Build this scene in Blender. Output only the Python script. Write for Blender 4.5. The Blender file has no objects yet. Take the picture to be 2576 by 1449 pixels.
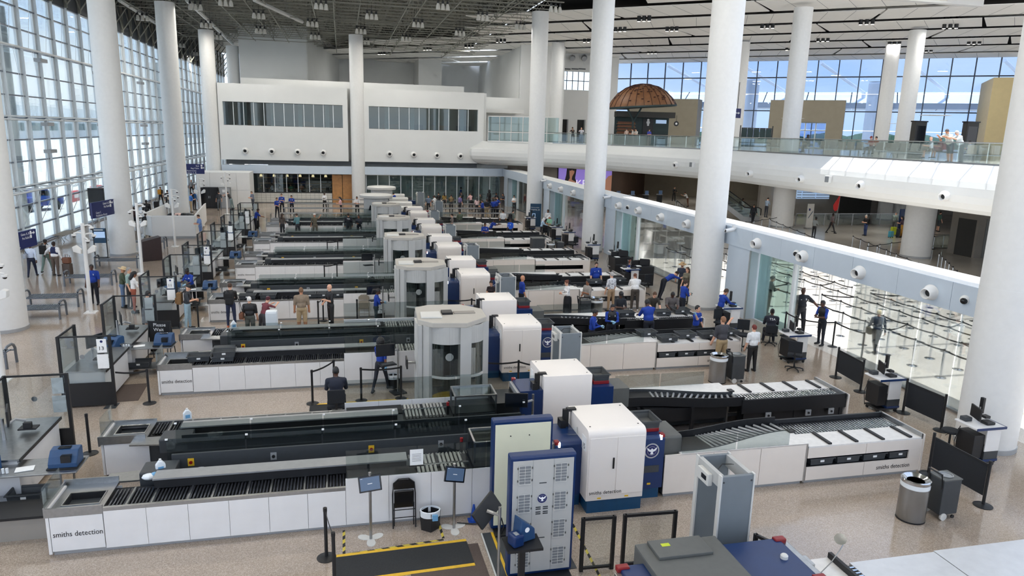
import bpy, bmesh, math, random
import numpy as np
from mathutils import Vector, Matrix
random.seed(7)
SC = bpy.context.scene
COL = SC.collection
R_ = math.radians
PI = math.pi

# ------------------------------------------------------------ camera
FPX = 1799.35
PT, RL, YW, CAMH = R_(12.2472), R_(1.5247), R_(13.4120), 7.65
_cp, _sp, _cy, _sy = math.cos(PT), math.sin(PT), math.cos(YW), math.sin(YW)
FWD = np.array([_sy*_cp, _cy*_cp, -_sp])
_r0 = np.array([_cy, -_sy, 0.0]); _u0 = np.cross(_r0, FWD)
RGT = math.cos(RL)*_r0 + math.sin(RL)*_u0
UPV = -math.sin(RL)*_r0 + math.cos(RL)*_u0
CAM = np.array([0.0, 0.0, CAMH])
cam_data = bpy.data.cameras.new('camera'); cam_data.sensor_width = 36.0
cam_data.lens = FPX/2576*36.0; cam_data.clip_end = 2000
cam = bpy.data.objects.new('camera', cam_data); COL.objects.link(cam)
cam.matrix_world = Matrix(((RGT[0], UPV[0], -FWD[0], 0), (RGT[1], UPV[1], -FWD[1], 0), (RGT[2], UPV[2], -FWD[2], CAMH), (0, 0, 0, 1)))
SC.camera = cam

# ------------------------------------------------------------ sky, sun, exposure
W = bpy.data.worlds.new('sky'); SC.world = W; W.use_nodes = True
wn = W.node_tree.nodes; wl = W.node_tree.links
for n in list(wn): wn.remove(n)
w_out = wn.new('ShaderNodeOutputWorld'); w_bg = wn.new('ShaderNodeBackground')
w_tc = wn.new('ShaderNodeTexCoord'); w_sep = wn.new('ShaderNodeSeparateXYZ')
w_no = wn.new('ShaderNodeTexNoise'); w_no.inputs['Scale'].default_value = 3.2; w_no.inputs['Detail'].default_value = 6
w_map = wn.new('ShaderNodeMapping'); w_map.inputs['Scale'].default_value = (1, 1, 3.5)
w_cr = wn.new('ShaderNodeValToRGB')
w_cr.color_ramp.elements[0].position = 0.40; w_cr.color_ramp.elements[0].color = (0, 0, 0, 1)
w_cr.color_ramp.elements[1].position = 0.66; w_cr.color_ramp.elements[1].color = (1, 1, 1, 1)
w_gr = wn.new('ShaderNodeValToRGB')
w_gr.color_ramp.elements[0].position = 0.0; w_gr.color_ramp.elements[0].color = (0.74, 0.85, 1.0, 1)
w_gr.color_ramp.elements[1].position = 0.55; w_gr.color_ramp.elements[1].color = (0.40, 0.58, 0.92, 1)
w_mx = wn.new('ShaderNodeMix'); w_mx.data_type = 'RGBA'; w_mx.inputs['B'].default_value = (1.0, 1.0, 1.0, 1)
wl.new(w_tc.outputs['Generated'], w_sep.inputs[0]); wl.new(w_sep.outputs['Z'], w_gr.inputs[0])
wl.new(w_tc.outputs['Generated'], w_map.inputs[0]); wl.new(w_map.outputs[0], w_no.inputs['Vector'])
wl.new(w_no.outputs['Fac'], w_cr.inputs[0]); wl.new(w_cr.outputs[0], w_mx.inputs['Factor'])
wl.new(w_gr.outputs[0], w_mx.inputs['A']); wl.new(w_mx.outputs['Result'], w_bg.inputs['Color'])
wl.new(w_bg.outputs[0], w_out.inputs[0])
w_bg.inputs['Strength'].default_value = 1.9

sun_d = bpy.data.lights.new('sun', 'SUN'); sun_d.energy = 8.5; sun_d.angle = R_(0.6); sun_d.color = (1.0, 0.98, 0.95)
sun = bpy.data.objects.new('sun', sun_d); COL.objects.link(sun)
SUN_TO = Vector((-0.03, -0.12, -1.0)).normalized()
sun.rotation_euler = SUN_TO.to_track_quat('-Z', 'Y').to_euler(); sun.location = (25, 30, 60)
LAMP_W = 230.0          # one pendant cluster

vs = SC.view_settings
vs.view_transform = 'Standard'; vs.look = 'None'; vs.gamma = 1.0; vs.use_curve_mapping = False
vs.exposure = -0.14
SC.cycles.use_denoising = True
SC.cycles.max_bounces = 7; SC.cycles.diffuse_bounces = 4; SC.cycles.glossy_bounces = 3; SC.cycles.transparent_max_bounces = 28
SC.cycles.use_adaptive_sampling = True; SC.cycles.adaptive_threshold = 0.11; SC.cycles.adaptive_min_samples = 12
SC.cycles.sample_clamp_indirect = 4.0; SC.cycles.caustics_reflective = False; SC.cycles.caustics_refractive = False

# ------------------------------------------------------------ placing: pixel of the photograph -> point on a plane of the place
def ray(x, y): return FWD + (x-1288)/FPX*RGT - (y-724.5)/FPX*UPV
def G(x, y, z=0.0):
    d = ray(x, y); return Vector(CAM + d*((z-CAMH)/d[2]))
def AY(x, y, Y):
    d = ray(x, y); return Vector(CAM + d*(Y/d[1]))
def AX(x, y, X):
    d = ray(x, y); return Vector(CAM + d*(X/d[0]))
def AD(x, y, dep): return Vector(CAM + ray(x, y)*dep)

# ------------------------------------------------------------ mesh builder
class MB:
    def __init__(s): s.v = []; s.f = []; s.m = []
    def add(s, vs, fs, mi=0):
        o = len(s.v); s.v += [tuple(p) for p in vs]
        s.f += [tuple(i+o for i in f) for f in fs]; s.m += [mi]*len(fs); return s
    def box(s, x0, x1, y0, y1, z0, z1, mi=0):
        if x0 > x1: x0, x1 = x1, x0
        if y0 > y1: y0, y1 = y1, y0
        if z0 > z1: z0, z1 = z1, z0
        return s.add([(x0,y0,z0),(x1,y0,z0),(x1,y1,z0),(x0,y1,z0),(x0,y0,z1),(x1,y0,z1),(x1,y1,z1),(x0,y1,z1)],
            [(0,3,2,1),(4,5,6,7),(0,1,5,4),(1,2,6,5),(2,3,7,6),(3,0,4,7)], mi)
    def prism(s, poly, h0, h1, axis='z', mi=0):
        a = sum(poly[i][0]*poly[(i+1) % len(poly)][1]-poly[(i+1) % len(poly)][0]*poly[i][1] for i in range(len(poly)))
        p = list(poly) if a > 0 else list(poly)[::-1]
        n = len(p)
        if axis == 'z': f = lambda q, h: (q[0], q[1], h)
        elif axis == 'x': f = lambda q, h: (h, q[0], q[1])
        else: f = lambda q, h: (q[0], h, q[1]); 
        vs = [f(q, h0) for q in p] + [f(q, h1) for q in p]
        fs = [tuple(range(n-1, -1, -1)), tuple(range(n, 2*n))] + [(i, (i+1) % n, n+(i+1) % n, n+i) for i in range(n)]
        if axis == 'y': fs = [t[::-1] for t in fs]
        return s.add(vs, fs, mi)
    def cyl(s, p0, p1, r0, r1=None, n=12, mi=0, caps=True):
        r1 = r0 if r1 is None else r1
        p0 = Vector(p0); p1 = Vector(p1); d = (p1-p0).normalized()
        a = d.orthogonal().normalized(); b = d.cross(a)
        vs = []
        for p, r in ((p0, r0), (p1, r1)):
            for i in range(n):
                t = 2*PI*i/n; vs.append(p + a*(r*math.cos(t)) + b*(r*math.sin(t)))
        fs = [(i, (i+1) % n, n+(i+1) % n, n+i) for i in range(n)]
        if caps: fs += [tuple(range(n-1, -1, -1)), tuple(range(n, 2*n))]
        return s.add(vs, fs, mi)
    def lathe(s, prof, n=20, c=(0, 0, 0), mi=0, sx=1.0, sy=1.0):
        vs = []; k = len(prof)
        for r, z in prof:
            for i in range(n):
                t = 2*PI*i/n; vs.append((c[0]+sx*r*math.cos(t), c[1]+sy*r*math.sin(t), c[2]+z))
        fs = []
        for j in range(k-1):
            for i in range(n):
                fs.append((j*n+i, j*n+(i+1) % n, (j+1)*n+(i+1) % n, (j+1)*n+i))
        if prof[0][0] > 1e-6: fs.append(tuple(range(n-1, -1, -1)))
        if prof[-1][0] > 1e-6: fs.append(tuple((k-1)*n+i for i in range(n)))
        return s.add(vs, fs, mi)
    def tube(s, pts, r, n=6, mi=0, closed=False, flat=None):
        pts = [Vector(p) for p in pts]; m = len(pts); vs = []
        for j, p in enumerate(pts):
            if closed: d = pts[(j+1) % m]-pts[j-1]
            else: d = pts[min(j+1, m-1)]-pts[max(j-1, 0)]
            d.normalize()
            u = Vector((0, 0, 1)) if abs(d.z) < 0.95 else Vector((0, 1, 0))
            a = d.cross(u).normalized(); b = a.cross(d).normalized()
            ra, rb = (r, r) if flat is None else flat
            for i in range(n):
                t = 2*PI*(i+.5)/n; vs.append(p + a*(ra*math.cos(t)) + b*(rb*math.sin(t)))
        fs = []
        for j in range(m if closed else m-1):
            k = (j+1) % m
            for i in range(n): fs.append((j*n+i, k*n+i, k*n+(i+1) % n, j*n+(i+1) % n))
        if not closed: fs += [tuple(range(n)), tuple((m-1)*n+i for i in range(n-1, -1, -1))]
        return s.add(vs, fs, mi)
    def ball(s, c, r, n=10, k=6, mi=0, sc=(1, 1, 1)):
        prof = [(max(1e-7, math.sin(PI*j/k)), -math.cos(PI*j/k)) for j in range(k+1)]
        vs = []
        for rr, z in prof:
            for i in range(n):
                t = 2*PI*i/n; vs.append((c[0]+r*sc[0]*rr*math.cos(t), c[1]+r*sc[1]*rr*math.sin(t), c[2]+r*sc[2]*z))
        fs = []
        for j in range(k):
            for i in range(n): fs.append((j*n+i, j*n+(i+1) % n, (j+1)*n+(i+1) % n, (j+1)*n+i))
        return s.add(vs, fs, mi)
    def quad(s, a, b, c, d, mi=0): return s.add([a, b, c, d], [(0, 1, 2, 3)], mi)
    def slab(s, a, b, t, z0, z1, mi=0):
        """upright wall slab from a to b (xy), thickness t"""
        a = Vector(a[:2]); b = Vector(b[:2]); d = (b-a).normalized(); n = Vector((-d.y, d.x))*(t/2)
        return s.prism([tuple(a-n), tuple(b-n), tuple(b+n), tuple(a+n)], z0, z1, 'z', mi)
    def xf(s, M):
        s.v = [tuple(M @ Vector(p)) for p in s.v]; return s
    def mesh(s, name, mats, smooth=False, bevel=0):
        me = bpy.data.meshes.new(name); me.from_pydata(s.v, [], s.f)
        mats = mats if isinstance(mats, (list, tuple)) else [mats]
        for m in mats: me.materials.append(M[m] if isinstance(m, str) else m)
        if len(mats) > 1: me.polygons.foreach_set('material_index', s.m)
        if bevel:
            bm = bmesh.new(); bm.from_mesh(me); bmesh.ops.remove_doubles(bm, verts=bm.verts, dist=1e-5)
            ed = [e for e in bm.edges if len(e.link_faces) == 2 and e.calc_face_angle(0) > 0.6]
            bmesh.ops.bevel(bm, geom=ed, offset=bevel, segments=2, affect='EDGES', profile=0.6)
            bm.to_mesh(me); bm.free()
        if smooth:
            me.polygons.foreach_set('use_smooth', [True]*len(me.polygons)); me.set_sharp_from_angle(angle=R_(38))
        me.update(); return me
    def build(s, name, mats, parent=None, loc=None, smooth=False, kind=None, bevel=0, rz=0):
        return link(name, s.mesh(name, mats, smooth, bevel), parent, loc, kind, rz)

def link(name, me, parent=None, loc=None, kind=None, rz=0):
    o = bpy.data.objects.new(name, me); COL.objects.link(o)
    if parent is not None: o.parent = parent
    if loc is not None: o.location = loc
    if rz: o.rotation_euler.z = rz
    if kind: o['kind'] = kind
    return o
def tag(o, label, cat, group=None, kind=None):
    if label: o['label'] = label
    if cat: o['category'] = cat
    if group: o['group'] = group
    if kind: o['kind'] = kind
    return o
def thing(name, label, cat, loc=(0, 0, 0), rz=0.0, group=None, scale=None):
    o = bpy.data.objects.new(name, None); COL.objects.link(o); o.empty_display_size = 0.1
    o.location = loc; o.rotation_euler = (0, 0, rz)
    if scale: o.scale = scale
    return tag(o, label, cat, group)
def copy_tree(o, parent=None):
    c = o.copy(); COL.objects.link(c)
    if parent is not None: c.parent = parent
    for ch in list(o.children): copy_tree(ch, c)
    return c
def dup(o, loc, rz=0.0, label=None, group=None, scale=None):
    c = copy_tree(o); c.location = loc; c.rotation_euler = (0, 0, rz)
    if scale: c.scale = scale
    if label: c['label'] = label
    if group: c['group'] = group
    return c
def struct(name, mb, mats, parent=None, label=None, smooth=False, bevel=0, loc=None):
    o = mb.build(name, mats, parent, loc, smooth, 'structure' if parent is None else None, bevel)
    if label: o['label'] = label
    return o
_TXT = {}
def text(body, size, mat, parent, loc, rot, name='lettering', ext=0.0, align='LEFT', sx=1.0):
    key = (body, size, mat, align)
    if key not in _TXT:
        cu = bpy.data.curves.new(name, 'FONT'); cu.body = body; cu.size = size; cu.align_x = align; cu.resolution_u = 2; cu.extrude = .0008
        to = bpy.data.objects.new('tmp_text', cu); me = bpy.data.meshes.new_from_object(to)
        me.materials.clear(); me.materials.append(M[mat]); bpy.data.objects.remove(to); bpy.data.curves.remove(cu); _TXT[key] = me
    o = link(name, _TXT[key], parent, loc); o.rotation_euler = rot; o.scale = (sx, 1, 1); return o
ORD = ['first', 'second', 'third', 'fourth', 'fifth', 'sixth', 'seventh', 'eighth', 'ninth', 'tenth', 'eleventh', 'twelfth', 'thirteenth', 'fourteenth']

# ------------------------------------------------------------ materials
M = {}
def lin(c):
    f = lambda u: (u/255/12.92) if u/255 <= 0.04045 else ((u/255+0.055)/1.055)**2.4
    return (f(c[0]), f(c[1]), f(c[2]), 1.0)
def mat(name, rgb, rough=0.5, metal=0.0, noise=0.0, nscale=20.0, bump=0.0, emit=0.0, spec=0.5, coat=0.0):
    m = bpy.data.materials.new(name); m.use_nodes = True
    nt = m.node_tree; b = nt.nodes['Principled BSDF']
    c = lin(rgb)
    b.inputs['Base Color'].default_value = c; b.inputs['Roughness'].default_value = rough; b.inputs['Metallic'].default_value = metal
    b.inputs['Specular IOR Level'].default_value = spec; b.inputs['Coat Weight'].default_value = coat
    if noise > 0 or bump > 0:
        tc = nt.nodes.new('ShaderNodeTexCoord'); no = nt.nodes.new('ShaderNodeTexNoise')
        no.inputs['Scale'].default_value = nscale; no.inputs['Detail'].default_value = 4
        nt.links.new(tc.outputs['Object'], no.inputs['Vector'])
        if noise > 0:
            cr = nt.nodes.new('ShaderNodeValToRGB')
            cr.color_ramp.elements[0].position = 0.3; cr.color_ramp.elements[1].position = 0.7
            cr.color_ramp.elements[0].color = tuple(max(0, u*(1-noise)) for u in c[:3])+(1,)
            cr.color_ramp.elements[1].color = tuple(min(1, u*(1+noise)) for u in c[:3])+(1,)
            nt.links.new(no.outputs['Fac'], cr.inputs[0]); nt.links.new(cr.outputs[0], b.inputs['Base Color'])
        if bump > 0:
            bp = nt.nodes.new('ShaderNodeBump'); bp.inputs['Strength'].default_value = bump; bp.inputs['Distance'].default_value = 0.01
            nt.links.new(no.outputs['Fac'], bp.inputs['Height']); nt.links.new(bp.outputs[0], b.inputs['Normal'])
    if emit > 0:
        b.inputs['Emission Color'].default_value = c; b.inputs['Emission Strength'].default_value = emit
    M[name] = m; return m
def glass(name, tint, refl=0.06, rough=0.02):
    m = bpy.data.materials.new(name); m.use_nodes = True; nt = m.node_tree
    for n in list(nt.nodes): nt.nodes.remove(n)
    out = nt.nodes.new('ShaderNodeOutputMaterial'); tr = nt.nodes.new('ShaderNodeBsdfTransparent'); gl = nt.nodes.new('ShaderNodeBsdfGlossy')
    fr = nt.nodes.new('ShaderNodeFresnel'); fr.inputs['IOR'].default_value = 1.45; mx = nt.nodes.new('ShaderNodeMixShader')
    tr.inputs['Color'].default_value = tuple(math.sqrt(t) for t in tint)+(1,)
    gl.inputs['Roughness'].default_value = rough; gl.inputs['Color'].default_value = (0.9, 0.95, 0.95, 1)
    mu = nt.nodes.new('ShaderNodeMath'); mu.operation = 'MULTIPLY_ADD'; mu.inputs[1].default_value = 0.55; mu.inputs[2].default_value = max(0, refl-0.03)
    nt.links.new(fr.outputs[0], mu.inputs[0]); nt.links.new(mu.outputs[0], mx.inputs[0]); nt.links.new(tr.outputs[0], mx.inputs[1]); nt.links.new(gl.outputs[0], mx.inputs[2])
    nt.links.new(mx.outputs[0], out.inputs[0]); M[name] = m; return m

mat('white_paint', (228, 228, 226), 0.55, noise=0.02, nscale=1.5)
mat('wall_white', (222, 224, 223), 0.6, noise=0.02, nscale=0.6, bump=0.02)
mat('column_white', (222, 223, 222), 0.5, noise=0.02, nscale=6, bump=0.05)
mat('panel_white', (226, 226, 226), 0.35, noise=0.025, nscale=3)
mat('ct_white', (238, 232, 226), 0.32, noise=0.01, nscale=2)
mat('warm_panel', (226, 218, 209), 0.38, noise=0.02, nscale=3)
mat('stone_top', (226, 224, 221), 0.3, noise=0.06, nscale=9)
mat('tsa_blue', (12, 44, 92), 0.35, noise=0.06, nscale=5)
mat('plinth_blue', (4, 66, 104), 0.4, noise=0.08, nscale=6)
mat('dark_grey', (58, 62, 66), 0.5, noise=0.06, nscale=8)
mat('hood_grey', (88, 90, 88), 0.5, noise=0.05, nscale=8)
mat('black', (22, 23, 26), 0.45, noise=0.1, nscale=10)
mat('black_gloss', (14, 15, 18), 0.2)
mat('rubber', (26, 27, 29), 0.75, noise=0.15, nscale=30)
mat('black_fabric', (26, 30, 36), 0.85, noise=0.15, nscale=60, bump=0.1)
mat('steel', (172, 174, 175), 0.32, 1.0, noise=0.08, nscale=14)
mat('brushed', (158, 160, 161), 0.30, 1.0, noise=0.03, nscale=6)
mat('bright_steel', (206, 207, 208), 0.34, 0.55, noise=0.05, nscale=5)
mat('chrome', (200, 203, 206), 0.16, 1.0)
mat('grey_metal', (168, 171, 174), 0.45, 0.35, noise=0.04, nscale=6)
mat('rail_grey', (158, 160, 162), 0.4, 0.5, noise=0.06, nscale=7)
mat('detector_grey', (116, 124, 130), 0.5, noise=0.03, nscale=4)
mat('scanner_grey', (178, 179, 177), 0.45, noise=0.03, nscale=4)
mat('scanner_light', (206, 206, 202), 0.4, noise=0.02, nscale=4)
mat('roller_dark', (112, 116, 126), 0.24, 0.9, noise=0.1, nscale=12)
mat('roller_light', (188, 186, 180), 0.35, 0.5, noise=0.05, nscale=12)
mat('bin_grey', (62, 66, 70), 0.55, noise=0.08, nscale=9)
mat('bin_inside', (84, 86, 86), 0.6, noise=0.06, nscale=9)
mat('red_plastic', (130, 20, 26), 0.35)
mat('red_light', (255, 60, 50), 0.3, emit=2.5)
mat('white_light', (255, 250, 240), 0.3, emit=6)
mat('screen_dark', (26, 30, 36), 0.15)
mat('screen_blue', (70, 88, 112), 0.2, emit=0.5)
mat('screen_lit', (150, 175, 205), 0.2, emit=0.8)
mat('yellow', (222, 178, 42), 0.5, noise=0.08, nscale=12)
mat('cream', (226, 226, 200), 0.5, noise=0.02, nscale=3)
mat('etd_blue', (38, 72, 112), 0.42, noise=0.06, nscale=8)
mat('sign_navy', (20, 32, 92), 0.4)
mat('sign_teal', (24, 66, 96), 0.4)
mat('ink', (28, 28, 30), 0.6)
mat('ink_grey', (120, 124, 128), 0.6)
mat('white_ink', (238, 240, 242), 0.5)
mat('paper', (236, 238, 238), 0.7, noise=0.03, nscale=40)
mat('plastic_clear_white', (226, 232, 236), 0.4)
mat('glove_blue', (110, 165, 205), 0.5)
mat('beam_blue', (196, 208, 220), 0.38, 0.1, noise=0.02, nscale=2)
mat('scanner_roof', (178, 174, 166), 0.5, noise=0.03, nscale=4)
mat('ceiling_white', (240, 238, 233), 0.6, noise=0.02, nscale=2)
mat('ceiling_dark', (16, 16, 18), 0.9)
mat('fascia_dark', (72, 78, 84), 0.6, noise=0.06, nscale=2)
mat('joist', (142, 142, 132), 0.55, 0.2, noise=0.05, nscale=3)
mat('mullion', (226, 232, 235), 0.4, 0.2, noise=0.03, nscale=2)
mat('mullion_dark', (74, 84, 98), 0.4, 0.4); mat('transom_grey', (120, 130, 142), 0.4, 0.3)
mat('beige_wall', (158, 150, 132), 0.6, noise=0.04, nscale=1.5)
mat('tan_wall', (206, 188, 142), 0.6, noise=0.03, nscale=2)
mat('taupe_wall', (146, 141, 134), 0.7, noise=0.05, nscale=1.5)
mat('brown_wall', (92, 74, 62), 0.7, noise=0.08, nscale=2)
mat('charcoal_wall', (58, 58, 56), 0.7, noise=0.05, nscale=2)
mat('wood', (186, 136, 84), 0.45, noise=0.18, nscale=3)
mat('dark_wood', (48, 34, 34), 0.5, noise=0.15, nscale=6)
mat('bench_grey', (112, 118, 126), 0.4, 0.5, noise=0.05, nscale=10)
mat('concrete', (214, 214, 210), 0.8, noise=0.06, nscale=0.2)
mat('apron_line', (190, 150, 60), 0.8)
mat('far_building', (214, 220, 226), 0.8, noise=0.06, nscale=0.15)
mat('canopy_white', (238, 238, 236), 0.6, noise=0.02, nscale=0.3)
mat('tree_green', (70, 92, 60), 0.9, noise=0.3, nscale=2)
mat('vehicle_blue', (40, 70, 160), 0.4); mat('red', (190, 40, 40), 0.6); mat('orange', (205, 130, 45), 0.6)
mat('tyre', (30, 30, 32), 0.9)
mat('white_tile', (214, 214, 208), 0.35, noise=0.05, nscale=9)
mat('dome_brown', (120, 82, 52), 0.5, noise=0.15, nscale=3)
mat('dome_spot', (58, 28, 26), 0.55)
mat('kiosk_green', (26, 50, 52), 0.5, noise=0.1, nscale=3)
mat('lamp_white', (224, 222, 214), 0.4)
mat('bulb', (255, 246, 230), 0.4, emit=9); mat('bar_glow', (255, 220, 170), 0.4, emit=1.5)
mat('ad_purple', (150, 128, 216), 0.3, emit=0.55); mat('ad_pink', (232, 206, 226), 0.3, emit=0.5); mat('ad_skin', (196, 140, 112), 0.4, emit=0.3); mat('ad_hair', (40, 26, 28), 0.4); mat('ad_white', (245, 242, 250), 0.3, emit=0.7)
mat('mat_black', (40, 42, 44), 0.85, noise=0.15, nscale=40, bump=0.2)
mat('mat_brown', (86, 74, 68), 0.9, noise=0.12, nscale=40)
mat('cone_blue', (24, 74, 168), 0.5); mat('neon', (190, 205, 40), 0.5); mat('teal_case', (60, 150, 170), 0.4)
mat('tan_bag', (166, 112, 72), 0.6, noise=0.1, nscale=8); mat('brown_bag', (112, 70, 48), 0.6, noise=0.1, nscale=8); mat('mustard', (196, 140, 40), 0.7)
mat('chair_tan', (150, 142, 128), 0.5)
mat('pink_case', (226, 190, 178), 0.4)
mat('door_grey', (128, 130, 130), 0.5, 0.3)

glass('glass_wall', (0.80, 0.88, 0.93), 0.05)
glass('glass_upper', (0.34, 0.46, 0.68), 0.05)
glass('glass_lane', (0.62, 0.68, 0.68), 0.05)
glass('glass_clear', (0.86, 0.90, 0.90), 0.06)
glass('glass_shop', (0.55, 0.68, 0.68), 0.09)
glass('glass_green', (0.52, 0.72, 0.68), 0.07)
glass('glass_rail', (0.80, 0.88, 0.86), 0.07)
glass('glass_office', (0.20, 0.30, 0.32), 0.10)
glass('glass_scan', (0.60, 0.64, 0.64), 0.06)

# terrazzo: beige with fine light and dark chips, faint cleaning marks, polished
m = mat('terrazzo', (186, 170, 152), 0.16, spec=0.85)
nt = m.node_tree; b = nt.nodes['Principled BSDF']; tc = nt.nodes.new('ShaderNodeTexCoord')
v1 = nt.nodes.new('ShaderNodeTexVoronoi'); v1.inputs['Scale'].default_value = 75
n1 = nt.nodes.new('ShaderNodeTexNoise'); n1.inputs['Scale'].default_value = 0.35; n1.inputs['Detail'].default_value = 5
cr1 = nt.nodes.new('ShaderNodeValToRGB'); e = cr1.color_ramp.elements
e[0].position = 0.0; e[0].color = lin((150, 136, 122)); e[1].position = 1.0; e[1].color = lin((194, 179, 164))
e2 = cr1.color_ramp.elements.new(0.5); e2.color = lin((173, 157, 141))
sx = nt.nodes.new('ShaderNodeSeparateColor'); mx = nt.nodes.new('ShaderNodeMix'); mx.data_type = 'RGBA'; mx.blend_type = 'MULTIPLY'; mx.inputs['Factor'].default_value = 1
cr2 = nt.nodes.new('ShaderNodeValToRGB'); cr2.color_ramp.elements[0].position = 0.35; cr2.color_ramp.elements[0].color = (0.86, 0.85, 0.84, 1); cr2.color_ramp.elements[1].position = 0.65; cr2.color_ramp.elements[1].color = (1, 1, 1, 1)
rr = nt.nodes.new('ShaderNodeMapRange'); rr.inputs['To Min'].default_value = 0.07; rr.inputs['To Max'].default_value = 0.17
L = nt.links
L.new(tc.outputs['Object'], v1.inputs['Vector']); L.new(tc.outputs['Object'], n1.inputs['Vector'])
L.new(v1.outputs['Color'], sx.inputs[0]); L.new(sx.outputs[0], cr1.inputs[0]); L.new(cr1.outputs[0], mx.inputs['A'])
L.new(n1.outputs['Fac'], cr2.inputs[0]); L.new(cr2.outputs[0], mx.inputs['B']); L.new(mx.outputs['Result'], b.inputs['Base Color'])
L.new(n1.outputs['Fac'], rr.inputs[0]); L.new(rr.outputs[0], b.inputs['Roughness'])
# paler terrazzo of the queue hall and upper level
m = M['terrazzo'].copy(); m.name = 'terrazzo_pale'; M['terrazzo_pale'] = m
for n_ in m.node_tree.nodes:
    if n_.type == 'VALTORGB' and len(n_.color_ramp.elements) == 3:
        for el, cc in zip(n_.color_ramp.elements, ((196, 190, 180), (212, 206, 197), (226, 221, 213))): el.color = lin(cc)
# corrugated steel roof deck
m = mat('deck', (120, 120, 108), 0.6, 0.2)
nt = m.node_tree; b = nt.nodes['Principled BSDF']; tc = nt.nodes.new('ShaderNodeTexCoord'); wv = nt.nodes.new('ShaderNodeTexWave')
wv.bands_direction = 'Y'; wv.inputs['Scale'].default_value = 1.6; wv.inputs['Distortion'].default_value = 0
bp = nt.nodes.new('ShaderNodeBump'); bp.inputs['Strength'].default_value = 0.9; bp.inputs['Distance'].default_value = 0.1
nt.links.new(tc.outputs['Object'], wv.inputs['Vector']); nt.links.new(wv.outputs['Fac'], bp.inputs['Height']); nt.links.new(bp.outputs[0], b.inputs['Normal'])
# hazard tape stripes
m = mat('hazard', (214, 180, 50), 0.6)
nt = m.node_tree; b = nt.nodes['Principled BSDF']; tc = nt.nodes.new('ShaderNodeTexCoord'); wv = nt.nodes.new('ShaderNodeTexWave')
wv.bands_direction = 'DIAGONAL'; wv.inputs['Scale'].default_value = 2.4; cr = nt.nodes.new('ShaderNodeValToRGB'); cr.color_ramp.interpolation = 'CONSTANT'
cr.color_ramp.elements[0].color = lin((30, 30, 28)); cr.color_ramp.elements[1].position = 0.5; cr.color_ramp.elements[1].color = lin((204, 184, 70))
nt.links.new(tc.outputs['Object'], wv.inputs['Vector']); nt.links.new(wv.outputs['Fac'], cr.inputs[0]); nt.links.new(cr.outputs[0], b.inputs['Base Color'])
# ============================================================ STRUCTURE
struct('floor', MB().box(-18.9, 17.3, -12, 150, -0.3, 0), 'terrazzo', label='polished beige terrazzo floor of the checkpoint')
struct('floor_hall', MB().box(17.3, 110, -12, 150, -0.3, 0), 'terrazzo_pale', label='pale polished terrazzo floor of the queue hall')

# ---- round columns
def column(x, y, r, z0, z1, label):
    o = MB(); o.lathe([(r, z0), (r, z1)], 40, (x, y, 0)); c = struct('column', o, 'column_white', smooth=True, label=label)
    MB().lathe([(r+.02, z0), (r+.02, z0+.12), (r+.005, z0+.125)], 40, (x, y, 0)).build('base_ring', 'grey_metal', c, smooth=True)
    for z in ((z0+4.2, z0+9.5)):
        MB().lathe([(r+.003, z), (r+.003, z+.015)], 40, (x, y, 0)).build('joint_ring', 'wall_white', c, smooth=True)
    return c
CZ = 18.0
for x, y, t, l in ((-12.32, 29.3, CZ, 'white round column at the frame edge by the benches'), (-12.75, 45.9, CZ, 'white round column behind the blue wayfinding sign'),
    (-12.55, 60.6, 16.4, 'white round column rising from the white booth'), (-12.35, 76.3, 16.4, 'white round column at the corner of the office block'),
    (1.57, 76.2, 16.7, 'white round column between the two office windows'), (16.15, 60.2, 17.4, 'white round column with the teal banner at its foot'),
    (16.15, 45.0, CZ, 'white round column in front of the purple advertisement'), (16.1, 29.3, CZ, 'large white column in the middle of the glass partition'),
    (16.2, 14.15, CZ, 'large white column nearest the camera beside the podium'), (-12.0, 91.0, 16.5, 'white round column behind the office block')):
    column(x, y, 0.69, 0, t, l)

# ---- left curtain wall
XW = -18.9
wl_ = bpy.data.objects.new('wall_left', None); COL.objects.link(wl_); wl_['kind'] = 'structure'; wl_['label'] = 'tall glazed curtain wall with white mullions'
ROWS = [0.08, 1.23, 2.56, 3.66, 5.18, 6.47, 7.75, 9.05, 10.33, 11.81, 12.97, 14.24, 15.35]
Y0W, BAY, NB = 37.06, 2.74, 34
Y1W = Y0W+BAY*NB
mu = MB().box(-.07, .07, -.11, .11, 0, 15.4).box(.07, .26, .07, .11, 0, 15.4).mesh('mullion', 'mullion')
for i in range(NB+1): link('mullion', mu, wl_, (XW, Y0W+i*BAY, 0))
for z in ROWS:
    MB().box(XW-.05, XW+.12, Y0W, Y1W, z-.04, z+.04).build('transom', 'transom_grey', wl_)
pm = {}
for j in range(len(ROWS)-1):
    pm[j] = MB().box(-.012, .012, .05, BAY-.05, ROWS[j]+.05, ROWS[j+1]-.05).mesh('pane', 'glass_wall')
far = MB()
for i in range(NB):
    for j in range(len(ROWS)-1):
        if i < 25: link('pane', pm[j], wl_, (XW, Y0W+i*BAY, 0))
        else: far.box(XW-.012, XW+.012, Y0W+i*BAY+.05, Y0W+(i+1)*BAY-.05, ROWS[j]+.05, ROWS[j+1]-.05)
far.build('pane_field', 'glass_wall', wl_, kind='stuff')
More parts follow.
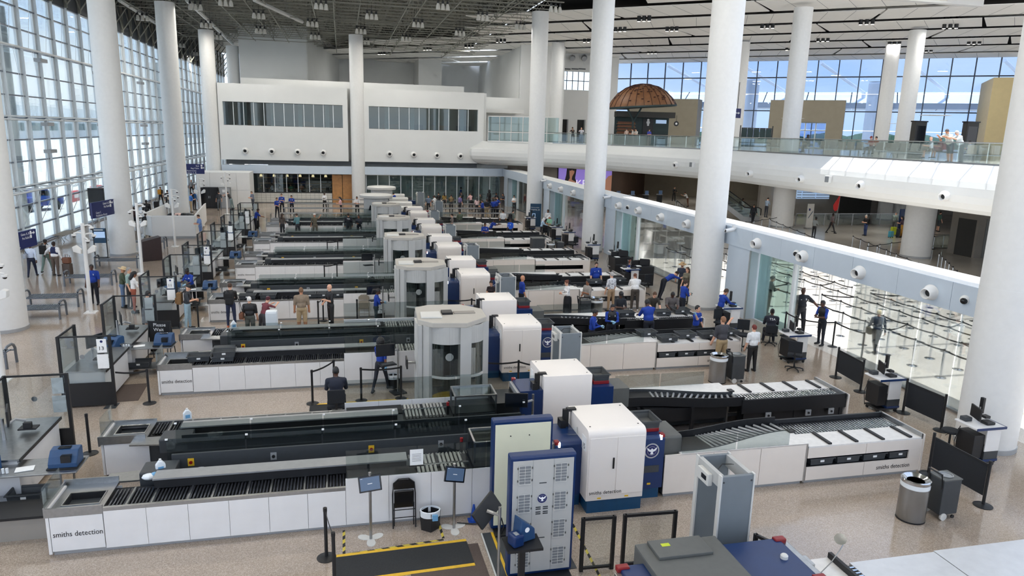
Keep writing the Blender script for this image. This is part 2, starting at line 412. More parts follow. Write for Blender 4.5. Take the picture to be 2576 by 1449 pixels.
for zt, dep in ((11.81, .95), (3.66, 1.1), (7.75, .5)):
    t = MB()
    t.cyl((XW+dep, Y0W, zt-.1), (XW+dep, Y1W, zt-.1), .06, n=6); t.cyl((XW+.25, Y0W, zt+.1), (XW+.25, Y1W, zt+.1), .05, n=6)
    for i in range(NB):
        y = Y0W+i*BAY
        t.cyl((XW+.2, y, zt), (XW+dep, y+BAY/2, zt-.1), .03, n=5); t.cyl((XW+dep, y+BAY/2, zt-.1), (XW+.2, y+BAY, zt), .03, n=5)
        t.cyl((XW+.1, y, zt), (XW+dep, y, zt-.1), .035, n=5)
    t.build('wind_truss', 'mullion', wl_)
cab = MB()
for i in range(NB):
    y = Y0W+i*BAY+BAY/2
    for dy in (-.12, .12):
        cab.cyl((XW+.3, y+dy, 3.7), (XW+.75, y+dy, 7.7), .012, n=4, caps=False); cab.cyl((XW+.75, y+dy, 7.7), (XW+.3, y+dy, 11.8), .012, n=4, caps=False)
    cab.cyl((XW+.3, y-.6, 11.8), (XW+.15, y+.8, 15.3), .012, n=4, caps=False)
    cab.cyl((XW+.9, y, 3.6), (XW+.2, y-1.2, 1.4), .02, n=4, caps=False); cab.cyl((XW+.9, y, 3.6), (XW+.2, y+1.2, 1.4), .02, n=4, caps=False)
cab.build('tension_rods', 'mullion', wl_)
for y in (52.0, 63.0, 75.5, 88.0):
    for z in (5.6, 7.3, 11.2): MB().box(XW+.35, XW+.75, y, y+1.1, z, z+.22).build('speaker_bar', 'grey_metal', wl_)
# dark band and struts over the glass
fb = MB().box(XW-.1, XW+.15, Y0W, Y1W, 15.4, 19.1)
fbo = struct('trim_1', fb, 'fascia_dark', label='dark metal band above the curtain wall')
st = MB()
for i in range(NB+1):
    y = Y0W+i*BAY
    st.box(XW+.15, XW+.35, y-.06, y+.06, 15.4, 19)
    st.cyl((XW+.3, y, 15.6), (XW+2.6, y, 18.8), .06, n=5)
    st.cyl((XW+.3, y, 18.6), (XW+.3, y+BAY, 15.6), .05, n=5)
st.build('strut', 'joist', fbo)

# ---- what lies outside the curtain wall
struct('ground', MB().box(-420, XW-.1, -60, 460, -0.42, -0.12), 'concrete', label='pale sunlit concrete apron outside the glass')
for y, r in ((57.0, .75), (79, .75), (101, .75)):
    column(-22.5, y, r, -.12, 15.0, 'white round column outside the curtain wall, %s of three' % {57.0: 'nearest', 79: 'middle', 101: 'farthest'}[y])
fbld = MB().box(-260, -120, 150, 420, -.1, 9).box(-255, -118, 145, 420, 9, 13).box(-200, -119.5, 140, 150, -.1, 7)
o = struct('wall_outside', fbld, 'far_building', label='long pale concourse building across the apron')
wb = MB()
for i in range(26): wb.box(-119.6, -119.2, 156+i*10, 164+i*10, 3.5, 6.5)
wb.build('window_band', 'glass_office', o)
MB().box(-118, -116, 100, 400, 13, 14).build('roof_edge', 'canopy_white', o)
def vehicle(loc, rz, body, label, ln=4.6, w=1.9, h=1.9):
    t = thing('service_truck', label, 'truck', loc, rz)
    MB().prism([(0, .45), (ln, .45), (ln, 1.1), (ln*.78, 1.2), (ln*.66, h), (ln*.40, h), (ln*.38, 1.25), (0, 1.2)], -w/2, w/2, 'y').build('body', body, t, bevel=.05)
    MB().prism([(ln*.44, 1.3), (ln*.72, 1.3), (ln*.645, h-.12), (ln*.44, h-.12)], -w/2-.01, w/2+.01, 'y').build('side_window', 'screen_dark', t)
    for x in (.9, ln-.9):
        for y in (-w/2, w/2): MB().cyl((x, y-.12, .42), (x, y+.12, .42), .42, n=16).build('wheel', 'tyre', t, smooth=True)
    return t
vehicle((-27.5, 68.5, -.12), R_(62), 'vehicle_blue', 'blue service truck parked outside the glass wall')
vehicle((-25.2, 60.5, -.12), R_(80), 'vehicle_blue', 'small blue tug outside the glass beside the base of the column', 2.6, 1.4, 1.3)
for k, (y, cc) in enumerate(((79.0, 'red'), (82.5, 'white_paint'), (86, 'red'))):
    t = thing('apron_barrier', ['red apron barrier outside the glass, nearest of three', 'white apron barrier outside the glass between two red ones', 'red apron barrier outside the glass, farthest of three'][k], 'barrier', (-26, y, -.12))
    MB().box(-.3, .3, -1.2, 1.2, 0, 1.0).build('block', cc, t, bevel=.08); MB().box(-.31, .31, -.6, .6, .35, .7).build('stripe', 'white_paint', t)
t = thing('stair_cart', 'white boarding stair cart on the apron outside the glass', 'stairs', (-30, 92, -.12))
MB().prism([(0, .4), (5, 3.4), (5, 3.6), (0, .6)], -.7, .7, 'y').build('ramp', 'white_paint', t); MB().box(4.2, 5, -.6, .6, 0, 3.4).build('tower', 'grey_metal', t)

# ---- roof deck, joists
struct('ceiling', MB().box(-19.2, 17.4, -6, 128, 19.0, 19.25), 'deck', label='grey corrugated metal roof deck')
_w0 = AD(1545, 200, 101.0); _w1 = AD(2640, 200, 80.0)
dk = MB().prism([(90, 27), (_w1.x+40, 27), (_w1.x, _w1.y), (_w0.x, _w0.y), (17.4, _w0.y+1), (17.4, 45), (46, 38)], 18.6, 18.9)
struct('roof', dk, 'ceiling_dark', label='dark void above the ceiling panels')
jm = MB()
jm.box(-18.5, 16.8, -.05, .05, 18.55, 18.63).box(-18.5, 16.8, -.05, .05, 17.45, 17.52)
nseg = 26
for i in range(nseg):
    xa = -18.5+35.3*i/nseg; xb = -18.5+35.3*(i+1)/nseg; xm = (xa+xb)/2
    jm.cyl((xa, 0, 18.55), (xm, 0, 17.5), .028, n=4, caps=False); jm.cyl((xm, 0, 17.5), (xb, 0, 18.55), .028, n=4, caps=False)
jmesh = jm.mesh('roof_joist', 'joist')
k = 0
y = 47.0
while y < 97:
    o = link('roof_joist', jmesh, None, (0, y, 0), 'structure'); o['label'] = 'open web steel roof joist'; y += 1.75; k += 1
for x in (-14.2, -7.2, -.4, 6.4, 13.2):
    g = MB().box(x-.10, x+.10, 44, 100, 18.62, 18.98)
    for i in range(14):
        ya = 44+i*4
        g.cyl((x, ya, 17.2), (x, ya+4, 17.2), .05, n=5); g.cyl((x, ya, 17.2), (x, ya+2, 18.6), .035, n=4); g.cyl((x, ya+2, 18.6), (x, ya+4, 17.2), .035, n=4)
    o = struct('beam', g, 'joist', label='steel lattice girder under the roof deck')
pp = MB()
for a in range(9):
    x = -16.4+a*3.6; pp.cyl((x, 46, 17.0), (x, 89, 17.0), .045, n=6)
for a in range(5): pp.cyl((-18, 48.5+a*9.5, 16.9), (15, 49.5+a*9.5, 16.9), .035, n=6)
tag(pp.build('sprinkler_pipes', 'joist'), 'grid of thin sprinkler pipes below the roof joists', 'pipes')
for i, (a, b_) in enumerate((((250, 18), (330, 92)), ((300, 0), (395, 60)), ((470, 0), (585, 110)), ((640, 0), (760, 55)))):
    p = G(*a, 17.0); q = G(*b_, 17.0)
    o = struct('beam', MB().cyl(tuple(p), tuple(q), .16, n=6), 'wall_white', label='slanted white tie under the roof, number %d from the glass' % (i+1)); o['label'] = ['long', 'short', 'middle', 'inner'][i]+' slanted white tie under the roof deck'

# ---- pendant lamp clusters
def lamp_cluster(loc, rz, label, group='pendant lamp clusters'):
    t = thing('pendant_lamp_cluster', label, 'ceiling lamp', loc, rz, group)
    MB().box(-.75, .75, -.035, .035, 1.0, 1.06).build('bar', 'black', t)
    for k in (-1, 0, 1):
        hd = MB().lathe([(.11, .62), (.13, .66), (.13, .9), (.05, .95), (.03, 1.02)], 12, (k*.55, 0, 0)).build('socket', 'black', t, smooth=True)
        MB().lathe([(.25, 0), (.245, .02), (.235, .25), (.19, .45), (.12, .64), (.11, .64), (.18, .44), (.225, .24), (.24, 0)], 16, (k*.55, 0, 0)).build('reflector', 'lamp_white', hd, smooth=True)
        MB().lathe([(.0, .04), (.21, .05), (.2, .08), (0, .1)], 14, (k*.55, 0, 0)).build('bulb', 'bulb', hd)
    MB().cyl((0, 0, 1.05), (0, 0, 4.2), .02, n=5).cyl((-.5, 0, 1.05), (-.5, 0, 4.2), .014, n=5).cyl((.5, 0, 1.05), (.5, 0, 4.2), .014, n=5).build('hanger', 'black', t)
    ld = bpy.data.lights.new('lamp_light', 'AREA'); ld.shape = 'RECTANGLE'; ld.size = 1.5; ld.size_y = .36; ld.energy = LAMP_W; ld.color = (1.0, 0.95, 0.87); ld.spread = PI
    lo = bpy.data.objects.new('lamp_light', ld); COL.objects.link(lo); lo.parent = t; lo.location = (0, 0, -.03)
    return t
seenl = [(492,13),(568,3),(359,40),(519,58),(546,87),(454,107),(496,128),(651,35),(656,72),(808,12),(786,55),(793,87),(935,37),(1114,13),(1214,40),(1052,57),(1022,92),(1157,78),(1309,63),(1397,20),(908,73),(918,100)]
lp = None
ALL = [tuple(G(x, y+12, 16.2)) for x, y in seenl]
ALL += [(x, y, 16.2) for y in (6, 16, 26, 36) for x in (-12, -6, 0, 6, 12)]  # unseen rows over the lanes, added to light them
for i, p in enumerate(ALL):
    if lp is None: lp = lamp_cluster(p, R_(12), 'three white bell pendant lamps hung on a black bar'); lp.scale = (.66, .66, .66)
    else: dup(lp, p, R_(12))

# ---- far end: office block with ribbon windows
def window_block(name, x0, x1, wx0, wx1, label, nb, warm):
    b = MB().box(x0, x1, 76, 76.35, 4.35, 7.66).box(x0, x1, 76, 76.35, 9.9, 11.62).box(x0, wx0, 76, 76.35, 7.66, 9.9).box(wx1, x1, 76, 76.35, 7.66, 9.9)
    b.box(x0, x1, 76.35, 80.5, 4.35, 4.6).box(x0, x1, 76.35, 80.5, 11.2, 11.62).box(x0, x0+.25, 76.35, 80.5, 4.6, 11.2).box(x1-.25, x1, 76.35, 80.5, 4.6, 11.2).box(x0, x1, 80.4, 80.6, 4.6, 11.2)
    o = struct(name, b, 'wall_white', label=label)
    w = (wx1-wx0)/nb
    for i in range(nb):
        MB().box(wx0+i*w+.03, wx0+(i+1)*w-.03, 76.18, 76.21, 7.7, 9.86).build('pane', 'glass_office', o)
    for i in range(nb+1): MB().box(wx0+i*w-.03, wx0+i*w+.03, 76.14, 76.25, 7.66, 9.9).build('mullion', 'mullion', o)
    MB().box(wx0, wx1, 76.05, 76.3, 7.62, 7.68).build('sill', 'grey_metal', o)
    MB().box(x0+.3, x1-.3, 80.2, 80.38, 4.6, 11.2).build('room_back', 'beige_wall' if warm else 'taupe_wall', o)
    MB().box(x0+.3, x1-.3, 76.4, 80.2, 7.2, 7.3).build('room_floor', 'taupe_wall', o)
    for i in range(4):
        xx = wx0+(wx1-wx0)*(i+.6)/4.3
        MB().box(xx, xx+1.6, 78.6, 79.2, 7.3, 8.2).build('desk', 'dark_grey' if i % 2 else 'wood', o)
        MB().box(xx+.1, xx+.5, 76.9, 77.2, 7.3, 9.9).build('inner_pier', 'white_paint', o)
    if warm:
        MB().box(x1-4.6, x1-3.2, 77.8, 78.2, 10.9, 10.95).build('ceiling_light', 'bulb', o)
    return o
wall_far = window_block('wall_far', -11.6, .62, -11.2, .15, 'white office block with a ribbon window, beside the curtain wall', 12, False)
window_block('wall_far', 2.2, 14.6, 2.69, 13.97, 'white office block with a ribbon window, beside the balcony', 11, True)
# blue-white beam band all round
def beam_band(name, a, b, label, t=1.55, seg=2.1, inner=False):
    a = Vector(a); b = Vector(b); d = (b-a).normalized(); n = Vector((-d.y, d.x)) if not inner else Vector((d.y, -d.x))
    ln = (b-a).length; k = max(1, round(ln/seg)); c = MB()
    q = [a+n*.02, b+n*.02, b+n*t, a+n*t]
    c.prism([tuple(p) for p in q], 3.05, 3.83)
    o = struct(name, c, 'wall_white', label=label)
    for i in range(k):
        p = a+d*(ln*i/k+.006); r = a+d*(ln*(i+1)/k-.006)
        MB().prism([tuple(p), tuple(r), tuple(r+n*.03), tuple(p+n*.03)], 3.03, 3.85).build('cladding_panel', 'beam_blue', o)
    return o
beam_band('beam', (16.75, 4.0), (16.75, 76.6), 'blue-white metal clad beam over the glass partition', inner=True)
beam_band('beam', (-11.6, 76.0), (.9, 76.0), 'blue-white metal clad beam over the bar', t=1.0)
beam_band('beam', (2.2, 76.0), (16.75, 76.0), 'blue-white metal clad beam over the far shopfront', t=1.0)
MB().box(-11.2, 14, 76.4, 80, 3.9, 4.35).build('soffit', 'fascia_dark', wall_far)
MB().box(-4.5, .6, 76.9, 77.0, 3.86, 4.33).build('wood_strip', 'wood', wall_far)
# shopfront under the far beam
sf = MB().box(2.3, 16.7, 81.2, 81.5, 0, 3.1).box(2.3, 16.7, 76.3, 81.2, 2.95, 3.05)
so = struct('wall_shop', sf, 'wall_white', label='grey-white back wall behind the far glass shopfront')
for i in range(12):
    x = 2.35+i*1.19
    MB().box(x, x+1.13, 76.42, 76.45, .05, 3.03).build('pane', 'glass_shop', so); MB().box(x-.03, x+.03, 76.38, 76.48, 0, 3.03).build('mullion', 'mullion', so)
MB().box(13.6, 14.5, 81.1, 81.2, 0, 2.3).build('door_leaf', 'door_grey', so); MB().box(12.0, 12.05, 81.1, 81.2, 1.0, 1.15).build('handle', 'steel', so)
# bar under the left half
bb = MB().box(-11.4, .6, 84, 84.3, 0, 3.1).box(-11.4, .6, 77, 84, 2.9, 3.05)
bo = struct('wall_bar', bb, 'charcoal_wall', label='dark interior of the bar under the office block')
AYX = lambda px, Y: AY(px, 470, Y).x
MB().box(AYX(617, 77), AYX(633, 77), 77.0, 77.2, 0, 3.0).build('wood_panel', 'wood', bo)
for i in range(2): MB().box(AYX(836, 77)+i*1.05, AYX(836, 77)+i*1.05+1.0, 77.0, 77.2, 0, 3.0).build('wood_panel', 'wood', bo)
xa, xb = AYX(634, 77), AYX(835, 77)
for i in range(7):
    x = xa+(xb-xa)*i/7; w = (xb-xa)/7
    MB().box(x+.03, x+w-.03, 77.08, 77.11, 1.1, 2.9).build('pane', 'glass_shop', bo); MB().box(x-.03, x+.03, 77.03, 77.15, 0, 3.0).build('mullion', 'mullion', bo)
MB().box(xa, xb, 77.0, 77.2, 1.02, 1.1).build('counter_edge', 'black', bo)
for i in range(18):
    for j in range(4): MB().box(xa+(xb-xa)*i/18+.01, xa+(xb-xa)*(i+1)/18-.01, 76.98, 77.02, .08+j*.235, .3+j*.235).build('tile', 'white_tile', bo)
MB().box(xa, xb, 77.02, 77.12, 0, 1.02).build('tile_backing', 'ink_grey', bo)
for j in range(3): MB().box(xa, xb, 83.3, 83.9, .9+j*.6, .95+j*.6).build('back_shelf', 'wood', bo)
for i in range(6): MB().lathe([(.0, 2.5), (.16, 2.5), (.1, 2.75), (.02, 2.78)], 10, (xa+(i+.5)*(xb-xa)/6, 79.5, 0)).build('bar_lamp', 'bar_glow', bo)
MB().box(.5, 2.3, 77.2, 77.5, 4.3, 11.6).build('infill', 'wall_white', wall_far); MB().box(13.8, 17.6, 77.4, 77.7, 3.6, 6.7).build('infill', 'wall_white', wall_far)
struct('wall_end', MB().box(-11.6, 34, 122, 122.4, 0, 19), 'wall_white', label='white end wall far behind the office block')
# recessed walls above the block
up = MB()
def wallseg(px0, px1, Y, z0, z1, t=.3): up.box(AY(px0, 170, Y).x, AY(px1, 170, Y).x, Y, Y+t, z0, z1)
wallseg(603, 772, 90, 10.5, 18.9); wallseg(740, 1345, 113, 8, 18.9); wallseg(1053, 1111, 106, 8, 18.9, 7)
up.slab((AY(771, 170, 90).x, 90.15), (AY(850, 170, 113).x, 113), .3, 10.5, 18.9)
up.box(-10.0, 12.8, 80.6, 81.0, 11.2, 12.45).box(12.8, 13.2, 80.6, 88, 11.2, 12.45).box(-10, 14.6, 80.6, 113, 11.1, 11.3).box(14.6, 26, 84.4, 113, 11.1, 11.3)
up.box(AY(1307, 170, 86).x, AY(1336, 170, 86).x+.6, 86, 113, 6.7, 18.6)
struct('wall_upper', up, 'wall_white', label='stepped white walls set back above the office block')

# ---- balcony: slab, rounded fascia, sill, glass railing
FACE = [(13.3, 76.0), (13.35, 75.1), (14.0, 74.5), (18.8, 71.9), (24.4, 65.5), (27.2, 58.8), (29.65, 51.8), (29.65, 8.0)]
EDGE = [(14.6, 76.0), (14.7, 75.6), (15.2, 75.2), (19.5, 72.7), (25.1, 66.0), (28.0, 59.2), (30.45, 52.0), (30.45, 8.0)]
def offs(poly, other, t): return [(a[0]+(b[0]-a[0])*t, a[1]+(b[1]-a[1])*t) for a, b in zip(poly, other)]
prof = [(0.0, 6.0), (-.10, 5.9), (-.16, 5.6), (-.14, 5.2), (-.02, 4.85), (.25, 4.55), (.6, 4.36), (1.2, 4.28)]
fa = MB(); rings = [[(x, y, 6.7) for x, y in EDGE], [(x, y, 6.7-.02) for x, y in offs(FACE, EDGE, .86)]] + [[(x, y, z) for x, y in offs(FACE, EDGE, t)] for t, z in prof]
n = len(FACE)
for r in range(len(rings)-1):
    o0 = len(fa.v)
    fa.add(rings[r]+rings[r+1], [(i, i+1, n+i+1, n+i) for i in range(n-1)])
bal = struct('balcony', fa, 'wall_white', label='white balcony parapet with a rounded underside', smooth=False)
bal.data.polygons.foreach_set('use_smooth', [True]*len(bal.data.polygons)); bal.data.set_sharp_from_angle(angle=R_(24))
W0 = AD(1545, 200, 101.0); W1 = AD(2640, 200, 80.0)
slabp = EDGE + [(110, 8.0), (110, 150), (14.6, 150)]
struct('floor_upper', MB().prism(slabp, 5.2, 6.69), ['terrazzo_pale'], label='polished floor of the upper level')
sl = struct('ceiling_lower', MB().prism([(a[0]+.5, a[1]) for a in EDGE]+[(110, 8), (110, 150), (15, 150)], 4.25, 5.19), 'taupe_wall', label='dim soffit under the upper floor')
# glass railing: one pane per bay along EDGE
rail = thing('glass_railing', 'green-tinted glass railing along the balcony edge', 'railing')
pts = [Vector(p) for p in EDGE[3:]]
for a, b_ in zip(pts[:-1], pts[1:]):
    L_ = (b_-a).length; k = max(1, round(L_/1.75)); d = (b_-a)/k
    for i in range(k):
        p = a+d*i+d.normalized()*.015; q = a+d*(i+1)-d.normalized()*.015
        MB().slab(p, q, .025, 6.72, 7.74).build('pane', 'glass_rail', rail)
    MB().slab(a, b_, .09, 6.66, 6.78).build('base_channel', 'brushed', rail)
    MB().cyl((a.x, a.y, 7.76), (b_.x, b_.y, 7.76), .028, n=8).build('handrail', 'steel', rail)
# tall framed screen beside the balcony end
scr = thing('glass_screen', 'white framed glass screen at the end of the balcony', 'glass screen')
sa, sb = Vector((14.9, 75.2)), Vector((21.3, 70.8))
for i in range(6):
    p = sa.lerp(sb, i/6); q = sa.lerp(sb, (i+1)/6)
    MB().slab(p.lerp(q, .03), p.lerp(q, .97), .03, 6.75, 9.25).build('pane', 'glass_shop', scr)
    MB().slab(p, p.lerp(q, .04), .09, 6.7, 9.3).build('frame_post', 'white_paint', scr)
MB().slab(sa, sb, .09, 9.22, 9.3).build('top_rail', 'white_paint', scr); MB().slab(sa, sb, .07, 7.65, 7.72).build('mid_rail', 'white_paint', scr); MB().slab(sa, sb, .1, 6.68, 6.78).build('bottom_rail', 'white_paint', scr)
MB().slab(sb, sb+(sb-sa).normalized()*.12, .12, 6.7, 9.3).build('frame_post', 'white_paint', scr)
# walls behind the screen
w2 = MB().box(14.6, 20.4, 84, 84.4, 6.7, 11.6).box(20.4, 25.7, 84, 84.4, 6.7, 18.6).box(14.6, 14.9, 76.3, 84, 6.7, 11.6)
wo = struct('wall_back', w2, 'wall_white', label='white wall behind the balcony screen')
MB().box(15.2, 19.8, 79.5, 84, 9.75, 10.15).build('canopy_slab', 'white_paint', wo)
xk0, xk1 = AY(1378, 200, 90).x, AY(1490, 200, 90).x
w3 = MB().box(xk0, xk1+1.2, 90, 90.3, 11.2, 18).box(xk0, xk1+1.2, 90, 90.3, 10.0-.8, 12.2)
zt, zb = AY(1440, 180, 90).z, AY(1440, 226, 90).z
w3 = MB().box(xk0, xk1+1.2, 90, 90.3, zt, 18.4).box(xk0, xk1+1.2, 90, 90.3, 9.5, zb).box(AY(1484, 200, 90).x, xk1+1.2, 90, 90.3, zb, zt).box(xk0, AY(1412, 200, 90).x, 90, 90.3, zb, zt)
wk = struct('wall_kiosk', w3, 'wall_white', label='white wall with a small high window beside the kiosk')
xa_, xb_ = AY(1412, 200, 90).x, AY(1484, 200, 90).x
for i in range(5):
    MB().box(xa_+(xb_-xa_)*i/5+.03, xa_+(xb_-xa_)*(i+1)/5-.03, 90.1, 90.13, zb, zt).build('pane', 'glass_wall', wk)
    MB().box(xa_+(xb_-xa_)*i/5-.03, xa_+(xb_-xa_)*i/5+.03, 90.05, 90.2, zb, zt).build('mullion', 'mullion_dark', wk)
MB().box(xa_, xb_, 90.05, 90.2, (zb+zt)/2-.04, (zb+zt)/2+.04).build('transom', 'mullion_dark', wk)
for px in (1440, 1470):
    MB().cyl(tuple(AY(px, 145, 90)), tuple(AY(px, 148, 89.2)), .38, .3, 14).build('air_port', 'grey_metal', wk, smooth=True)
for px in (1418, 1438, 1456): MB().box(AY(px, 172, 89.95).x, AY(px, 172, 89.95).x+.9, 89.9, 90, AY(px, 172, 90).z-.12, AY(px, 172, 90).z).build('grille', 'dark_grey', wk)
w4 = MB()
for i in range(4): w4.box(xk0+.5+i*2.3, xk0+1.7+i*2.3, 89.6, 90.2, 6.7, 9.5)
struct('wall_doors', w4, 'wall_white', label='white piers between the dark openings behind the railing')
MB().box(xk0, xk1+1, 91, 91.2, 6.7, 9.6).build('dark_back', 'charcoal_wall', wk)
column(AY(1397, 300, 80).x, 80, .69, 6.7, 17.5, 'white round column behind the glass screen on the upper level')
pk = MB().box(AD(1541, 200, 92).x, AD(1562, 200, 92).x, 91.0, 92.5, 6.7, 17.6)
struct('wall_pier', pk, 'wall_white', label='slim white pier beside the upper windows')

# ---- upper hall window wall
u2 = Vector((W1.x-W0.x, W1.y-W0.y)); LW = u2.length; u2.normalize(); n2 = Vector((u2.y, -u2.x))  # n2 towards the camera
wr = bpy.data.objects.new('wall_right', None); COL.objects.link(wr); wr['kind'] = 'structure'; wr['label'] = 'high window wall of the upper hall'
wr.location = (W0.x, W0.y, 0); wr.rotation_euler.z = math.atan2(u2.y, u2.x)
nbay = int(LW/2.33); bw = LW/nbay
UR = [6.75, 9.0, 11.3, 13.4, 15.45, 17.6]
for j in range(5):
    pmm = MB().box(.05, bw-.05, -.015, .015, UR[j]+.05, UR[j+1]-.05).mesh('pane', 'glass_upper')
    for i in range(nbay): link('pane', pmm, wr, (i*bw, 0, 0))
mm = MB().box(-.06, .06, -.2, .06, 6.7, 17.6).mesh('mullion', 'mullion_dark')
for i in range(nbay+1): link('mullion', mm, wr, (i*bw, 0, 0))
for j in (0, 2, 4, 5): MB().box(0, LW, -.14, .06, UR[j]-.07, UR[j]+.07).build('transom', 'mullion_dark', wr)
MB().box(-1, LW+1, -.1, .3, 17.6, 18.95).build('header_band', 'ceiling_white', wr)
def wloc(px, py=250):
    """distance along the window wall at a picture column"""
    d = ray(px, py); A = np.array([[d[0], -u2.x], [d[1], -u2.y]]); s = np.linalg.solve(A, np.array([W0.x, W0.y])); return s[1]
def portal(name, px0, px1, ztop, depth, matn, label, door=True):
    a, b_ = wloc(px0), wloc(px1); o = MB()
    if door:
        w = (b_-a); o.box(a, a+w*.22, -depth, -.2, 6.7, ztop).box(b_-w*.22, b_, -depth, -.2, 6.7, ztop).box(a+w*.22, b_-w*.22, -depth, -.2, 9.9, ztop)
    else: o.box(a, b_, -depth, -.2, 6.7, ztop)
    q = struct(name, o, matn, label=label); q.location = wr.location; q.rotation_euler = wr.rotation_euler
    if door:
        a2, b2 = a+w*.22, b_-w*.22
        for i in range(5):
            x = a2+(b2-a2)*i/4; MB().box(x-.07, x+.07, -depth*.6, -depth*.6+.12, 6.7, 9.9).build('door_frame', 'mullion', q)
        for z in (8.9, 9.85, 6.8): MB().box(a2, b2, -depth*.6, -depth*.6+.12, z-.06, z+.06).build('door_rail', 'mullion', q)
        for i in range(4): MB().box(a2+(b2-a2)*i/4+.1, a2+(b2-a2)*(i+1)/4-.1, -depth*.6+.04, -depth*.6+.06, 6.8, 9.8).build('pane', 'glass_upper', q)
    return q
portal('wall_portal', 1945, 2130, 12.55, 2.5, 'beige_wall', 'beige entrance portal with glazed sliding doors')
portal('wall_portal', 1600, 1768, 12.6, 3.0, 'beige_wall', 'beige block behind the kiosk', False)
q = portal('wall_portal', 2462, 2560, 14.6, 9.0, 'tan_wall', 'tan lift block at the end of the upper hall', False)
a_, b_2 = wloc(2462), wloc(2560)
MB().box(a_+3.3, b_2-.2, -9.12, -9.0, 6.7, 9.4).build('lift_door', 'door_grey', q); MB().box(a_+3.15, a_+3.3, -9.15, -9.0, 6.7, 9.6).build('door_frame', 'steel', q)
MB().box(a_+3.5, a_+4.4, -9.3, -9.0, 10.4, 10.7).build('wall_lamp', 'lamp_white', q)
# upper hall columns
def upcol(px, py, dep, l, r=.69, z1=17.4): p = AD(px, py, dep); column(p.x, p.y, r, 6.7, z1, l)
upcol(2003, 200, 55, 'white round column on the upper level beside the flight board'); upcol(2292, 200, 64, 'white round column on the upper level, right of its twin')
upcol(2236, 200, 73, 'white round column on the upper level, left of its twin'); upcol(1862, 200, 75, 'white round column on the upper level half hidden behind a nearer one')
for px, l in ((1893, 'column outside the upper windows, by the flight board'), (2200, 'column outside the upper windows, between two inner columns'), (2546, 'column outside the upper windows, by the lift block')): upcol(px, 230, 104, 'pale '+l, .9, 16)
# canopy roof outside
def wpt(s, v, z): p = Vector((W0.x, W0.y))+u2*s-n2*v; return (p.x, p.y, z)
cn = MB()
S0, S1 = -20, LW+30
k = 16
for i in range(k):
    s0 = S0+(S1-S0)*i/k+.08; s1 = S0+(S1-S0)*(i+1)/k-.08
    cn.add([wpt(s0, 22, 13.4), wpt(s1, 22, 13.4), wpt(s1, 26, 15.2), wpt(s0, 26, 15.2), wpt(s1, 40, 15.9), wpt(s0, 40, 15.9), wpt(s0, 40, 13), wpt(s1, 40, 13)], [(0, 1, 2, 3), (3, 2, 4, 5), (5, 4, 7, 6), (6, 7, 1, 0)])
co = struct('canopy', cn, 'canopy_white', label='long white canopy roof outside the upper windows')
for i in range(6):
    s = 4+i*11
    MB().cyl(wpt(s, 14, 18.5), wpt(s+6, 24, 15.0), .25, n=8).build('mast', 'canopy_white', co); MB().cyl(wpt(s+6, 24, 15.0), wpt(s+6, 24, 13.8), .3, n=8).build('mast_foot', 'canopy_white', co)
MB().box(-20, LW+30, 22.2, 22.6, 12.6, 13.4).build('gutter', 'grey_metal', co, loc=(W0.x, W0.y, 0), rz=math.atan2(u2.y, u2.x))
gr = MB().add([wpt(-60, .3, 6.5), wpt(LW+80, .3, 6.5), wpt(LW+200, 260, 5.0), wpt(-120, 260, 5.0)], [(0, 1, 2, 3)])
struct('road', gr, 'concrete', label='forecourt road outside the upper windows')
tr = MB()
for i in range(46):
    s = -60+i*4+random.random()*2; p = wpt(s, 150+random.random()*60, 6.0); tr.ball((p[0], p[1], 7.0), 2.2+random.random()*2, 7, 5, sc=(1.4, 1.4, 1))
tag(tr.build('distant_trees', 'tree_green'), 'low line of distant green trees beyond the forecourt', 'trees', kind='stuff')
for i, s in enumerate((20, 31, 44)):
    p = wpt(s, 60, 6.5); vehicle((p[0], p[1], 6.2), math.atan2(u2.y, u2.x), ['white_paint', 'grey_metal', 'red'][i], ['white', 'silver', 'red'][i]+' car on the forecourt outside the upper doors', 4.5, 1.8, 1.5)

# ---- white ceiling panels in long rows parallel to the window wall
BND = [(-3.0, 112.0), (2.4, 90.5), (10.8, 80.0), (17.0, 68.0), (17.2, 46)]
def right_of(p):
    if p[1] > 112: return False
    for (x0, y0), (x1, y1) in zip(BND[:-1], BND[1:]):
        if y1 <= p[1] <= y0: return p[0] > x0+(x1-x0)*(y0-p[1])/(y0-y1)
    return False
ceil_p = bpy.data.objects.new('ceiling_panels', None); COL.objects.link(ceil_p); ceil_p['kind'] = 'structure'; ceil_p['label'] = 'rows of white acoustic ceiling panels with dark gaps'
PW, PL = 4.8, 12.1
for r in range(9):
    v0 = .5+r*6.05
    k0 = -6
    for i in range(k0, 9):
        s0 = i*(PL+.35)+(r % 3)*3.7; s1 = s0+PL
        c = Vector((W0.x, W0.y))+u2*((s0+s1)/2)+n2*(v0+PW/2)
        dd = (np.array([c.x, c.y, 17.4])-CAM) @ FWD
        if not right_of(c) or dd < 49.5: continue
        
        q = [wpt(s0, -v0, 0)[:2], wpt(s1, -v0, 0)[:2], wpt(s1+(1.0 if r % 2 else -.6), -(v0+PW), 0)[:2], wpt(s0+(.8 if r % 2 else -.8), -(v0+PW), 0)[:2]]
        # the panels rise a little towards the void
        zz = 17.45+.05*r
        pn = MB().prism(q, zz, zz+.07).build('ceiling_panel', 'ceiling_white', ceil_p)
        for j in range(1, 6):
            a = Vector(q[0]).lerp(Vector(q[1]), j/6); b_ = Vector(q[3]).lerp(Vector(q[2]), j/6)
            if r < 7: MB().slab(a, b_, .03, zz-.006, zz+.02).build('panel_joint', 'ink_grey', pn)
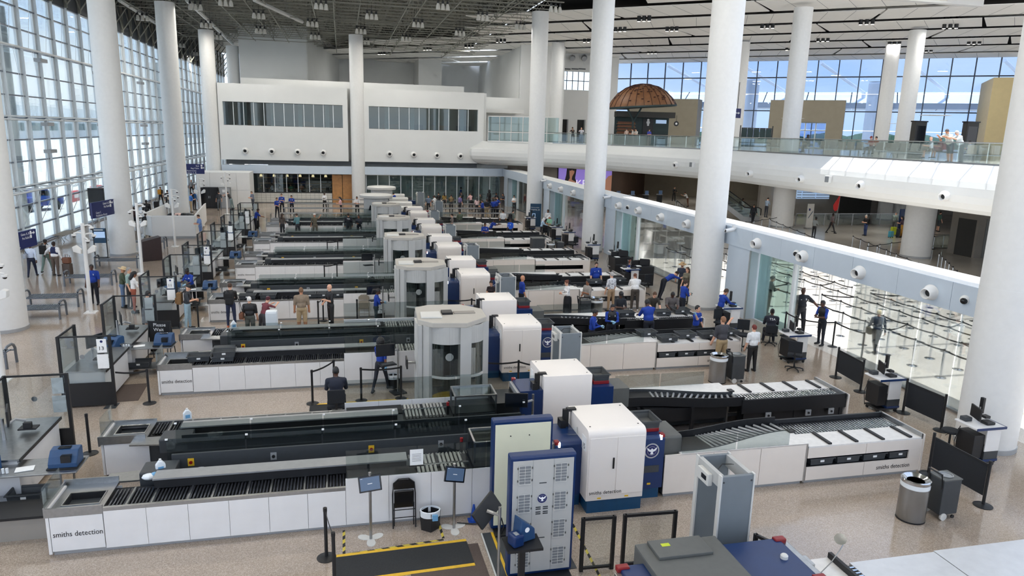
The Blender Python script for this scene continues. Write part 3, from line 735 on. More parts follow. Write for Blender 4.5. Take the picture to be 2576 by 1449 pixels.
for (x, y) in ((1620, 52), (2070, 103/1.0), (1480, 105), (1560, 78), (1640, 134), (1690, 77), (1830, 130), (1260, 105), (1075, 125), (960, 136), (1180, 118), (1930, 70), (2180, 60), (2250, 110), (2390, 70), (2450, 110), (1990, 125), (2330, 130)):  # second half of these rows is added to brighten ceiling and recess walls
    p = G(x, y, 17.35); t = thing('downlight_row', 'row of three recessed downlights between ceiling panels', 'ceiling lamp', tuple(p), math.atan2(u2.y, u2.x), 'downlights between the ceiling panels')
    for k in (-.45, 0, .45): MB().cyl((k, 0, -.05), (k, 0, .9), .16, n=12).build('can', 'black', t, smooth=True); MB().cyl((k, 0, -.06), (k, 0, -.052), .13, n=12).build('lens', 'bulb', t)
    ld = bpy.data.lights.new('down_light', 'AREA'); ld.shape = 'RECTANGLE'; ld.size = 1.2; ld.size_y = .3; ld.energy = 260; ld.color = (1, .97, .92); lo = bpy.data.objects.new('down_light', ld); COL.objects.link(lo); lo.parent = t; lo.location = (0, 0, -.09)
# skylight rim and trusses over the void
sk = MB().box(17.4, 17.8, 4, 46, 17.6, 18.9).box(17.4, 46, 46.4, 47, 17.6, 18.9)
for i in range(12):
    y = 8+i*3.3; sk.box(17.4, 46, y-.05, y+.05, 18.0, 18.2); sk.cyl((26.5, y, 18.2), (33, y+3.3, 18.2), .06, n=5)
for x in (26.5, 36): sk.box(x-.08, x+.08, 4, 46, 17.9, 18.2)
struct('skylight', sk, 'white_paint', label='white skylight framing over the queue hall')
e0 = G(1960, 0, 17.4); 
sof = []
for x, y in ((1890, 2), (2000, 18), (2100, 30), (2250, 37), (2420, 40), (2600, 42), (2850, 44)): sof.append(G(x, y, 18.2))
cs = MB()
for a, b_ in zip(sof[:-1], sof[1:]):
    cs.add([a, b_, b_+Vector((-3.2, -4.2, .8)), a+Vector((-3.2, -4.2, .8))], [(0, 1, 2, 3)])
    cs.add([a, b_, b_+Vector((0, 0, .5)), a+Vector((0, 0, .5))], [(0, 1, 2, 3)])
struct('ceiling_soffit', cs, 'ceiling_white', label='curved white soffit along the skylight edge')

# ---- ticket hall under the balcony
def hallwall(name, x0, y0, x1, y1, m_, label, z1=4.3): return struct(name, MB().slab((x0, y0), (x1, y1), .4, 0, z1), m_, label=label)
p = lambda px, py: G(px, py)
hallwall('wall_hall', 29, 78, 40, 92, 'brown_wall', 'brown wall behind the airline desks')
hallwall('wall_hall', 40, 92, 52, 82, 'beige_wall', 'beige wall with a grey door behind the queue')
hallwall('wall_hall', 41.5, 66, 96, 66, 'taupe_wall', 'taupe wall beyond the glass barrier')
hallwall('wall_hall', 17.0, 79, 29, 78, 'taupe_wall', 'taupe wall beside the purple advertisement')
for a, b_, l in ((2110, 2185, 'dark shutter behind the red flag'), (2270, 2305, 'dark shutter behind the travellers')):
    x0 = AY(a, 540, 65.7).x; x1 = AY(b_, 540, 65.7).x; struct('door_1', MB().box(x0, x1, 65.5, 65.75, 0, 4.3), 'charcoal_wall', label=l)
for px, Y, l in ((1979, 57.0, 'white round column beside the escalator in the hall below'), (2321, 41.2, 'thick white round column in the roped hall below')):
    column(38.4, Y, .95, 0, 4.4, l)
for px, r in ((2225, .7), (2258, .8)): column(AY(px, 540, 62).x, 62, r, 0, 4.4, 'white column before the dark shutters, %s' % ('left one' if r == .7 else 'right one'))
pr = struct('wall_pier', MB().box(42.4, 47, 40.3, 42.6, 0, 4.4), 'taupe_wall', label='taupe pier with a lift door beside the roped hall'); MB().box(42.38, 42.41, 40.5, 42.0, 0, 2.6).build('lift_door', 'charcoal_wall', pr)
MB().box(43.0, 45.5, 40.26, 40.3, 0, 2.7).build('lift_door', 'door_grey', pr)
# high windows low in the hall wall; solid panes glow to stand for daylight
for k, (a, b_) in enumerate(((1948, 1965), (2005, 2015), (2018, 2050), (2053, 2086))):
    x0 = AY(a, 490, 65.6).x; x1 = AY(b_, 490, 65.6).x
    o = struct('window_%d' % (k+1), MB().box(x0, x1, 65.55, 65.75, 1.75, 3.4), 'screen_lit', label='bright louvred window high in the hall wall, number %d' % (k+1)); o['label'] = ['narrow', 'slim', 'wide', 'second wide'][k]+' bright louvred window in the hall wall'
    for j in range(6): MB().box(x0, x1, 65.5, 65.6, 1.85+j*.28, 1.9+j*.28).build('louvre', 'dark_grey', o)
# lamps added under the upper floor to brighten the dark ticket hall
hl0 = None
for x, y in ((33.5, 30), (33.5, 38), (33.5, 46), (34.5, 54), (33, 62), (30, 68), (38, 70), (41, 50), (42, 62), (46, 54), (48, 47), (36, 80), (43, 80), (24, 75)):
    if hl0 is None:
        hl0 = thing('added_hall_lamp', 'square fill lamp added under the ticket hall soffit', 'ceiling lamp', (x, y, 4.2), 0, 'added hall fill lamps'); MB().box(-.4, .4, -.4, .4, 0, .06).build('frame', 'white_paint', hl0); MB().box(-.33, .33, -.33, .33, -.01, 0).build('diffuser', 'bulb', hl0)
        ld = bpy.data.lights.new('hall_fill_light', 'AREA'); ld.shape = 'SQUARE'; ld.size = .7; ld.energy = 75; ld.color = (1, .97, .93); lo = bpy.data.objects.new('hall_fill_light', ld); COL.objects.link(lo); lo.parent = hl0; lo.location = (0, 0, -.03)
    else: dup(hl0, (x, y, 4.2))
# purple advertisement screen
ad = thing('advertising_screen', 'large purple advertising screen with a woman in sunglasses', 'screen', (0, 0, 0))
aw0, aw1 = AY(1406, 460, 74.0), AY(1537, 480, 74.0)
A0 = Vector((aw0.x, 74.0)); A1 = Vector((aw1.x, 74.0))
MB().box(A0.x, A1.x, 74.0, 74.3, 1.2, 4.3).build('panel', 'ad_purple', ad)
MB().box(A0.x-.08, A1.x+.08, 74.3, 74.5, 1.1, 4.4).build('housing', 'black', ad)
w = A1.x-A0.x
def flat(poly, y, m_, nm): MB().prism([(A0.x+w*a, 1.2+3.1*b) for a, b in poly], y, y+.01, 'y').build(nm, m_, ad)
flat([(.14, .95), (.17, 1.0), (.3, 1.0), (.32, .9), (.3, .6), (.33, .45), (.25, .5), (.18, .42), (.1, .45), (.13, .7)], 73.985, 'ad_hair', 'portrait_hair')
flat([(.185, .95), (.24, .99), (.285, .95), (.28, .78), (.245, .66), (.235, .55), (.36, .42), (.5, .12), (.44, 0), (.04, 0), (.05, .36), (.17, .5), (.2, .6), (.19, .75)], 73.97, 'ad_skin', 'portrait_skin')
flat([(.18, .93), (.285, .93), (.28, .85), (.245, .86), (.235, .89), (.225, .86), (.19, .85)], 73.955, 'ad_hair', 'portrait_sunglasses')
flat([(.1, .34), (.13, .5), (.15, .5), (.16, .33), (.28, .33), (.32, .46), (.34, .45), (.38, .05), (.37, 0), (.08, 0)], 73.955, 'ad_pink', 'portrait_top')
flat([(.86, .5), (.93, .68), (1, .72), (1, 0), (.84, 0)], 73.97, 'ad_skin', 'portrait_arm')
text('KRE', 1.1, 'ad_white', ad, (A0.x+w*.31, 73.94, 2.12), (PI/2, 0, 0), 'ad_lettering')

# ---- glass partition under the beam (X = 17)
gp = thing('glass_partition', 'tall clear glass partition between checkpoint and queue hall', 'glass partition', (0, 0, 0))
def gpane(y0, y1, x, m_, z1=3.03, nm='pane'): MB().box(x-.012, x+.012, y0, y1, .05, z1).build(nm, m_, gp)
for base in (14.15, 29.3, 45.0, 60.2):
    top = {14.15: 29.3, 29.3: 45.0, 45.0: 60.2, 60.2: 76.0}[base]
    MB().box(16.8, 17.9, top-2.3, top-.55, 0, 3.05).build('end_pier', 'beam_blue', gp)            # pale pier next to the farther column
    MB().box(16.8, 16.86, top-2.36, top-2.3, 0, 3.05).build('pier_edge', 'grey_metal', gp)
    for i in range(2): gpane(top-4.9+i*1.28, top-3.65+i*1.28, 17.3, 'glass_green')
    MB().box(17.2, 17.4, top-4.95, top-4.85, 0, 3.05).build('post', 'mullion', gp)
    y = base+.9
    while y < top-5.0:
        if not (base == 14.15 and 20.3 < y < 24.0): gpane(y, min(y+1.45, top-5.0), 17.3, 'glass_clear')
        y += 1.5
    MB().box(17.22, 17.38, base+.8, 20.8 if base == 14.15 else top-2.3, 0, .06).build('floor_channel', 'brushed', gp)

# ---- air nozzles, cameras, speakers on beams and parapets
def nozzle(p, d, s, label, name='air_nozzle'):
    d = Vector(d).normalized(); t = thing(name, label, 'air nozzle', tuple(p), 0, 'round white air nozzles'); t.rotation_euler = d.to_track_quat('Z', 'Y').to_euler()
    MB().lathe([(.30*s, 0), (.33*s, .05*s), (.30*s, .1*s), (.28*s, .18*s), (.22*s, .42*s), (.20*s, .44*s), (.18*s, .42*s), (.14*s, .2*s)], 20).build('housing', 'white_paint', t, smooth=True)
    MB().lathe([(0, .2*s), (.165*s, .21*s)], 16).build('throat', 'black', t); return t
rows = []
for i, px in enumerate((617, 684, 749, 813)): nozzle(AY(px, 379+i*1.6, 75.98), (0, -1, -.1), 1.0, 'white air nozzle on the office block by the curtain wall, %s from the column' % ORD[3-i])
for i, px in enumerate((980, 1041, 1099, 1158)): nozzle(AY(px, 387+i*1.8, 75.98), (0, -1, -.1), 1.0, 'white air nozzle on the office block by the balcony, %s from the column' % ORD[i])
for i, (x, y) in enumerate(((1386, 467.6), (1414, 476), (1445.5, 485), (1560, 517), (1610, 529), (1666, 546), (1732, 563), (1907, 612), (2023, 644.6), (2165, 685), (2344, 735))):
    nozzle(AX(x, y, 16.735), (-1, -.25, -.1), .72, 'white air nozzle on the blue-white beam, %s from the near column' % ORD[10-i])
for i, (x, y) in enumerate(((1888, 436), (2016, 450), (2167, 466), (2378, 493))):
    nozzle(AX(x, y, 29.5), (-1, -.35, -.15), .85, 'white air nozzle on the balcony parapet, %s from the near column' % ORD[3-i])
for i, (x, y, Y, nx, ny) in enumerate(((1402, 402, 69.9, -.7, -.9), (1576, 409, 63.2, -.8, -.7), (1701, 415, 57, -.9, -.5))):
    nozzle(AY(x, y, Y), (nx, ny, -.1), .9, 'white air nozzle on the angled balcony parapet, %s from the office block' % ORD[i])
for i, (x, y) in enumerate(((2004, 637), (2427, 754), (1580, 521))):
    t = thing('dome_camera', ['dome camera on the beam beside a pair of nozzles', 'dome camera on the beam by the nearest column', 'small dome camera on the beam past the middle column'][i], 'camera', tuple(AX(x, y, 16.72)))
    MB().ball((0, 0, 0), .13, 12, 8).build('dome', 'white_paint', t, smooth=True); MB().ball((-.05, -.03, -.02), .10, 12, 8).build('lens_dome', 'black_gloss', t, smooth=True)
for i, (x, y, X) in enumerate(((2087, 451, 29.45), (1744, 414, 27.9))):
    t = thing('wall_speaker', ['small white speaker on the balcony parapet between nozzles', 'small white speaker on the parapet near the middle column'][i], 'speaker', tuple(AX(x, y, X)), R_(20))
    MB().box(-.3, 0, -.16, .16, -.22, .22).build('cabinet', 'white_paint', t, bevel=.02); MB().box(-.31, -.3, -.13, .13, -.18, .18).build('grille', 'ink_grey', t); MB().box(0, .12, -.05, .05, -.05, .05).build('bracket', 'grey_metal', t)
for i, (x, y) in enumerate(((1848, 577), (1535, 495), (1374, 454))):
    t = thing('bullet_camera', ['white bullet camera on the beam beside the large middle column', 'white bullet camera on the beam right of the ad column', 'white bullet camera on the beam beside the banner column'][i], 'camera', tuple(AX(x, y, 16.7)))
    MB().cyl((-.05, 0, 0), (-.5, -.1, -.05), .09, .08, 12).build('barrel', 'white_paint', t, smooth=True); MB().box(-.1, .05, -.05, .05, 0, .18).build('bracket', 'white_paint', t); MB().cyl((-.5, -.1, -.05), (-.51, -.1, -.05), .06, n=12).build('lens', 'black_gloss', t)
# ============================================================ CHECKPOINT LANES
Y0 = [13.05, 21.15, 29.3, 36.9, 44.6, 52.3]
MIR = 4.04          # depth of a pair of lanes, back to back
def rowname(k): return 'in the %s row' % ORD[k]

def rounded_profile(y0, y1, z0, z1, r, n=6, back=False):
    """(y,z) outline with the upper front edge rounded"""
    p = [(y0, z0)]
    for i in range(n+1):
        t = PI/2*i/n; p.append((y0+r-r*math.cos(t), z1-r+r*math.sin(t)))
    p += [(y1, z1), (y1, z0)]
    return p

# ---------- loading conveyor (x runs along the lane, y = 0 is the outer face)
def make_loading():
    t = thing('loading_conveyor', 'x', 'conveyor')
    MB().box(-5.2, 4.05, .06, 1.0, .04, .74).box(-.05, 4.05, .06, .98, .74, .9).build('carcass', 'dark_grey', t)
    MB().box(-5.22, 4.05, .05, .09, 0, .1).build('plinth', 'grey_metal', t)
    MB().box(-5.28, -5.23, 0, .95, .04, .9).build('end_panel', 'panel_white', t)
    MB().box(-5.22, -4.36, 0, .03, .09, .755).build('panel', 'panel_white', t, bevel=.004)
    w = (4.35-.09)/6
    lm = MB().box(.003, w-.003, 0, .03, .07, .80).mesh('panel', 'panel_white', bevel=.004)
    for i in range(6): link('panel', lm, t, (-4.35+i*w, 0, 0))
    hw = 4.14/5; hm = MB().box(.003, hw-.003, 0, .03, .07, 1.04).mesh('panel', 'panel_white', bevel=.004)
    for i in range(5): link('panel', hm, t, (-.09+i*hw, 0, 0))
    # inner face of the loading end
    MB().box(-5.2, -4.3, 1.0, 1.02, .08, .78).build('inner_panel', 'panel_white', t)
    # steel receiving shelf with its recessed hopper
    MB().box(-5.3, -4.35, -.005, .03, .76, .93).box(-5.3, -5.27, -.005, 1.05, .76, .95).box(-5.3, -4.35, 1.02, 1.05, .80, .98).build('shelf_rim', 'steel', t)
    MB().box(-5.27, -5.08, .03, 1.02, .82, .86).box(-4.46, -4.35, .03, 1.02, .82, .86).box(-5.08, -4.46, .03, .2, .82, .86).box(-5.08, -4.46, .68, 1.02, .82, .86).build('shelf', 'brushed', t)
    MB().tube([(-5.08, .2, .865), (-4.46, .2, .865), (-4.46, .68, .865), (-5.08, .68, .865)], .018, 6, closed=True).build('hopper_rim', 'steel', t)
    MB().box(-5.08, -4.46, .2, .68, .70, .72).box(-5.08, -5.06, .2, .68, .72, .86).box(-4.48, -4.46, .2, .68, .72, .86).box(-5.06, -4.48, .66, .68, .72, .86).build('hopper', 'rubber', t)
    MB().box(-5.295, -5.28, .02, .85, .95, 1.32).build('end_glass', 'glass_clear', t)
    MB().box(-5.30, -5.297, .05, .2, 1.0, 1.25).build('notice', 'paper', t)
    # roller bed
    MB().box(-4.35, -.09, 0.0, .07, .80, .865).build('edge_strip', 'steel', t)
    MB().box(-4.35, 1.25, .07, .75, .765, .795).build('bed', 'black', t)
    r = MB()
    x = -4.28
    while x < 1.2:
        r.cyl((x, .09, .83), (x, .72, .83), .021, n=6, caps=False); x += .062
    r.build('roller_bed', 'roller_dark', t, kind='stuff', smooth=True)
    d = MB(); x = -4.0; k = 0
    while x < 0:
        d.box(x, x+.035, .07, .74, .80, .862); x += (.42, .62)[k % 2]; k += 1
    d.build('cross_bars', 'brushed', t)
    MB().box(-3.98, -3.34, .98, 1.5, .70, 1.02).build('return_hood', 'dark_grey', t, bevel=.03); MB().prism([(-4.6, .98), (-4.0, .98), (-3.5, 1.25), (-3.98, 1.42), (-4.6, 1.36)], .855, .885).build('side_shelf', 'steel', t)
    # covered return rail
    MB().box(-3.63, 1.13, .62, .95, .86, 1.03).build('rail_side', 'black', t); MB().box(-3.65, 1.15, .60, .97, 1.03, 1.06).build('rail_cover', 'rail_grey', t)
    # return roller track behind the rail
    MB().box(-3.5, 4.0, 1.02, 1.5, .66, .70).build('return_bed', 'black', t)
    rr = MB(); x = -3.4
    while x < 4.0: rr.cyl((x, 1.06, .74), (x, 1.46, .74), .022, n=6, caps=False); x += .075
    rr.build('return_rollers', 'roller_light', t, kind='stuff', smooth=True)
    MB().box(-3.5, 4.0, 1.5, 1.56, .2, 1.12).build('back_board', 'dark_grey', t)
    for i, x in enumerate((-3.2, -1.6, .4, 1.9)):
        sw = MB().box(x, x+.12, 1.485, 1.5, .86, 1.02).build('switch_box', 'yellow' if i in (0, 2) else 'grey_metal', t); MB().cyl((x+.06, 1.485, .94), (x+.06, 1.46, .94), .035, n=8).build('knob', 'red_plastic' if i in (0, 2) else 'black', sw)
    # belts and pale rollers before the scanner
    MB().box(-.05, 1.28, .06, .60, .88, .93).build('belt', 'rubber', t)
    MB().box(1.28, 4.05, .06, 1.0, .86, .91).build('infeed_bed', 'black', t)
    ra = MB().cyl((0, .16, .945), (0, .46, .945), .034, n=10).mesh('roller', 'roller_light', smooth=True); rb = MB().cyl((0, .54, .945), (0, .97, .945), .034, n=10).mesh('roller', 'roller_light', smooth=True)
    for i in range(11):
        link('roller', ra, t, (1.36+i*.085+(.05 if i > 4 else 0), 0, 0)); link('roller', rb, t, (1.36+i*.085+(.05 if i > 4 else 0), 0, 0))
    MB().box(1.28, 2.4, .47, .53, .9, .97).build('guide_strip', 'brushed', t)
    # clear hood box before the tunnel
    h = MB().box(2.5, 3.5, .35, .362, .98, 1.42).box(2.5, 3.5, 1.05, 1.062, .98, 1.42).box(2.5, 3.5, .35, 1.06, 1.42, 1.432).build('hood', 'glass_clear', t)
    e = MB()
    for x in (2.5, 3.5):
        for y in (.35, 1.06): e.box(x-.02, x+.02, y-.02, y+.02, .93, 1.44)
        e.box(x-.02, x+.02, .35, 1.06, 1.42, 1.45)
    for y in (.35, 1.06): e.box(2.5, 3.5, y-.02, y+.02, 1.42, 1.45).box(2.5, 3.5, y-.02, y+.02, .93, .98)
    e.build('hood_frame', 'brushed', t)
    MB().box(2.45, 4.08, .15, 1.05, .93, 1.0).box(3.5, 4.08, .1, 1.05, 1.0, 1.2).build('tunnel_mouth', 'black', t)
    # glass screens
    for i in range(3): MB().box(-.07+i*1.38, 1.28+i*1.38, .01, .022, 1.04, 1.62).build('screen_pane', 'glass_lane', t)
    for i in range(5): MB().box(-3.6+i*1.53, -2.1+i*1.53, 1.60, 1.612, .95, 1.42).build('screen_pane', 'glass_lane', t)
    for i in range(6): MB().box(-3.62+i*1.53, -3.57+i*1.53, 1.59, 1.62, 1.40, 1.43).build('glass_clip', 'paper', t)
    em = MB().box(2.3, 2.36, .95, 1.01, .97, 1.2).build('signal_post', 'black', t); MB().cyl((2.33, .98, 1.2), (2.33, .98, 1.28), .035, n=10).build('signal_light', 'red_plastic', em)
    return t

# ---------- CT scanner
def emblem(parent, x, y, z, r, face=-1):
    """round seal: pale ring, blue field, pale spread eagle; lies in the xz plane"""
    o = MB()
    o.cyl((x, y, z), (x, y+face*.004, z), r, n=32, mi=2); o.cyl((x, y, z), (x, y+face*.006, z), r*.84, n=32, mi=1); o.cyl((x, y, z), (x, y+face*.0075, z), r*.60, n=28, mi=2); o.cyl((x, y, z), (x, y+face*.009, z), r*.56, n=28, mi=1)
    half = [(0, .42), (.08, .40), (.13, .27), (.28, .22), (.5, .34), (.82, .56), (.76, .28), (.58, .04), (.36, -.1), (.2, -.12), (.17, -.28), (.28, -.5), (0, -.58)]
    pts = half+[(-p, q) for p, q in half[-2:0:-1]]
    o.prism([(x+p*r*.82, z+q*r*.82) for p, q in pts], y, y+face*.012, 'y', 0)
    return o.build('emblem', ['white_ink', 'sign_navy', 'scanner_grey'], parent)
def make_ct(front=True):
    t = thing('baggage_scanner', 'x', 'baggage scanner')
    prof = rounded_profile(-.35, 1.05, .28, 1.82, .13)
    body = MB().prism(prof, 4.70, 5.95, 'x').build('body', 'ct_white', t, smooth=True, bevel=.012)
    for x in (4.80, 5.85):
        for y in (-.12, .9): MB().cyl((x, y, 1.82), (x, y, 1.826), .018, n=10).build('cap', 'black', body)
    MB().box(4.74, 5.93, -.33, 1.0, 0, .28).build('plinth', 'plinth_blue', t)
    for i in range(2):
        d = MB().box(4.735+i*.60, 5.32+i*.60, -.362, -.348, .40, 1.66).build('door', 'ct_white', t, bevel=.004)
        if i == 0: h = MB().box(5.24, 5.275, -.385, -.362, .98, 1.22).build('handle', 'black', d, bevel=.006)
        MB().box(4.95+i*.6, 5.03+i*.6, -.356, -.350, .315, .345).build('label_plate', 'yellow', body)
    if front:
        text('smiths detection', .115, 'ink', t, (4.76, -.3655, .425), (PI/2, 0, 0), sx=.92)
    # blue tunnels
    MB().prism(rounded_profile(.02, 1.0, .25, 1.45, .08), 4.12, 4.70, 'x').build('entry_tunnel', 'tsa_blue', t, smooth=True); MB().box(4.15, 4.7, .05, .98, 0, .25).build('entry_plinth', 'plinth_blue', t)
    ex = MB().prism(rounded_profile(.0, 1.0, .25, 1.45, .08), 5.95, 6.55, 'x').build('exit_tunnel', 'tsa_blue', t, smooth=True); MB().box(5.97, 6.5, .05, .98, 0, .25).build('exit_plinth', 'plinth_blue', t)
    MB().box(4.05, 4.13, .08, .95, .8, 1.40).build('curtain_frame', 'grey_metal', t); MB().box(4.03, 4.06, .16, .87, .85, 1.28).build('lead_curtain', 'black', t)
    MB().prism(rounded_profile(.12, .95, .85, 1.36, .06), 6.55, 7.0, 'x').build('exit_hood', 'hood_grey', t, smooth=True)
    if front:
        emblem(t, 6.26, -.003, 1.12, .17); MB().box(6.05, 6.45, -.006, 0, .62, .78).build('vent', 'dark_grey', ex)
        MB().box(6.2, 6.28, -.006, 0, .34, .38).build('label_plate', 'yellow', ex)
    for x, m_ in ((4.16, 'red_plastic'), (6.5, 'red_plastic')):
        wl2 = MB().box(x-.05, x+.05, .0, .14, 1.40, 1.48).build('warning_light', m_, t, bevel=.02); MB().box(x+.02 if x < 5 else x-.06, x+.06 if x < 5 else x-.02, -.012, .05, 1.36, 1.46).build('light_strip', 'white_light', wl2)
    # hoist bracket at the rear left
    b = MB().box(4.60, 4.80, .78, .9, 1.80, 1.86).box(4.52, 4.64, .8, .88, 1.0, 1.84).box(4.44, 4.56, .72, .96, 1.05, 1.62).build('side_cabinet', 'black', t)
    MB().box(4.692, 4.70, -.22, .02, 1.32, 1.62).build('number_sheet', 'paper', t)
    MB().box(6.08, 6.5, .22, .8, 1.45, 1.535).build('red_stand', 'red_plastic', t, bevel=.01)
    g = MB().box(4.5, 4.7, .35, .365, 1.46, 1.62).build('tunnel_guard', 'glass_clear', t)
    return t

# ---------- tray (grey bin)
def tray_mesh():
    w, d, h = .66, .46, .17; t = .035
    m_ = MB(); o_ = [(-w/2, -d/2), (w/2, -d/2), (w/2, d/2), (-w/2, d/2)]
    i_ = [(a*.93, b*.90) for a, b in o_]; lo = [(a*.86, b*.82) for a, b in o_]; li = [(a*.82, b*.77) for a, b in o_]
    vs = [(a, b, h) for a, b in o_]+[(a*.90, b*.87, h-.025) for a, b in o_]+[(a, b, 0) for a, b in lo]+[(a, b, h) for a, b in i_]+[(a, b, .012) for a, b in li]+[(a, b, h-.025) for a, b in o_]
    f = []
    for k in range(4):
        n = (k+1) % 4
        m_.add([vs[k], vs[n], vs[12+n], vs[12+k]], [(0, 1, 2, 3)])            # rim top
        m_.add([vs[20+k], vs[20+n], vs[n], vs[k]], [(0, 1, 2, 3)])            # rim side
        m_.add([vs[4+k], vs[4+n], vs[20+n], vs[20+k]], [(0, 1, 2, 3)])
        m_.add([vs[8+k], vs[8+n], vs[4+n], vs[4+k]], [(0, 1, 2, 3)])          # outer wall
        m_.add([vs[12+k], vs[12+n], vs[16+n], vs[16+k]], [(0, 1, 2, 3)], 1)   # inner wall
    m_.add([vs[16], vs[17], vs[18], vs[19]], [(0, 1, 2, 3)], 1); m_.add([vs[11], vs[10], vs[9], vs[8]], [(0, 1, 2, 3)])
    return m_.mesh('tray_shell', ['bin_grey', 'bin_inside'])
TRAYM = tray_mesh()
LBLM = MB().box(-.05, .05, -.212, -.203, .07, .12).mesh('tray_label', 'paper')
tray_n = [0]
def tray(x, y, z, label, group, rz=0, sc=1.0):
    t = thing('security_tray', label, 'tray', (x, y, z), rz, group, (sc, sc, sc)); link('shell', TRAYM, t); link('label_card', LBLM, t); return t

# ---------- exit conveyor
def scurve(x, ya, yb, xa=7.3, xb=10.0):
    u = max(0, min(1, (x-xa)/(xb-xa))); u = u*u*(3-2*u); return ya+(yb-ya)*u
def make_exit(front=True):
    t = thing('exit_conveyor', 'x', 'conveyor')
    pw = (10.04-6.58)/3; pm_ = MB().box(.005, pw-.005, 0, .03, .08, .985).mesh('panel', 'warm_panel', bevel=.004)
    for i in range(3): link('panel', pm_, t, (6.58+i*pw, 0, 0))
    MB().box(6.62, 10.0, .05, .09, 0, .1).build('plinth', 'grey_metal', t)
    MB().box(6.6, 10.02, .06, .5, .05, .9).build('carcass', 'dark_grey', t)
    MB().box(10.02, 10.07, 0, .62, .05, .985).build('end_board', 'taupe_wall', t)
    # white stone top with S-shaped inner edge
    xs = [6.95+i*(10.07-6.95)/16 for i in range(17)]
    MB().prism([(x, .0) for x in xs]+[(x, scurve(x, .12, .74)) for x in xs[::-1]], .955, .99).build('stone_top', 'stone_top', t)
    # curved roller bed
    a = [(x, scurve(x, .12, .74)) for x in xs]; b = [(x, scurve(x, .92, 1.34, 7.1, 9.6)) for x in xs]
    MB().prism(a+b[::-1], .84, .88).build('curve_bed', 'black', t)
    n = 15; cr = []
    for i in range(n):
        u = i/(n-1); x = 7.9+u*2.15; x2 = x-.10-.35*math.sin(PI*u)
        m_ = MB().cyl((x, scurve(x, .12, .74)+.03, .915), (x2, scurve(x2, .92, 1.34, 7.1, 9.6)-.03, .912), .034, n=10)
        m_.build('curve_roller', 'rail_grey', t, smooth=True)
    MB().box(6.95, 7.85, .14, .92, .88, .93).build('belt', 'rubber', t)
    gd = MB()
    for i in range(16):
        for p, q in ((b[i], b[i+1]),):
            gd.slab(p, q, .03, .84, 1.08)
    gd.build('back_guard', 'black', t)
    g2 = MB()
    for i in range(16): g2.slab(a[i], a[i+1], .02, .86, 1.0)
    g2.build('front_guard', 'dark_grey', t)
    for i in range(2): MB().box(6.98+i*1.32, 8.26+i*1.32, .02, .032, .99, 1.36).build('screen_pane', 'glass_lane', t)
    # collection table
    for z0, z1 in ((.08, .40), (.62, .87)):
        for i in range(2): MB().box(10.09+i*1.53, 11.61+i*1.53, 0, .03, z0, z1).build('panel', 'warm_panel', t, bevel=.003)
    MB().box(12.8, 13.14, 0, .03, .40, .62).build('panel', 'warm_panel', t)
    MB().box(10.1, 13.14, .05, .09, 0, .09).build('plinth', 'grey_metal', t)
    MB().box(13.14, 13.19, -.01, 1.42, .06, .985).build('end_panel', 'warm_panel', t)
    MB().box(13.10, 13.14, 0, 1.42, .87, 1.0).build('end_rail', 'steel', t)
    MB().box(10.09, 12.8, .03, .65, .37, .40).box(10.09, 12.8, .62, .65, .40, .87).build('tray_shelf', 'black', t)
    MB().box(10.09, 13.12, 0, .68, .87, .905).build('steel_top', 'stone_top', t)
    for x in (10.62, 11.32, 12.03, 12.78): MB().box(x, x+.09, .03, .66, .905, .945).build('divider', 'black', t, bevel=.012)
    MB().box(9.98, 10.12, .58, .76, .99, 1.03).build('corner_pad', 'black', t, bevel=.012)
    MB().box(10.07, 13.12, .68, 1.30, .80, .84).build('bed', 'black', t)
    r = MB(); x = 10.13
    while x < 13.1: r.cyl((x, .70, .880), (x, 1.28, .880), .024, n=10, caps=False); x += .084
    r.build('roller_bed', 'chrome', t, kind='stuff', smooth=True)
    MB().box(10.0, 13.14, 1.32, 1.38, .62, 1.0).build('back_board', 'black', t)
    MB().box(10.1, 13.1, 1.0, 1.3, .3, .6).box(7.4, 9.7, .7, 1.15, .45, .80).build('drive_housing', 'black', t)
    lg = MB().box(7.2, 7.28, 1.0, 1.08, 0, .85).build('leg', 'black', t)
    for x in (8.6, 10.1, 11.6, 13.0): MB().box(x, x+.08, 1.24, 1.32, 0, .85).build('leg', 'black', t)
    for i, x in enumerate((10.7, 11.9, 12.6)):
        c = MB().box(x, x+.16, 1.382, 1.41, .46, .62).build('control_box', 'grey_metal', t); MB().cyl((x+.08, 1.41, .54), (x+.08, 1.43, .54), .03, n=8).build('knob', 'black', c)
    MB().box(11.3, 11.9, 1.05, 1.36, .02, .3).build('drawer_unit', 'scanner_light', t); MB().cyl((11.7, 1.2, .3), (11.7, 1.2, .4), .07, .04, 10).build('beacon', 'yellow', t)
    if front:
        text('smiths detection', .15, 'ink', t, (11.95, -.004, .19), (PI/2, 0, 0), sx=.92)
    return t

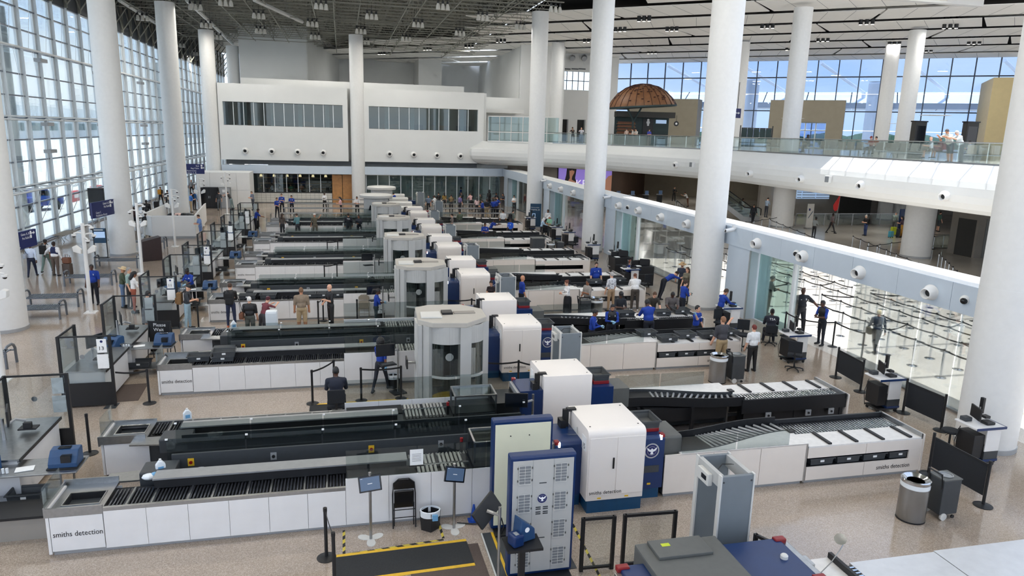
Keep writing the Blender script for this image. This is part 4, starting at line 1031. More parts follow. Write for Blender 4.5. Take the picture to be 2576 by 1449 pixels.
protoL = make_loading(); protoC = make_ct(True); protoCr = make_ct(False); protoE = make_exit(True); protoEr = make_exit(False)
LBL = {'L': 'white-panelled loading conveyor with dark rollers, facing the camera, ', 'Lr': 'loading conveyor turned to the far side, ', 'C': 'white baggage scanner with blue tunnels, facing the camera, ', 'Cr': 'white baggage scanner turned away from the camera, ', 'E': 'exit conveyor with steel sorting table, facing the camera, ', 'Er': 'exit conveyor turned away, showing its black back, '}
GRP = {'L': 'loading conveyors', 'Lr': 'loading conveyors', 'C': 'baggage scanners', 'Cr': 'baggage scanners', 'E': 'exit conveyors', 'Er': 'exit conveyors'}
for k, y0 in enumerate(Y0):
    for key, pr_, rear in (('L', protoL, 0), ('Lr', protoL, 1), ('C', protoC, 0), ('Cr', protoCr, 1), ('E', protoE, 0), ('Er', protoEr, 1)):
        first = (k == 0 and key != 'Lr')
        loc = (0, y0+(MIR if rear else 0), 0); sc = (1, -1 if rear else 1, 1)
        o = pr_ if first else copy_tree(pr_)
        o.location = loc; o.scale = sc; o['label'] = LBL[key]+rowname(k); o['group'] = GRP[key]
        if key in ('L',): text('smiths detection', .145, 'ink', o, (-5.19, -.004, .37), (PI/2, 0, 0), sx=.84)
# lane number sheets on scanners
for k, nm in ((0, '15'),):
    text(nm, .16, 'ink', protoC, (4.690, -.02, 1.36), (PI/2, 0, -PI/2), sx=1, name='lane_number')

# trays resting on scanners, in racks and on tables
for k, y0 in enumerate(Y0[:5]):
    tray(6.30, y0+.5, 1.537, 'grey tray on the scanner hood, front scanner '+rowname(k), 'trays on scanner hoods', PI/2)
    tray(6.30, y0+MIR-.5, 1.537, 'grey tray on the scanner hood, back scanner '+rowname(k), 'trays on scanner hoods', PI/2)
for k in (0, 1, 2):
    for i in range(4): tray(10.52+i*.70-.04*(k == 1), Y0[k]+.25, .41, 'dark tray in the table slot %s, %s from the scanner' % (rowname(k), ORD[i]), 'trays in the table slots')
y0 = Y0[1]
for i, (px, py) in enumerate(((1625, 848), (1678, 857), (1722, 848), (1780, 848), (1830, 842))):
    p = G(px, py, .93); tray(p.x, p.y, .948 if i else 1.0, 'empty grey tray on the busy sorting table of the second row, %s from the scanner' % ORD[i], 'trays on sorting tables', R_(4))
for i, (px, py) in enumerate(((1573, 795), (1665, 792), (1712, 787))):
    p = G(px, py, .93); tray(p.x, max(p.y, Y0[1]+2.75), .95, ['grey tray before the man in the black cap', 'grey tray before the man in the brown shirt', 'grey tray holding a black bag before the man in grey'][i], 'trays on sorting tables', R_(-3))
for i, (px, py) in enumerate(((1495, 712), (1555, 708))):
    p = G(px, py, .95); tray(p.x, p.y, .948, ['grey tray beside the man in the floral shirt', 'grey tray between the floral shirt and the white blouse'][i], 'trays on sorting tables', R_(3))
for i, (px, py, z) in enumerate(((502, 905, .865), (562, 905, .865), (565, 893, 1.02))):
    p = G(px, py, z); tray(p.x, max(p.y, Y0[1]+.3), z, ['single grey tray on the second-row loading rollers', 'lower tray of a pair on the second-row rollers', 'upper tray of a pair on the second-row rollers'][i], 'trays on loading rollers', R_(3))
for i, (px, py) in enumerate(((675, 745), (780, 740), (815, 738), (850, 742), (620, 752))):
    p = G(px, py, .93); tray(p.x, Y0[2]+.36, .868, 'grey tray on the third-row loading rollers, %s from the scanner' % ORD[4-(3, 1, 0, 2, 4)[i] if False else [3, 2, 1, 0, 4][i]], 'trays on loading rollers', 0)

# ---------- body scanners between the rows
def make_bodyscanner():
    t = thing('body_scanner', 'x', 'body scanner')
    oc = [(-.92, .85), (-.98, -.55), (-.62, -.98), (.30, -1.10), (.95, -.5), (.98, .45), (.45, 1.05), (-.5, 1.1)]
    MB().prism(oc, 2.46, 2.60).build('roof', 'scanner_roof', t, bevel=.02)
    MB().prism([(a*.96, b*.96) for a, b in oc], 0, .05).build('floor_plate', 'dark_grey', t)
    MB().prism([(-.85, .1), (-.88, -.5), (-.3, -.55), (-.3, .1)], 2.60, 2.65).build('roof_cover', 'scanner_light', t, bevel=.015)
    MB().box(.1, .7, -.1, .15, 2.60, 2.625).build('roof_vent', 'taupe_wall', t); MB().box(-.25, .05, -.15, .2, 2.60, 2.66).build('roof_fan', 'black', t)
    def post(x, y, w, d, m_='scanner_grey', rz=0, nm='post'):
        o = MB().box(-w/2, w/2, -d/2, d/2, .05, 2.47).build(nm, m_, t, (x, y, 0)); o.rotation_euler.z = rz; return o
    post(-.95, -.2, .12, .62, 'scanner_light', 0, 'control_panel'); post(-.74, -.78, .24, .14, rz=-.85); post(.28, -1.02, .30, .12, 'scanner_grey', -.05); post(.88, -.52, .26, .14, rz=.75); post(-.93, -.62, .10, .3)
    post(-.85, .80, .16, .16); post(.42, .98, .26, .12); post(.92, .42, .14, .18)
    def arc(c0, c1, bulge, z0, z1, nm, m_, n=10, th=.03):
        c0 = Vector(c0); c1 = Vector(c1); d = c1-c0; nn = Vector((d.y, -d.x)).normalized()
        pts = [c0+d*(i/n)+nn*(bulge*math.sin(PI*i/n)) for i in range(n+1)]
        o = MB()
        for a, b in zip(pts[:-1], pts[1:]): o.slab(a, b, th, z0, z1)
        return o.build(nm, m_, t)
    for c0, c1, bl in (((-.62, -.82), (.16, -.98), .12), ((.40, -.95), (.86, -.55), .10)):
        arc(c0, c1, bl, 1.98, 2.47, 'upper_band', 'scanner_grey'); arc(c0, c1, bl*.8, .1, 2.02, 'curved_glass', 'glass_scan', th=.015); arc(c0, c1, bl*1.05, 1.0, 1.06, 'hand_rail', 'scanner_light', th=.05)
    for c0, c1, bl in (((.30, .98), (-.78, .84), .12),):
        arc(c0, c1, bl, 2.02, 2.42, 'upper_band', 'scanner_grey'); arc(c0, c1, bl, .1, 2.02, 'curved_glass', 'glass_scan', th=.015)
    MB().lathe([(.55, .05), (.55, .06)], 24).build('foot_mat', 'yellow', t)
    m1 = MB().box(-.10, .10, .55, .75, .1, 2.45).build('scan_mast', 'black', t); MB().box(-.10, .10, -.8, -.65, .1, 2.45).build('scan_mast', 'dark_grey', t)
    MB().cyl((-.16, -.995, 1.62), (-.16, -1.0, 1.62), .11, n=20).build('round_decal', 'scanner_light', t)
    mo = MB().box(-1.28, -1.24, -.45, -.05, 1.15, 1.42).build('monitor', 'black', t); MB().box(-1.24, -1.0, -.28, -.22, 1.24, 1.30).build('monitor_arm', 'steel', mo)
    return t
bs = make_bodyscanner()
for k in range(1, 6):
    y = Y0[k]-1.62; loc = (2.88, y, 0); lb = 'grey walk-in body scanner with curved glass, %s from the camera' % ORD[k-1]
    if k == 1: bs.location = loc; bs['label'] = lb; bs['group'] = 'body scanners'
    else: dup(bs, loc, 0, lb, 'body scanners')
def round_scanner(loc, label):
    t = thing('round_body_scanner', label, 'body scanner', loc, 0, 'body scanners')
    MB().lathe([(1.25, 2.38), (1.28, 2.42), (1.28, 2.58), (1.2, 2.64), (0, 2.66)], 28).build('roof', 'scanner_light', t, smooth=True)
    for a0, a1 in ((-150, -30), (30, 150)):
        o = MB()
        for i in range(12):
            p = R_(a0+(a1-a0)*i/12); q = R_(a0+(a1-a0)*(i+1)/12); o.slab((1.05*math.cos(p), 1.05*math.sin(p)), (1.05*math.cos(q), 1.05*math.sin(q)), .05, 0, 2.4)
        o.build('curved_wall', 'scanner_grey', t)
    MB().prism([(-.62, 1.5), (-.5, 1.85), (0, 2.05), (.5, 1.85), (.62, 1.5)], -1.10, -1.07, 'y').build('dark_window', 'screen_dark', t)
round_scanner((2.5, 57.6, 0), 'round grey body scanner with a domed lid, nearer of the two at the back'); round_scanner((3.35, 65.6, 0), 'round grey body scanner with a domed lid, farther of the two at the back')

# ---------- metal detectors
def make_md():
    t = thing('metal_detector', 'x', 'metal detector')
    for y, nm in ((0, 'side_panel'), (.80, 'side_panel')):
        MB().box(0, .62, y, y+.07, .0, 2.08).build(nm, 'detector_grey', t, bevel=.01)
        for x in (-.012, .602): MB().box(x, x+.03, y-.012, y+.082, 0, 2.1).build('edge_strip', 'scanner_light', t)
    for x in (.0, .54): MB().box(x, x+.08, .07, .80, 1.86, 2.08).build('header', 'scanner_grey', t)
    MB().box(-.09, -.0, .28, .66, 1.78, 2.0).build('control_unit', 'scanner_light', t, bevel=.015); MB().box(-.10, -.09, .34, .5, 1.86, 1.94).build('display', 'screen_dark', t)
    for x in (.05, .57): MB().cyl((x, -.004, 1.98), (x, .0, 1.98), .018, n=10).build('screw_cap', 'dark_grey', t)
    MB().tube([(.1, .3, 2.08), (.2, .35, 2.14), (.35, .3, 2.15), (.45, .4, 2.09)], .008, 5).build('cable', 'black', t)
    return t
md = make_md()
mdl = ['in the foreground beside the black gate frames', 'in front of the second-row exit conveyor', 'beside the bald officer', 'in the fourth row', 'in the fifth row', 'in the sixth row']
for k in range(6):
    y = (9.95 if k == 0 else Y0[k]-2.36+(.35 if k > 2 else 0)); x = 6.08 if k == 0 else 5.95
    if k == 0: md.location = (x, y, 0); md['label'] = 'grey walk-through metal detector '+mdl[0]; md['group'] = 'metal detectors'
    else: dup(md, (x, y, 0), 0, 'grey walk-through metal detector '+mdl[k], 'metal detectors')

# ---------- older lanes at the far end: steel tables, grey machines
for k, y in enumerate((59.6, 63.6, 67.6, 71.4)):
    t = thing('steel_search_table', 'long steel roller table at the back, %s from the sixth row' % ORD[k], 'table', (0, y, 0), 0, 'steel tables at the back')
    for nm, a, b in (('table_top', -5.0, 2.2), ('table_top', 7.4, 14.2)):
        MB().box(a, b, 0, .75, .84, .88).build(nm, 'brushed', t)
        for x in (a+.1, (a+b)/2, b-.1):
            for yy in (.05, .7): MB().cyl((x, yy, 0), (x, yy, .84), .025, n=6).build('leg', 'steel', t)
        MB().box(a, b, .72, .74, .3, .34).build('stretcher', 'steel', t)
    o = thing('xray_machine', 'grey x-ray machine with white hood at the back, %s from the sixth row' % ORD[k], 'x-ray machine', (0, y, 0), 0, 'x-ray machines at the back')
    MB().prism(rounded_profile(-.1, .95, .2, 1.42, .1), 3.9, 5.9, 'x').build('body', 'scanner_light', o, smooth=True); MB().box(3.3, 3.9, 0, .85, .2, 1.15).box(5.9, 6.6, 0, .85, .2, 1.15).build('tunnel', 'tsa_blue' if k == 2 else 'dark_grey', o); MB().box(3.5, 6.4, .05, .8, 0, .2).build('base', 'dark_grey', o)
for k, (x, y) in enumerate(((7.2, 57.6), (6.6, 66))): dup(md, (x, y, 0), 0, 'grey walk-through metal detector at the back, %s of two' % ('nearer', 'farther')[k], 'metal detectors')
# ============================================================ PEOPLE
VX = 0.0175
def _cap(P, a, b, ra, rb):
    a = np.array(a, float); b = np.array(b, float); ba = b-a; L2 = max(1e-9, ba @ ba)
    t = np.clip(((P-a) @ ba)/L2, 0, 1); d = np.linalg.norm(P-a-t[..., None]*ba, axis=-1); return d-(ra+(rb-ra)*t)
def _ell(P, c, r, R=None):
    Q = P-np.array(c, float)
    if R is not None: Q = Q @ R
    r = np.array(r, float); k0 = np.linalg.norm(Q/r, axis=-1); k1 = np.linalg.norm(Q/(r*r), axis=-1); return k0*(k0-1)/np.maximum(k1, 1e-6)
def surface_nets(D, org, h):
    nx, ny, nz = D.shape; S = D < 0
    cnt = np.zeros((nx-1, ny-1, nz-1), int); pos = np.zeros((nx-1, ny-1, nz-1, 3))
    corners = [(i, j, k) for i in (0, 1) for j in (0, 1) for k in (0, 1)]
    sl = lambda c: (slice(c[0], nx-1+c[0]), slice(c[1], ny-1+c[1]), slice(c[2], nz-1+c[2]))
    for a in corners:
        for ax in range(3):
            if a[ax]: continue
            b = list(a); b[ax] = 1; b = tuple(b)
            da, db = D[sl(a)], D[sl(b)]; m = (da < 0) != (db < 0)
            t = np.where(m, da/np.where(m, da-db, 1), 0)
            p = np.zeros(m.shape+(3,)); p[..., 0] = a[0]; p[..., 1] = a[1]; p[..., 2] = a[2]; p[..., ax] += t
            pos += np.where(m[..., None], p, 0); cnt += m
    act = cnt > 0; idx = -np.ones(act.shape, int); idx[act] = np.arange(act.sum())
    I = np.argwhere(act); V = (I+pos[act]/cnt[act][:, None])*h+np.array(org)
    F = []
    for ax in range(3):
        o1, o2 = [(1, 2), (2, 0), (0, 1)][ax]
        s0 = [slice(None)]*3; s1 = [slice(None)]*3; s0[ax] = slice(0, -1); s1[ax] = slice(1, None)
        A, B = S[tuple(s0)], S[tuple(s1)]
        for flip in (0, 1):
            E = np.argwhere((A & ~B) if not flip else (~A & B))
            E = E[(E[:, o1] > 0) & (E[:, o2] > 0) & (E[:, o1] < D.shape[o1]-1) & (E[:, o2] < D.shape[o2]-1)]
            q = []
            for d1, d2 in ((0, 0), (1, 0), (1, 1), (0, 1)):
                c = E.copy(); c[:, o1] -= 1-d1; c[:, o2] -= 1-d2; q.append(idx[c[:, 0], c[:, 1], c[:, 2]])
            q = np.stack(q, 1)
            if flip: q = q[:, ::-1]
            F.append(q)
    return V, np.concatenate(F)
def smin(a, b, k):
    h = np.clip(.5+.5*(b-a)/k, 0, 1); return b+(a-b)*h-k*h*(1-h)

# slots: 0 skin 1 top 2 sleeve 3 forearm 4 thigh 5 shin 6 shoe 7 hand 8 eye 9 mouth
def rotx(v, a): c, s = math.cos(a), math.sin(a); return np.array([v[0], v[1]*c-v[2]*s, v[1]*s+v[2]*c])
POSES = {
 #        lean  head  armL(flex,abd,elbow,inward) armR  legL(flex,abd,knee) legR
 'stand': dict(lean=2, head=4, L=(4, 9, 14, 5), R=(2, 9, 18, 5), l=(2, 3, 3), r=(-2, 3, 2)),
 'front': dict(lean=4, head=18, L=(16, 6, 74, 58), R=(20, 6, 80, 60), l=(3, 4, 3), r=(-3, 4, 2)),
 'walk': dict(lean=5, head=2, L=(24, 7, 24, 4), R=(-22, 8, 18, 4), l=(-17, 2, 14), r=(24, 2, 8)),
 'reach': dict(lean=14, head=26, L=(36, 6, 40, 22), R=(42, 7, 34, 18), l=(2, 4, 4), r=(-4, 4, 3)),
 'lean': dict(lean=26, head=18, L=(62, 10, 46, 24), R=(66, 10, 48, 26), l=(-4, 4, 3), r=(-10, 4, 4)),
 'bend': dict(lean=62, head=30, L=(55, 8, 30, 10), R=(70, 12, 40, 14), l=(-8, 5, 6), r=(-14, 5, 8)),
 'cross': dict(lean=1, head=4, L=(16, 8, 92, 78), R=(8, 10, 62, 60), l=(2, 5, 3), r=(-2, 5, 2)),
 'side': dict(lean=2, head=0, L=(10, 52, 18, 0), R=(4, 10, 16, 4), l=(4, 5, 3), r=(-4, 5, 3)),
 'up': dict(lean=4, head=-4, L=(8, 8, 18, 6), R=(70, 30, 112, -10), l=(2, 4, 2), r=(-2, 4, 2)),
 'sit': dict(lean=6, head=12, L=(26, 9, 66, 16), R=(28, 9, 70, 18), l=(82, 9, 82), r=(80, 9, 78)),
 'hip': dict(lean=2, head=6, L=(-14, 34, 88, 52), R=(24, 8, 72, 26), l=(3, 6, 3), r=(-3, 6, 2)),
}
_BODY = {}
def head_frame(pose, build):
    return _body(pose, build)[1]
def _body(pose, build):
    key = (pose, build)
    if key in _BODY: return _BODY[key]
    p = POSES[pose]; rad = math.radians
    W_ = {'m': 1.0, 'f': .90, 'h': 1.22}[build]; sh = {'m': .185, 'f': .160, 'h': .20}[build]
    ln = rad(p['lean'])
    def leg(a, sgn):
        f, ab, kn = map(rad, a); hip = np.array([sgn*.092, 0, 0])
        d1 = np.array([sgn*math.sin(ab), math.sin(f)*math.cos(ab), -math.cos(f)*math.cos(ab)])
        k = hip+d1*.43; f2 = f-kn; d2 = np.array([sgn*math.sin(ab)*.5, math.sin(f2), -math.cos(f2)]); d2 /= np.linalg.norm(d2)
        an = k+d2*.41; return hip, k, an, d2
    Lg = [leg(p['l'], -1), leg(p['r'], 1)]
    hz = -min(Lg[0][2][2], Lg[1][2][2])+.085
    off = np.array([0, 0, hz])
    up = np.array([0, math.sin(ln), math.cos(ln)]); fw = np.array([0, math.cos(ln), -math.sin(ln)])
    pel = off; waist = pel+up*.18; chest = pel+up*.36; neck = pel+up*.53
    hl = rad(p['head'])+ln*.6; hup = np.array([0, math.sin(hl), math.cos(hl)]); hfw = np.array([0, math.cos(hl), -math.sin(hl)])
    nb = neck+up*.0; hc = neck+up*.045+hup*.135
    prim = []   # (fn, slot)
    rt = np.array([[1, 0, 0], [0, fw[1], up[1]], [0, fw[2], up[2]]])
    E = lambda c, r, s, R=rt: prim.append((lambda P: _ell(P, c, r, R), s, np.array(c)-max(r), np.array(c)+max(r)))
    C = lambda a, b, ra, rb, s: prim.append((lambda P: _cap(P, a, b, ra, rb), s, np.minimum(a, b)-max(ra, rb), np.maximum(a, b)+max(ra, rb)))
    E(chest+up*.03, (.168*W_, .118*W_, .20), 1); E(waist, (.148*W_, .112*W_*(1.12 if build == 'h' else 1), .17), 1); E(pel+up*.03, (.160*W_+(.012 if build == 'f' else 0), .120*W_, .125), 4)
    if build == 'f': C(chest+fw*.10+np.array([-.075, 0, 0]), chest+fw*.10+np.array([.075, 0, 0]), .065, .065, 1)
    if build == 'h': E(waist+fw*.06, (.165, .13, .15), 1)
    C(neck+up*-.045+np.array([-sh*.7, 0, 0]), neck+up*-.045+np.array([sh*.7, 0, 0]), .066*W_, .066*W_, 1)
    C(neck-up*.01, hc-hup*.05, .054, .050, 0)
    rh = np.array([[1, 0, 0], [0, hfw[1], hup[1]], [0, hfw[2], hup[2]]])
    E(hc+hup*.02, (.074, .093, .108), 0, rh); E(hc-hup*.055+hfw*.022, (.056, .070, .062), 0, rh)
    C(hc-hup*.012+hfw*.088, hc-hup*.03+hfw*.106, .010, .014, 0)
    for s_ in (-1, 1): E(hc+np.array([s_*.076, 0, 0])-hup*.01, (.010, .020, .030), 0, rh)
    hands = []
    for key2, sgn in (('L', -1), ('R', 1)):
        f, ab, el, inn = map(rad, p[key2]); s0 = neck-up*.045+np.array([sgn*sh, 0, 0])
        d1 = np.array([sgn*math.sin(ab), math.sin(f)*math.cos(ab), -math.cos(f)*math.cos(ab)]); e = s0+d1*.285
        f2 = f+el; d2 = np.array([sgn*math.sin(ab)-sgn*math.sin(inn), math.sin(f2), -math.cos(f2)]); d2 /= np.linalg.norm(d2)
        w = e+d2*.245; m_ = s0+d1*.16; wd = .9 if build == 'f' else W_
        C(s0, m_, .060*wd, .050*wd, 1); C(m_, e, .050*wd, .042*wd, 2); C(e, w, .041*wd, .029*wd, 3)
        C(w, w+d2*.07, .030, .036, 7); hands.append((w+d2*.085, d2, sgn))
    for (hip, k, an, d2), sgn in zip(Lg, (-1, 1)):
        wd = W_; C(hip+off, k+off, .088*wd, .062*wd, 4); C(k+off, an+off, .060*wd, .043*wd, 5)
        ft = an+off; C(ft+np.array([0, -.03, -.035]), ft+np.array([sgn*.02, .15, -.05]), .044, .036, 6)
    lo = np.array([-.95, -.75, -.03]); hi = np.array([.95, 1.0, hc[2]+.2])
    ext = [hd[0] for hd in hands]+[hc, neck]+[l[2]+off for l in Lg]+[l[1]+off for l in Lg]
    ext = np.array(ext); lo = np.minimum(ext.min(0), [-.25, -.2, 0])-.2; hi = np.maximum(ext.max(0), [.25, .2, 0])+.22; lo[2] = -.04
    nn = np.ceil((hi-lo)/VX).astype(int)+1
    gx, gy, gz = [lo[i]+VX*np.arange(nn[i]) for i in range(3)]
    D = np.full(nn, 9.0)
    for fn, s, l0, h0 in prim:
        i0 = np.clip(((l0-.07-lo)/VX).astype(int), 0, nn-1); i1 = np.clip(((h0+.07-lo)/VX).astype(int)+2, 1, nn)
        P = np.stack(np.meshgrid(gx[i0[0]:i1[0]], gy[i0[1]:i1[1]], gz[i0[2]:i1[2]], indexing='ij'), -1)
        sb = (slice(i0[0], i1[0]), slice(i0[1], i1[1]), slice(i0[2], i1[2])); shp = P.shape[:3]
        D[sb] = smin(D[sb], fn(P.reshape(-1, 3)).reshape(shp), .022)
    V, F = surface_nets(D, lo, VX)
    cen = V[F].mean(1); dm = np.stack([q_[0](cen) for q_ in prim], 1); sl = np.array([q_[1] for q_ in prim])[dm.argmin(1)]
    # sharp shirt hem
    mb = MB(); mb.v = [tuple(v) for v in V]; mb.f = [tuple(int(i) for i in f) for f in F]; mb.m = [int(s) for s in sl]
    for pos, d2, sgn in hands:
        side = np.cross(d2, [0, 0, 1.0]); side = side/max(1e-6, np.linalg.norm(side)); nrm = np.cross(side, d2)
        curl = -nrm if nrm[1]*0+nrm[2] > 0 else nrm
        for i, (o_, l_) in enumerate(((-.030, .050), (-.010, .062), (.010, .060), (.029, .046))):
            a = pos+side*o_; b = a+d2*l_*.55+curl*.008; c = b+d2*l_*.35+curl*.028
            mb.tube([a-d2*.02, b, c], .0095, 5, 7)
        th = side*(1 if (side[0]*sgn < 0) else -1)
        mb.tube([pos-d2*.05+th*.022, pos-d2*.015+th*.045, pos+d2*.02+th*.048], .011, 5, 7)
    for s_ in (-1, 1):
        mb.ball(hc+np.array([s_*.031, 0, 0])+hup*.012+hfw*.083, .012, 6, 4, 8); b0 = hc+np.array([s_*.031, 0, 0])+hup*.036+hfw*.086
        mb.tube([b0+np.array([-.02, 0, 0]), b0+np.array([.02, 0, 0])], .005, 4, 8)
    q = hc-hup*.058+hfw*.088; mb.tube([q+np.array([-.024, -.004, 0]), q+np.array([0, .003, 0]), q+np.array([.024, -.004, 0])], .006, 4, 9)
    me = mb.mesh('person_'+pose+'_'+build, ['skin']*10); me.polygons.foreach_set('use_smooth', [True]*len(me.polygons))
    tot = hc[2]+.125
    _BODY[key] = (me, (hc, hl, hup, hfw), tot, chest, up, fw, neck, hands, pel); return _BODY[key]

def _sdfmesh(fn, lo, hi, h, name):
    lo = np.array(lo); nn = np.ceil((np.array(hi)-lo)/h).astype(int)+1
    g = [lo[i]+h*np.arange(nn[i]) for i in range(3)]; P = np.stack(np.meshgrid(*g, indexing='ij'), -1).reshape(-1, 3)
    V, F = surface_nets(fn(P).reshape(nn), lo, h); mb = MB(); mb.v = [tuple(v) for v in V]; mb.f = [tuple(int(i) for i in f) for f in F]; mb.m = [0]*len(F); 
    me = mb.mesh(name, ['skin']); me.polygons.foreach_set('use_smooth', [True]*len(me.polygons)); return me
_HAIR = {}
def hair_mesh(style):
    if style in _HAIR: return _HAIR[style]
    face = lambda P: np.maximum(.052-P[:, 1]+np.maximum(0, P[:, 2]-.05)*-1.1, -9)
    def short(P):
        d = _ell(P, (0, -.008, .03), (.083, .104, .112)); cut = np.maximum((P[:, 1]-.045)-np.maximum(0, (P[:, 2]-.055))*1.9, -(P[:, 2]+.045+np.maximum(0, P[:, 1]+.02)*.9)); return np.maximum(d, cut)
    if style == 'short': fn = short
    elif style == 'long': fn = lambda P: smin(short(P), np.maximum(_cap(P, (0, -.06, .0), (0, -.085, -.20), .085, .075), P[:, 1]-.0), .02)
    elif style == 'tail': fn = lambda P: smin(short(P), np.minimum(_cap(P, (0, -.10, .04), (0, -.19, .0), .045, .05), _cap(P, (0, -.19, .0), (0, -.20, -.16), .05, .025)), .015)
    elif style == 'bun': fn = lambda P: smin(short(P), _ell(P, (0, -.10, .07), (.05, .05, .05)), .012)
    elif style == 'curly': fn = lambda P: np.maximum(_ell(P, (0, -.035, .0), (.13, .125, .165))+.010*np.sin(P[:, 0]*90)*np.sin(P[:, 1]*90)*np.sin(P[:, 2]*90), np.maximum((P[:, 1]-.045)-np.maximum(0, (P[:, 2]-.06))*1.9, -9))
    else: fn = short
    _HAIR[style] = _sdfmesh(fn, (-.17, -.28, -.32), (.17, .17, .2), .0125, 'hair_'+style); return _HAIR[style]
def cap_mesh(kind):
    k = 'cap_'+kind
    if k in _HAIR: return _HAIR[k]
    m_ = MB()
    if kind == 'cap':
        m_.lathe([(.092, .035), (.094, .06), (.085, .10), (.06, .132), (.02, .146), (0, .147)], 16, (0, -.005, 0), 0, 1, 1.12)
        m_.prism([(-.07, .07), (-.06, .14), (0, .175), (.06, .14), (.07, .07)], .045, .055)
    elif kind == 'straw':
        m_.lathe([(.19, .03), (.195, .04), (.10, .055), (.095, .12), (.07, .15), (0, .145)], 20, (0, 0, 0), 0, 1, 1.12)
    elif kind == 'scarf':
        m_.lathe([(.10, -.16), (.095, -.08), (.098, 0), (.094, .07), (.065, .125), (0, .142)], 16, (0, -.02, 0), 0, 1, 1.12)
    _HAIR[k] = m_.mesh(k, ['skin'], smooth=True); return _HAIR[k]
mat('skin', (205, 155, 125), 0.55)
_CM = {}
def cmat(c, rough=.8):
    c = tuple(c)
    if c not in _CM: _CM[c] = mat('cloth_%02x%02x%02x' % c, c, rough, noise=.10, nscale=14, bump=.15)
    return _CM[c]
def smat(c):
    k = ('s',)+tuple(c)
    if k not in _CM: _CM[k] = mat('skin_%02x%02x%02x' % tuple(c), c, .5)
    return _CM[k]
LT, MD_, BR, DK = (222, 172, 144), (196, 140, 108), (140, 92, 66), (84, 56, 44)
TSA = (20, 58, 152); NAVY = (20, 24, 36); BLK = (22, 22, 25); WHT = (232, 232, 232); KHK = (168, 148, 116); JEAN = (92, 116, 150); DJ = (34, 44, 72); GRY = (110, 110, 112)
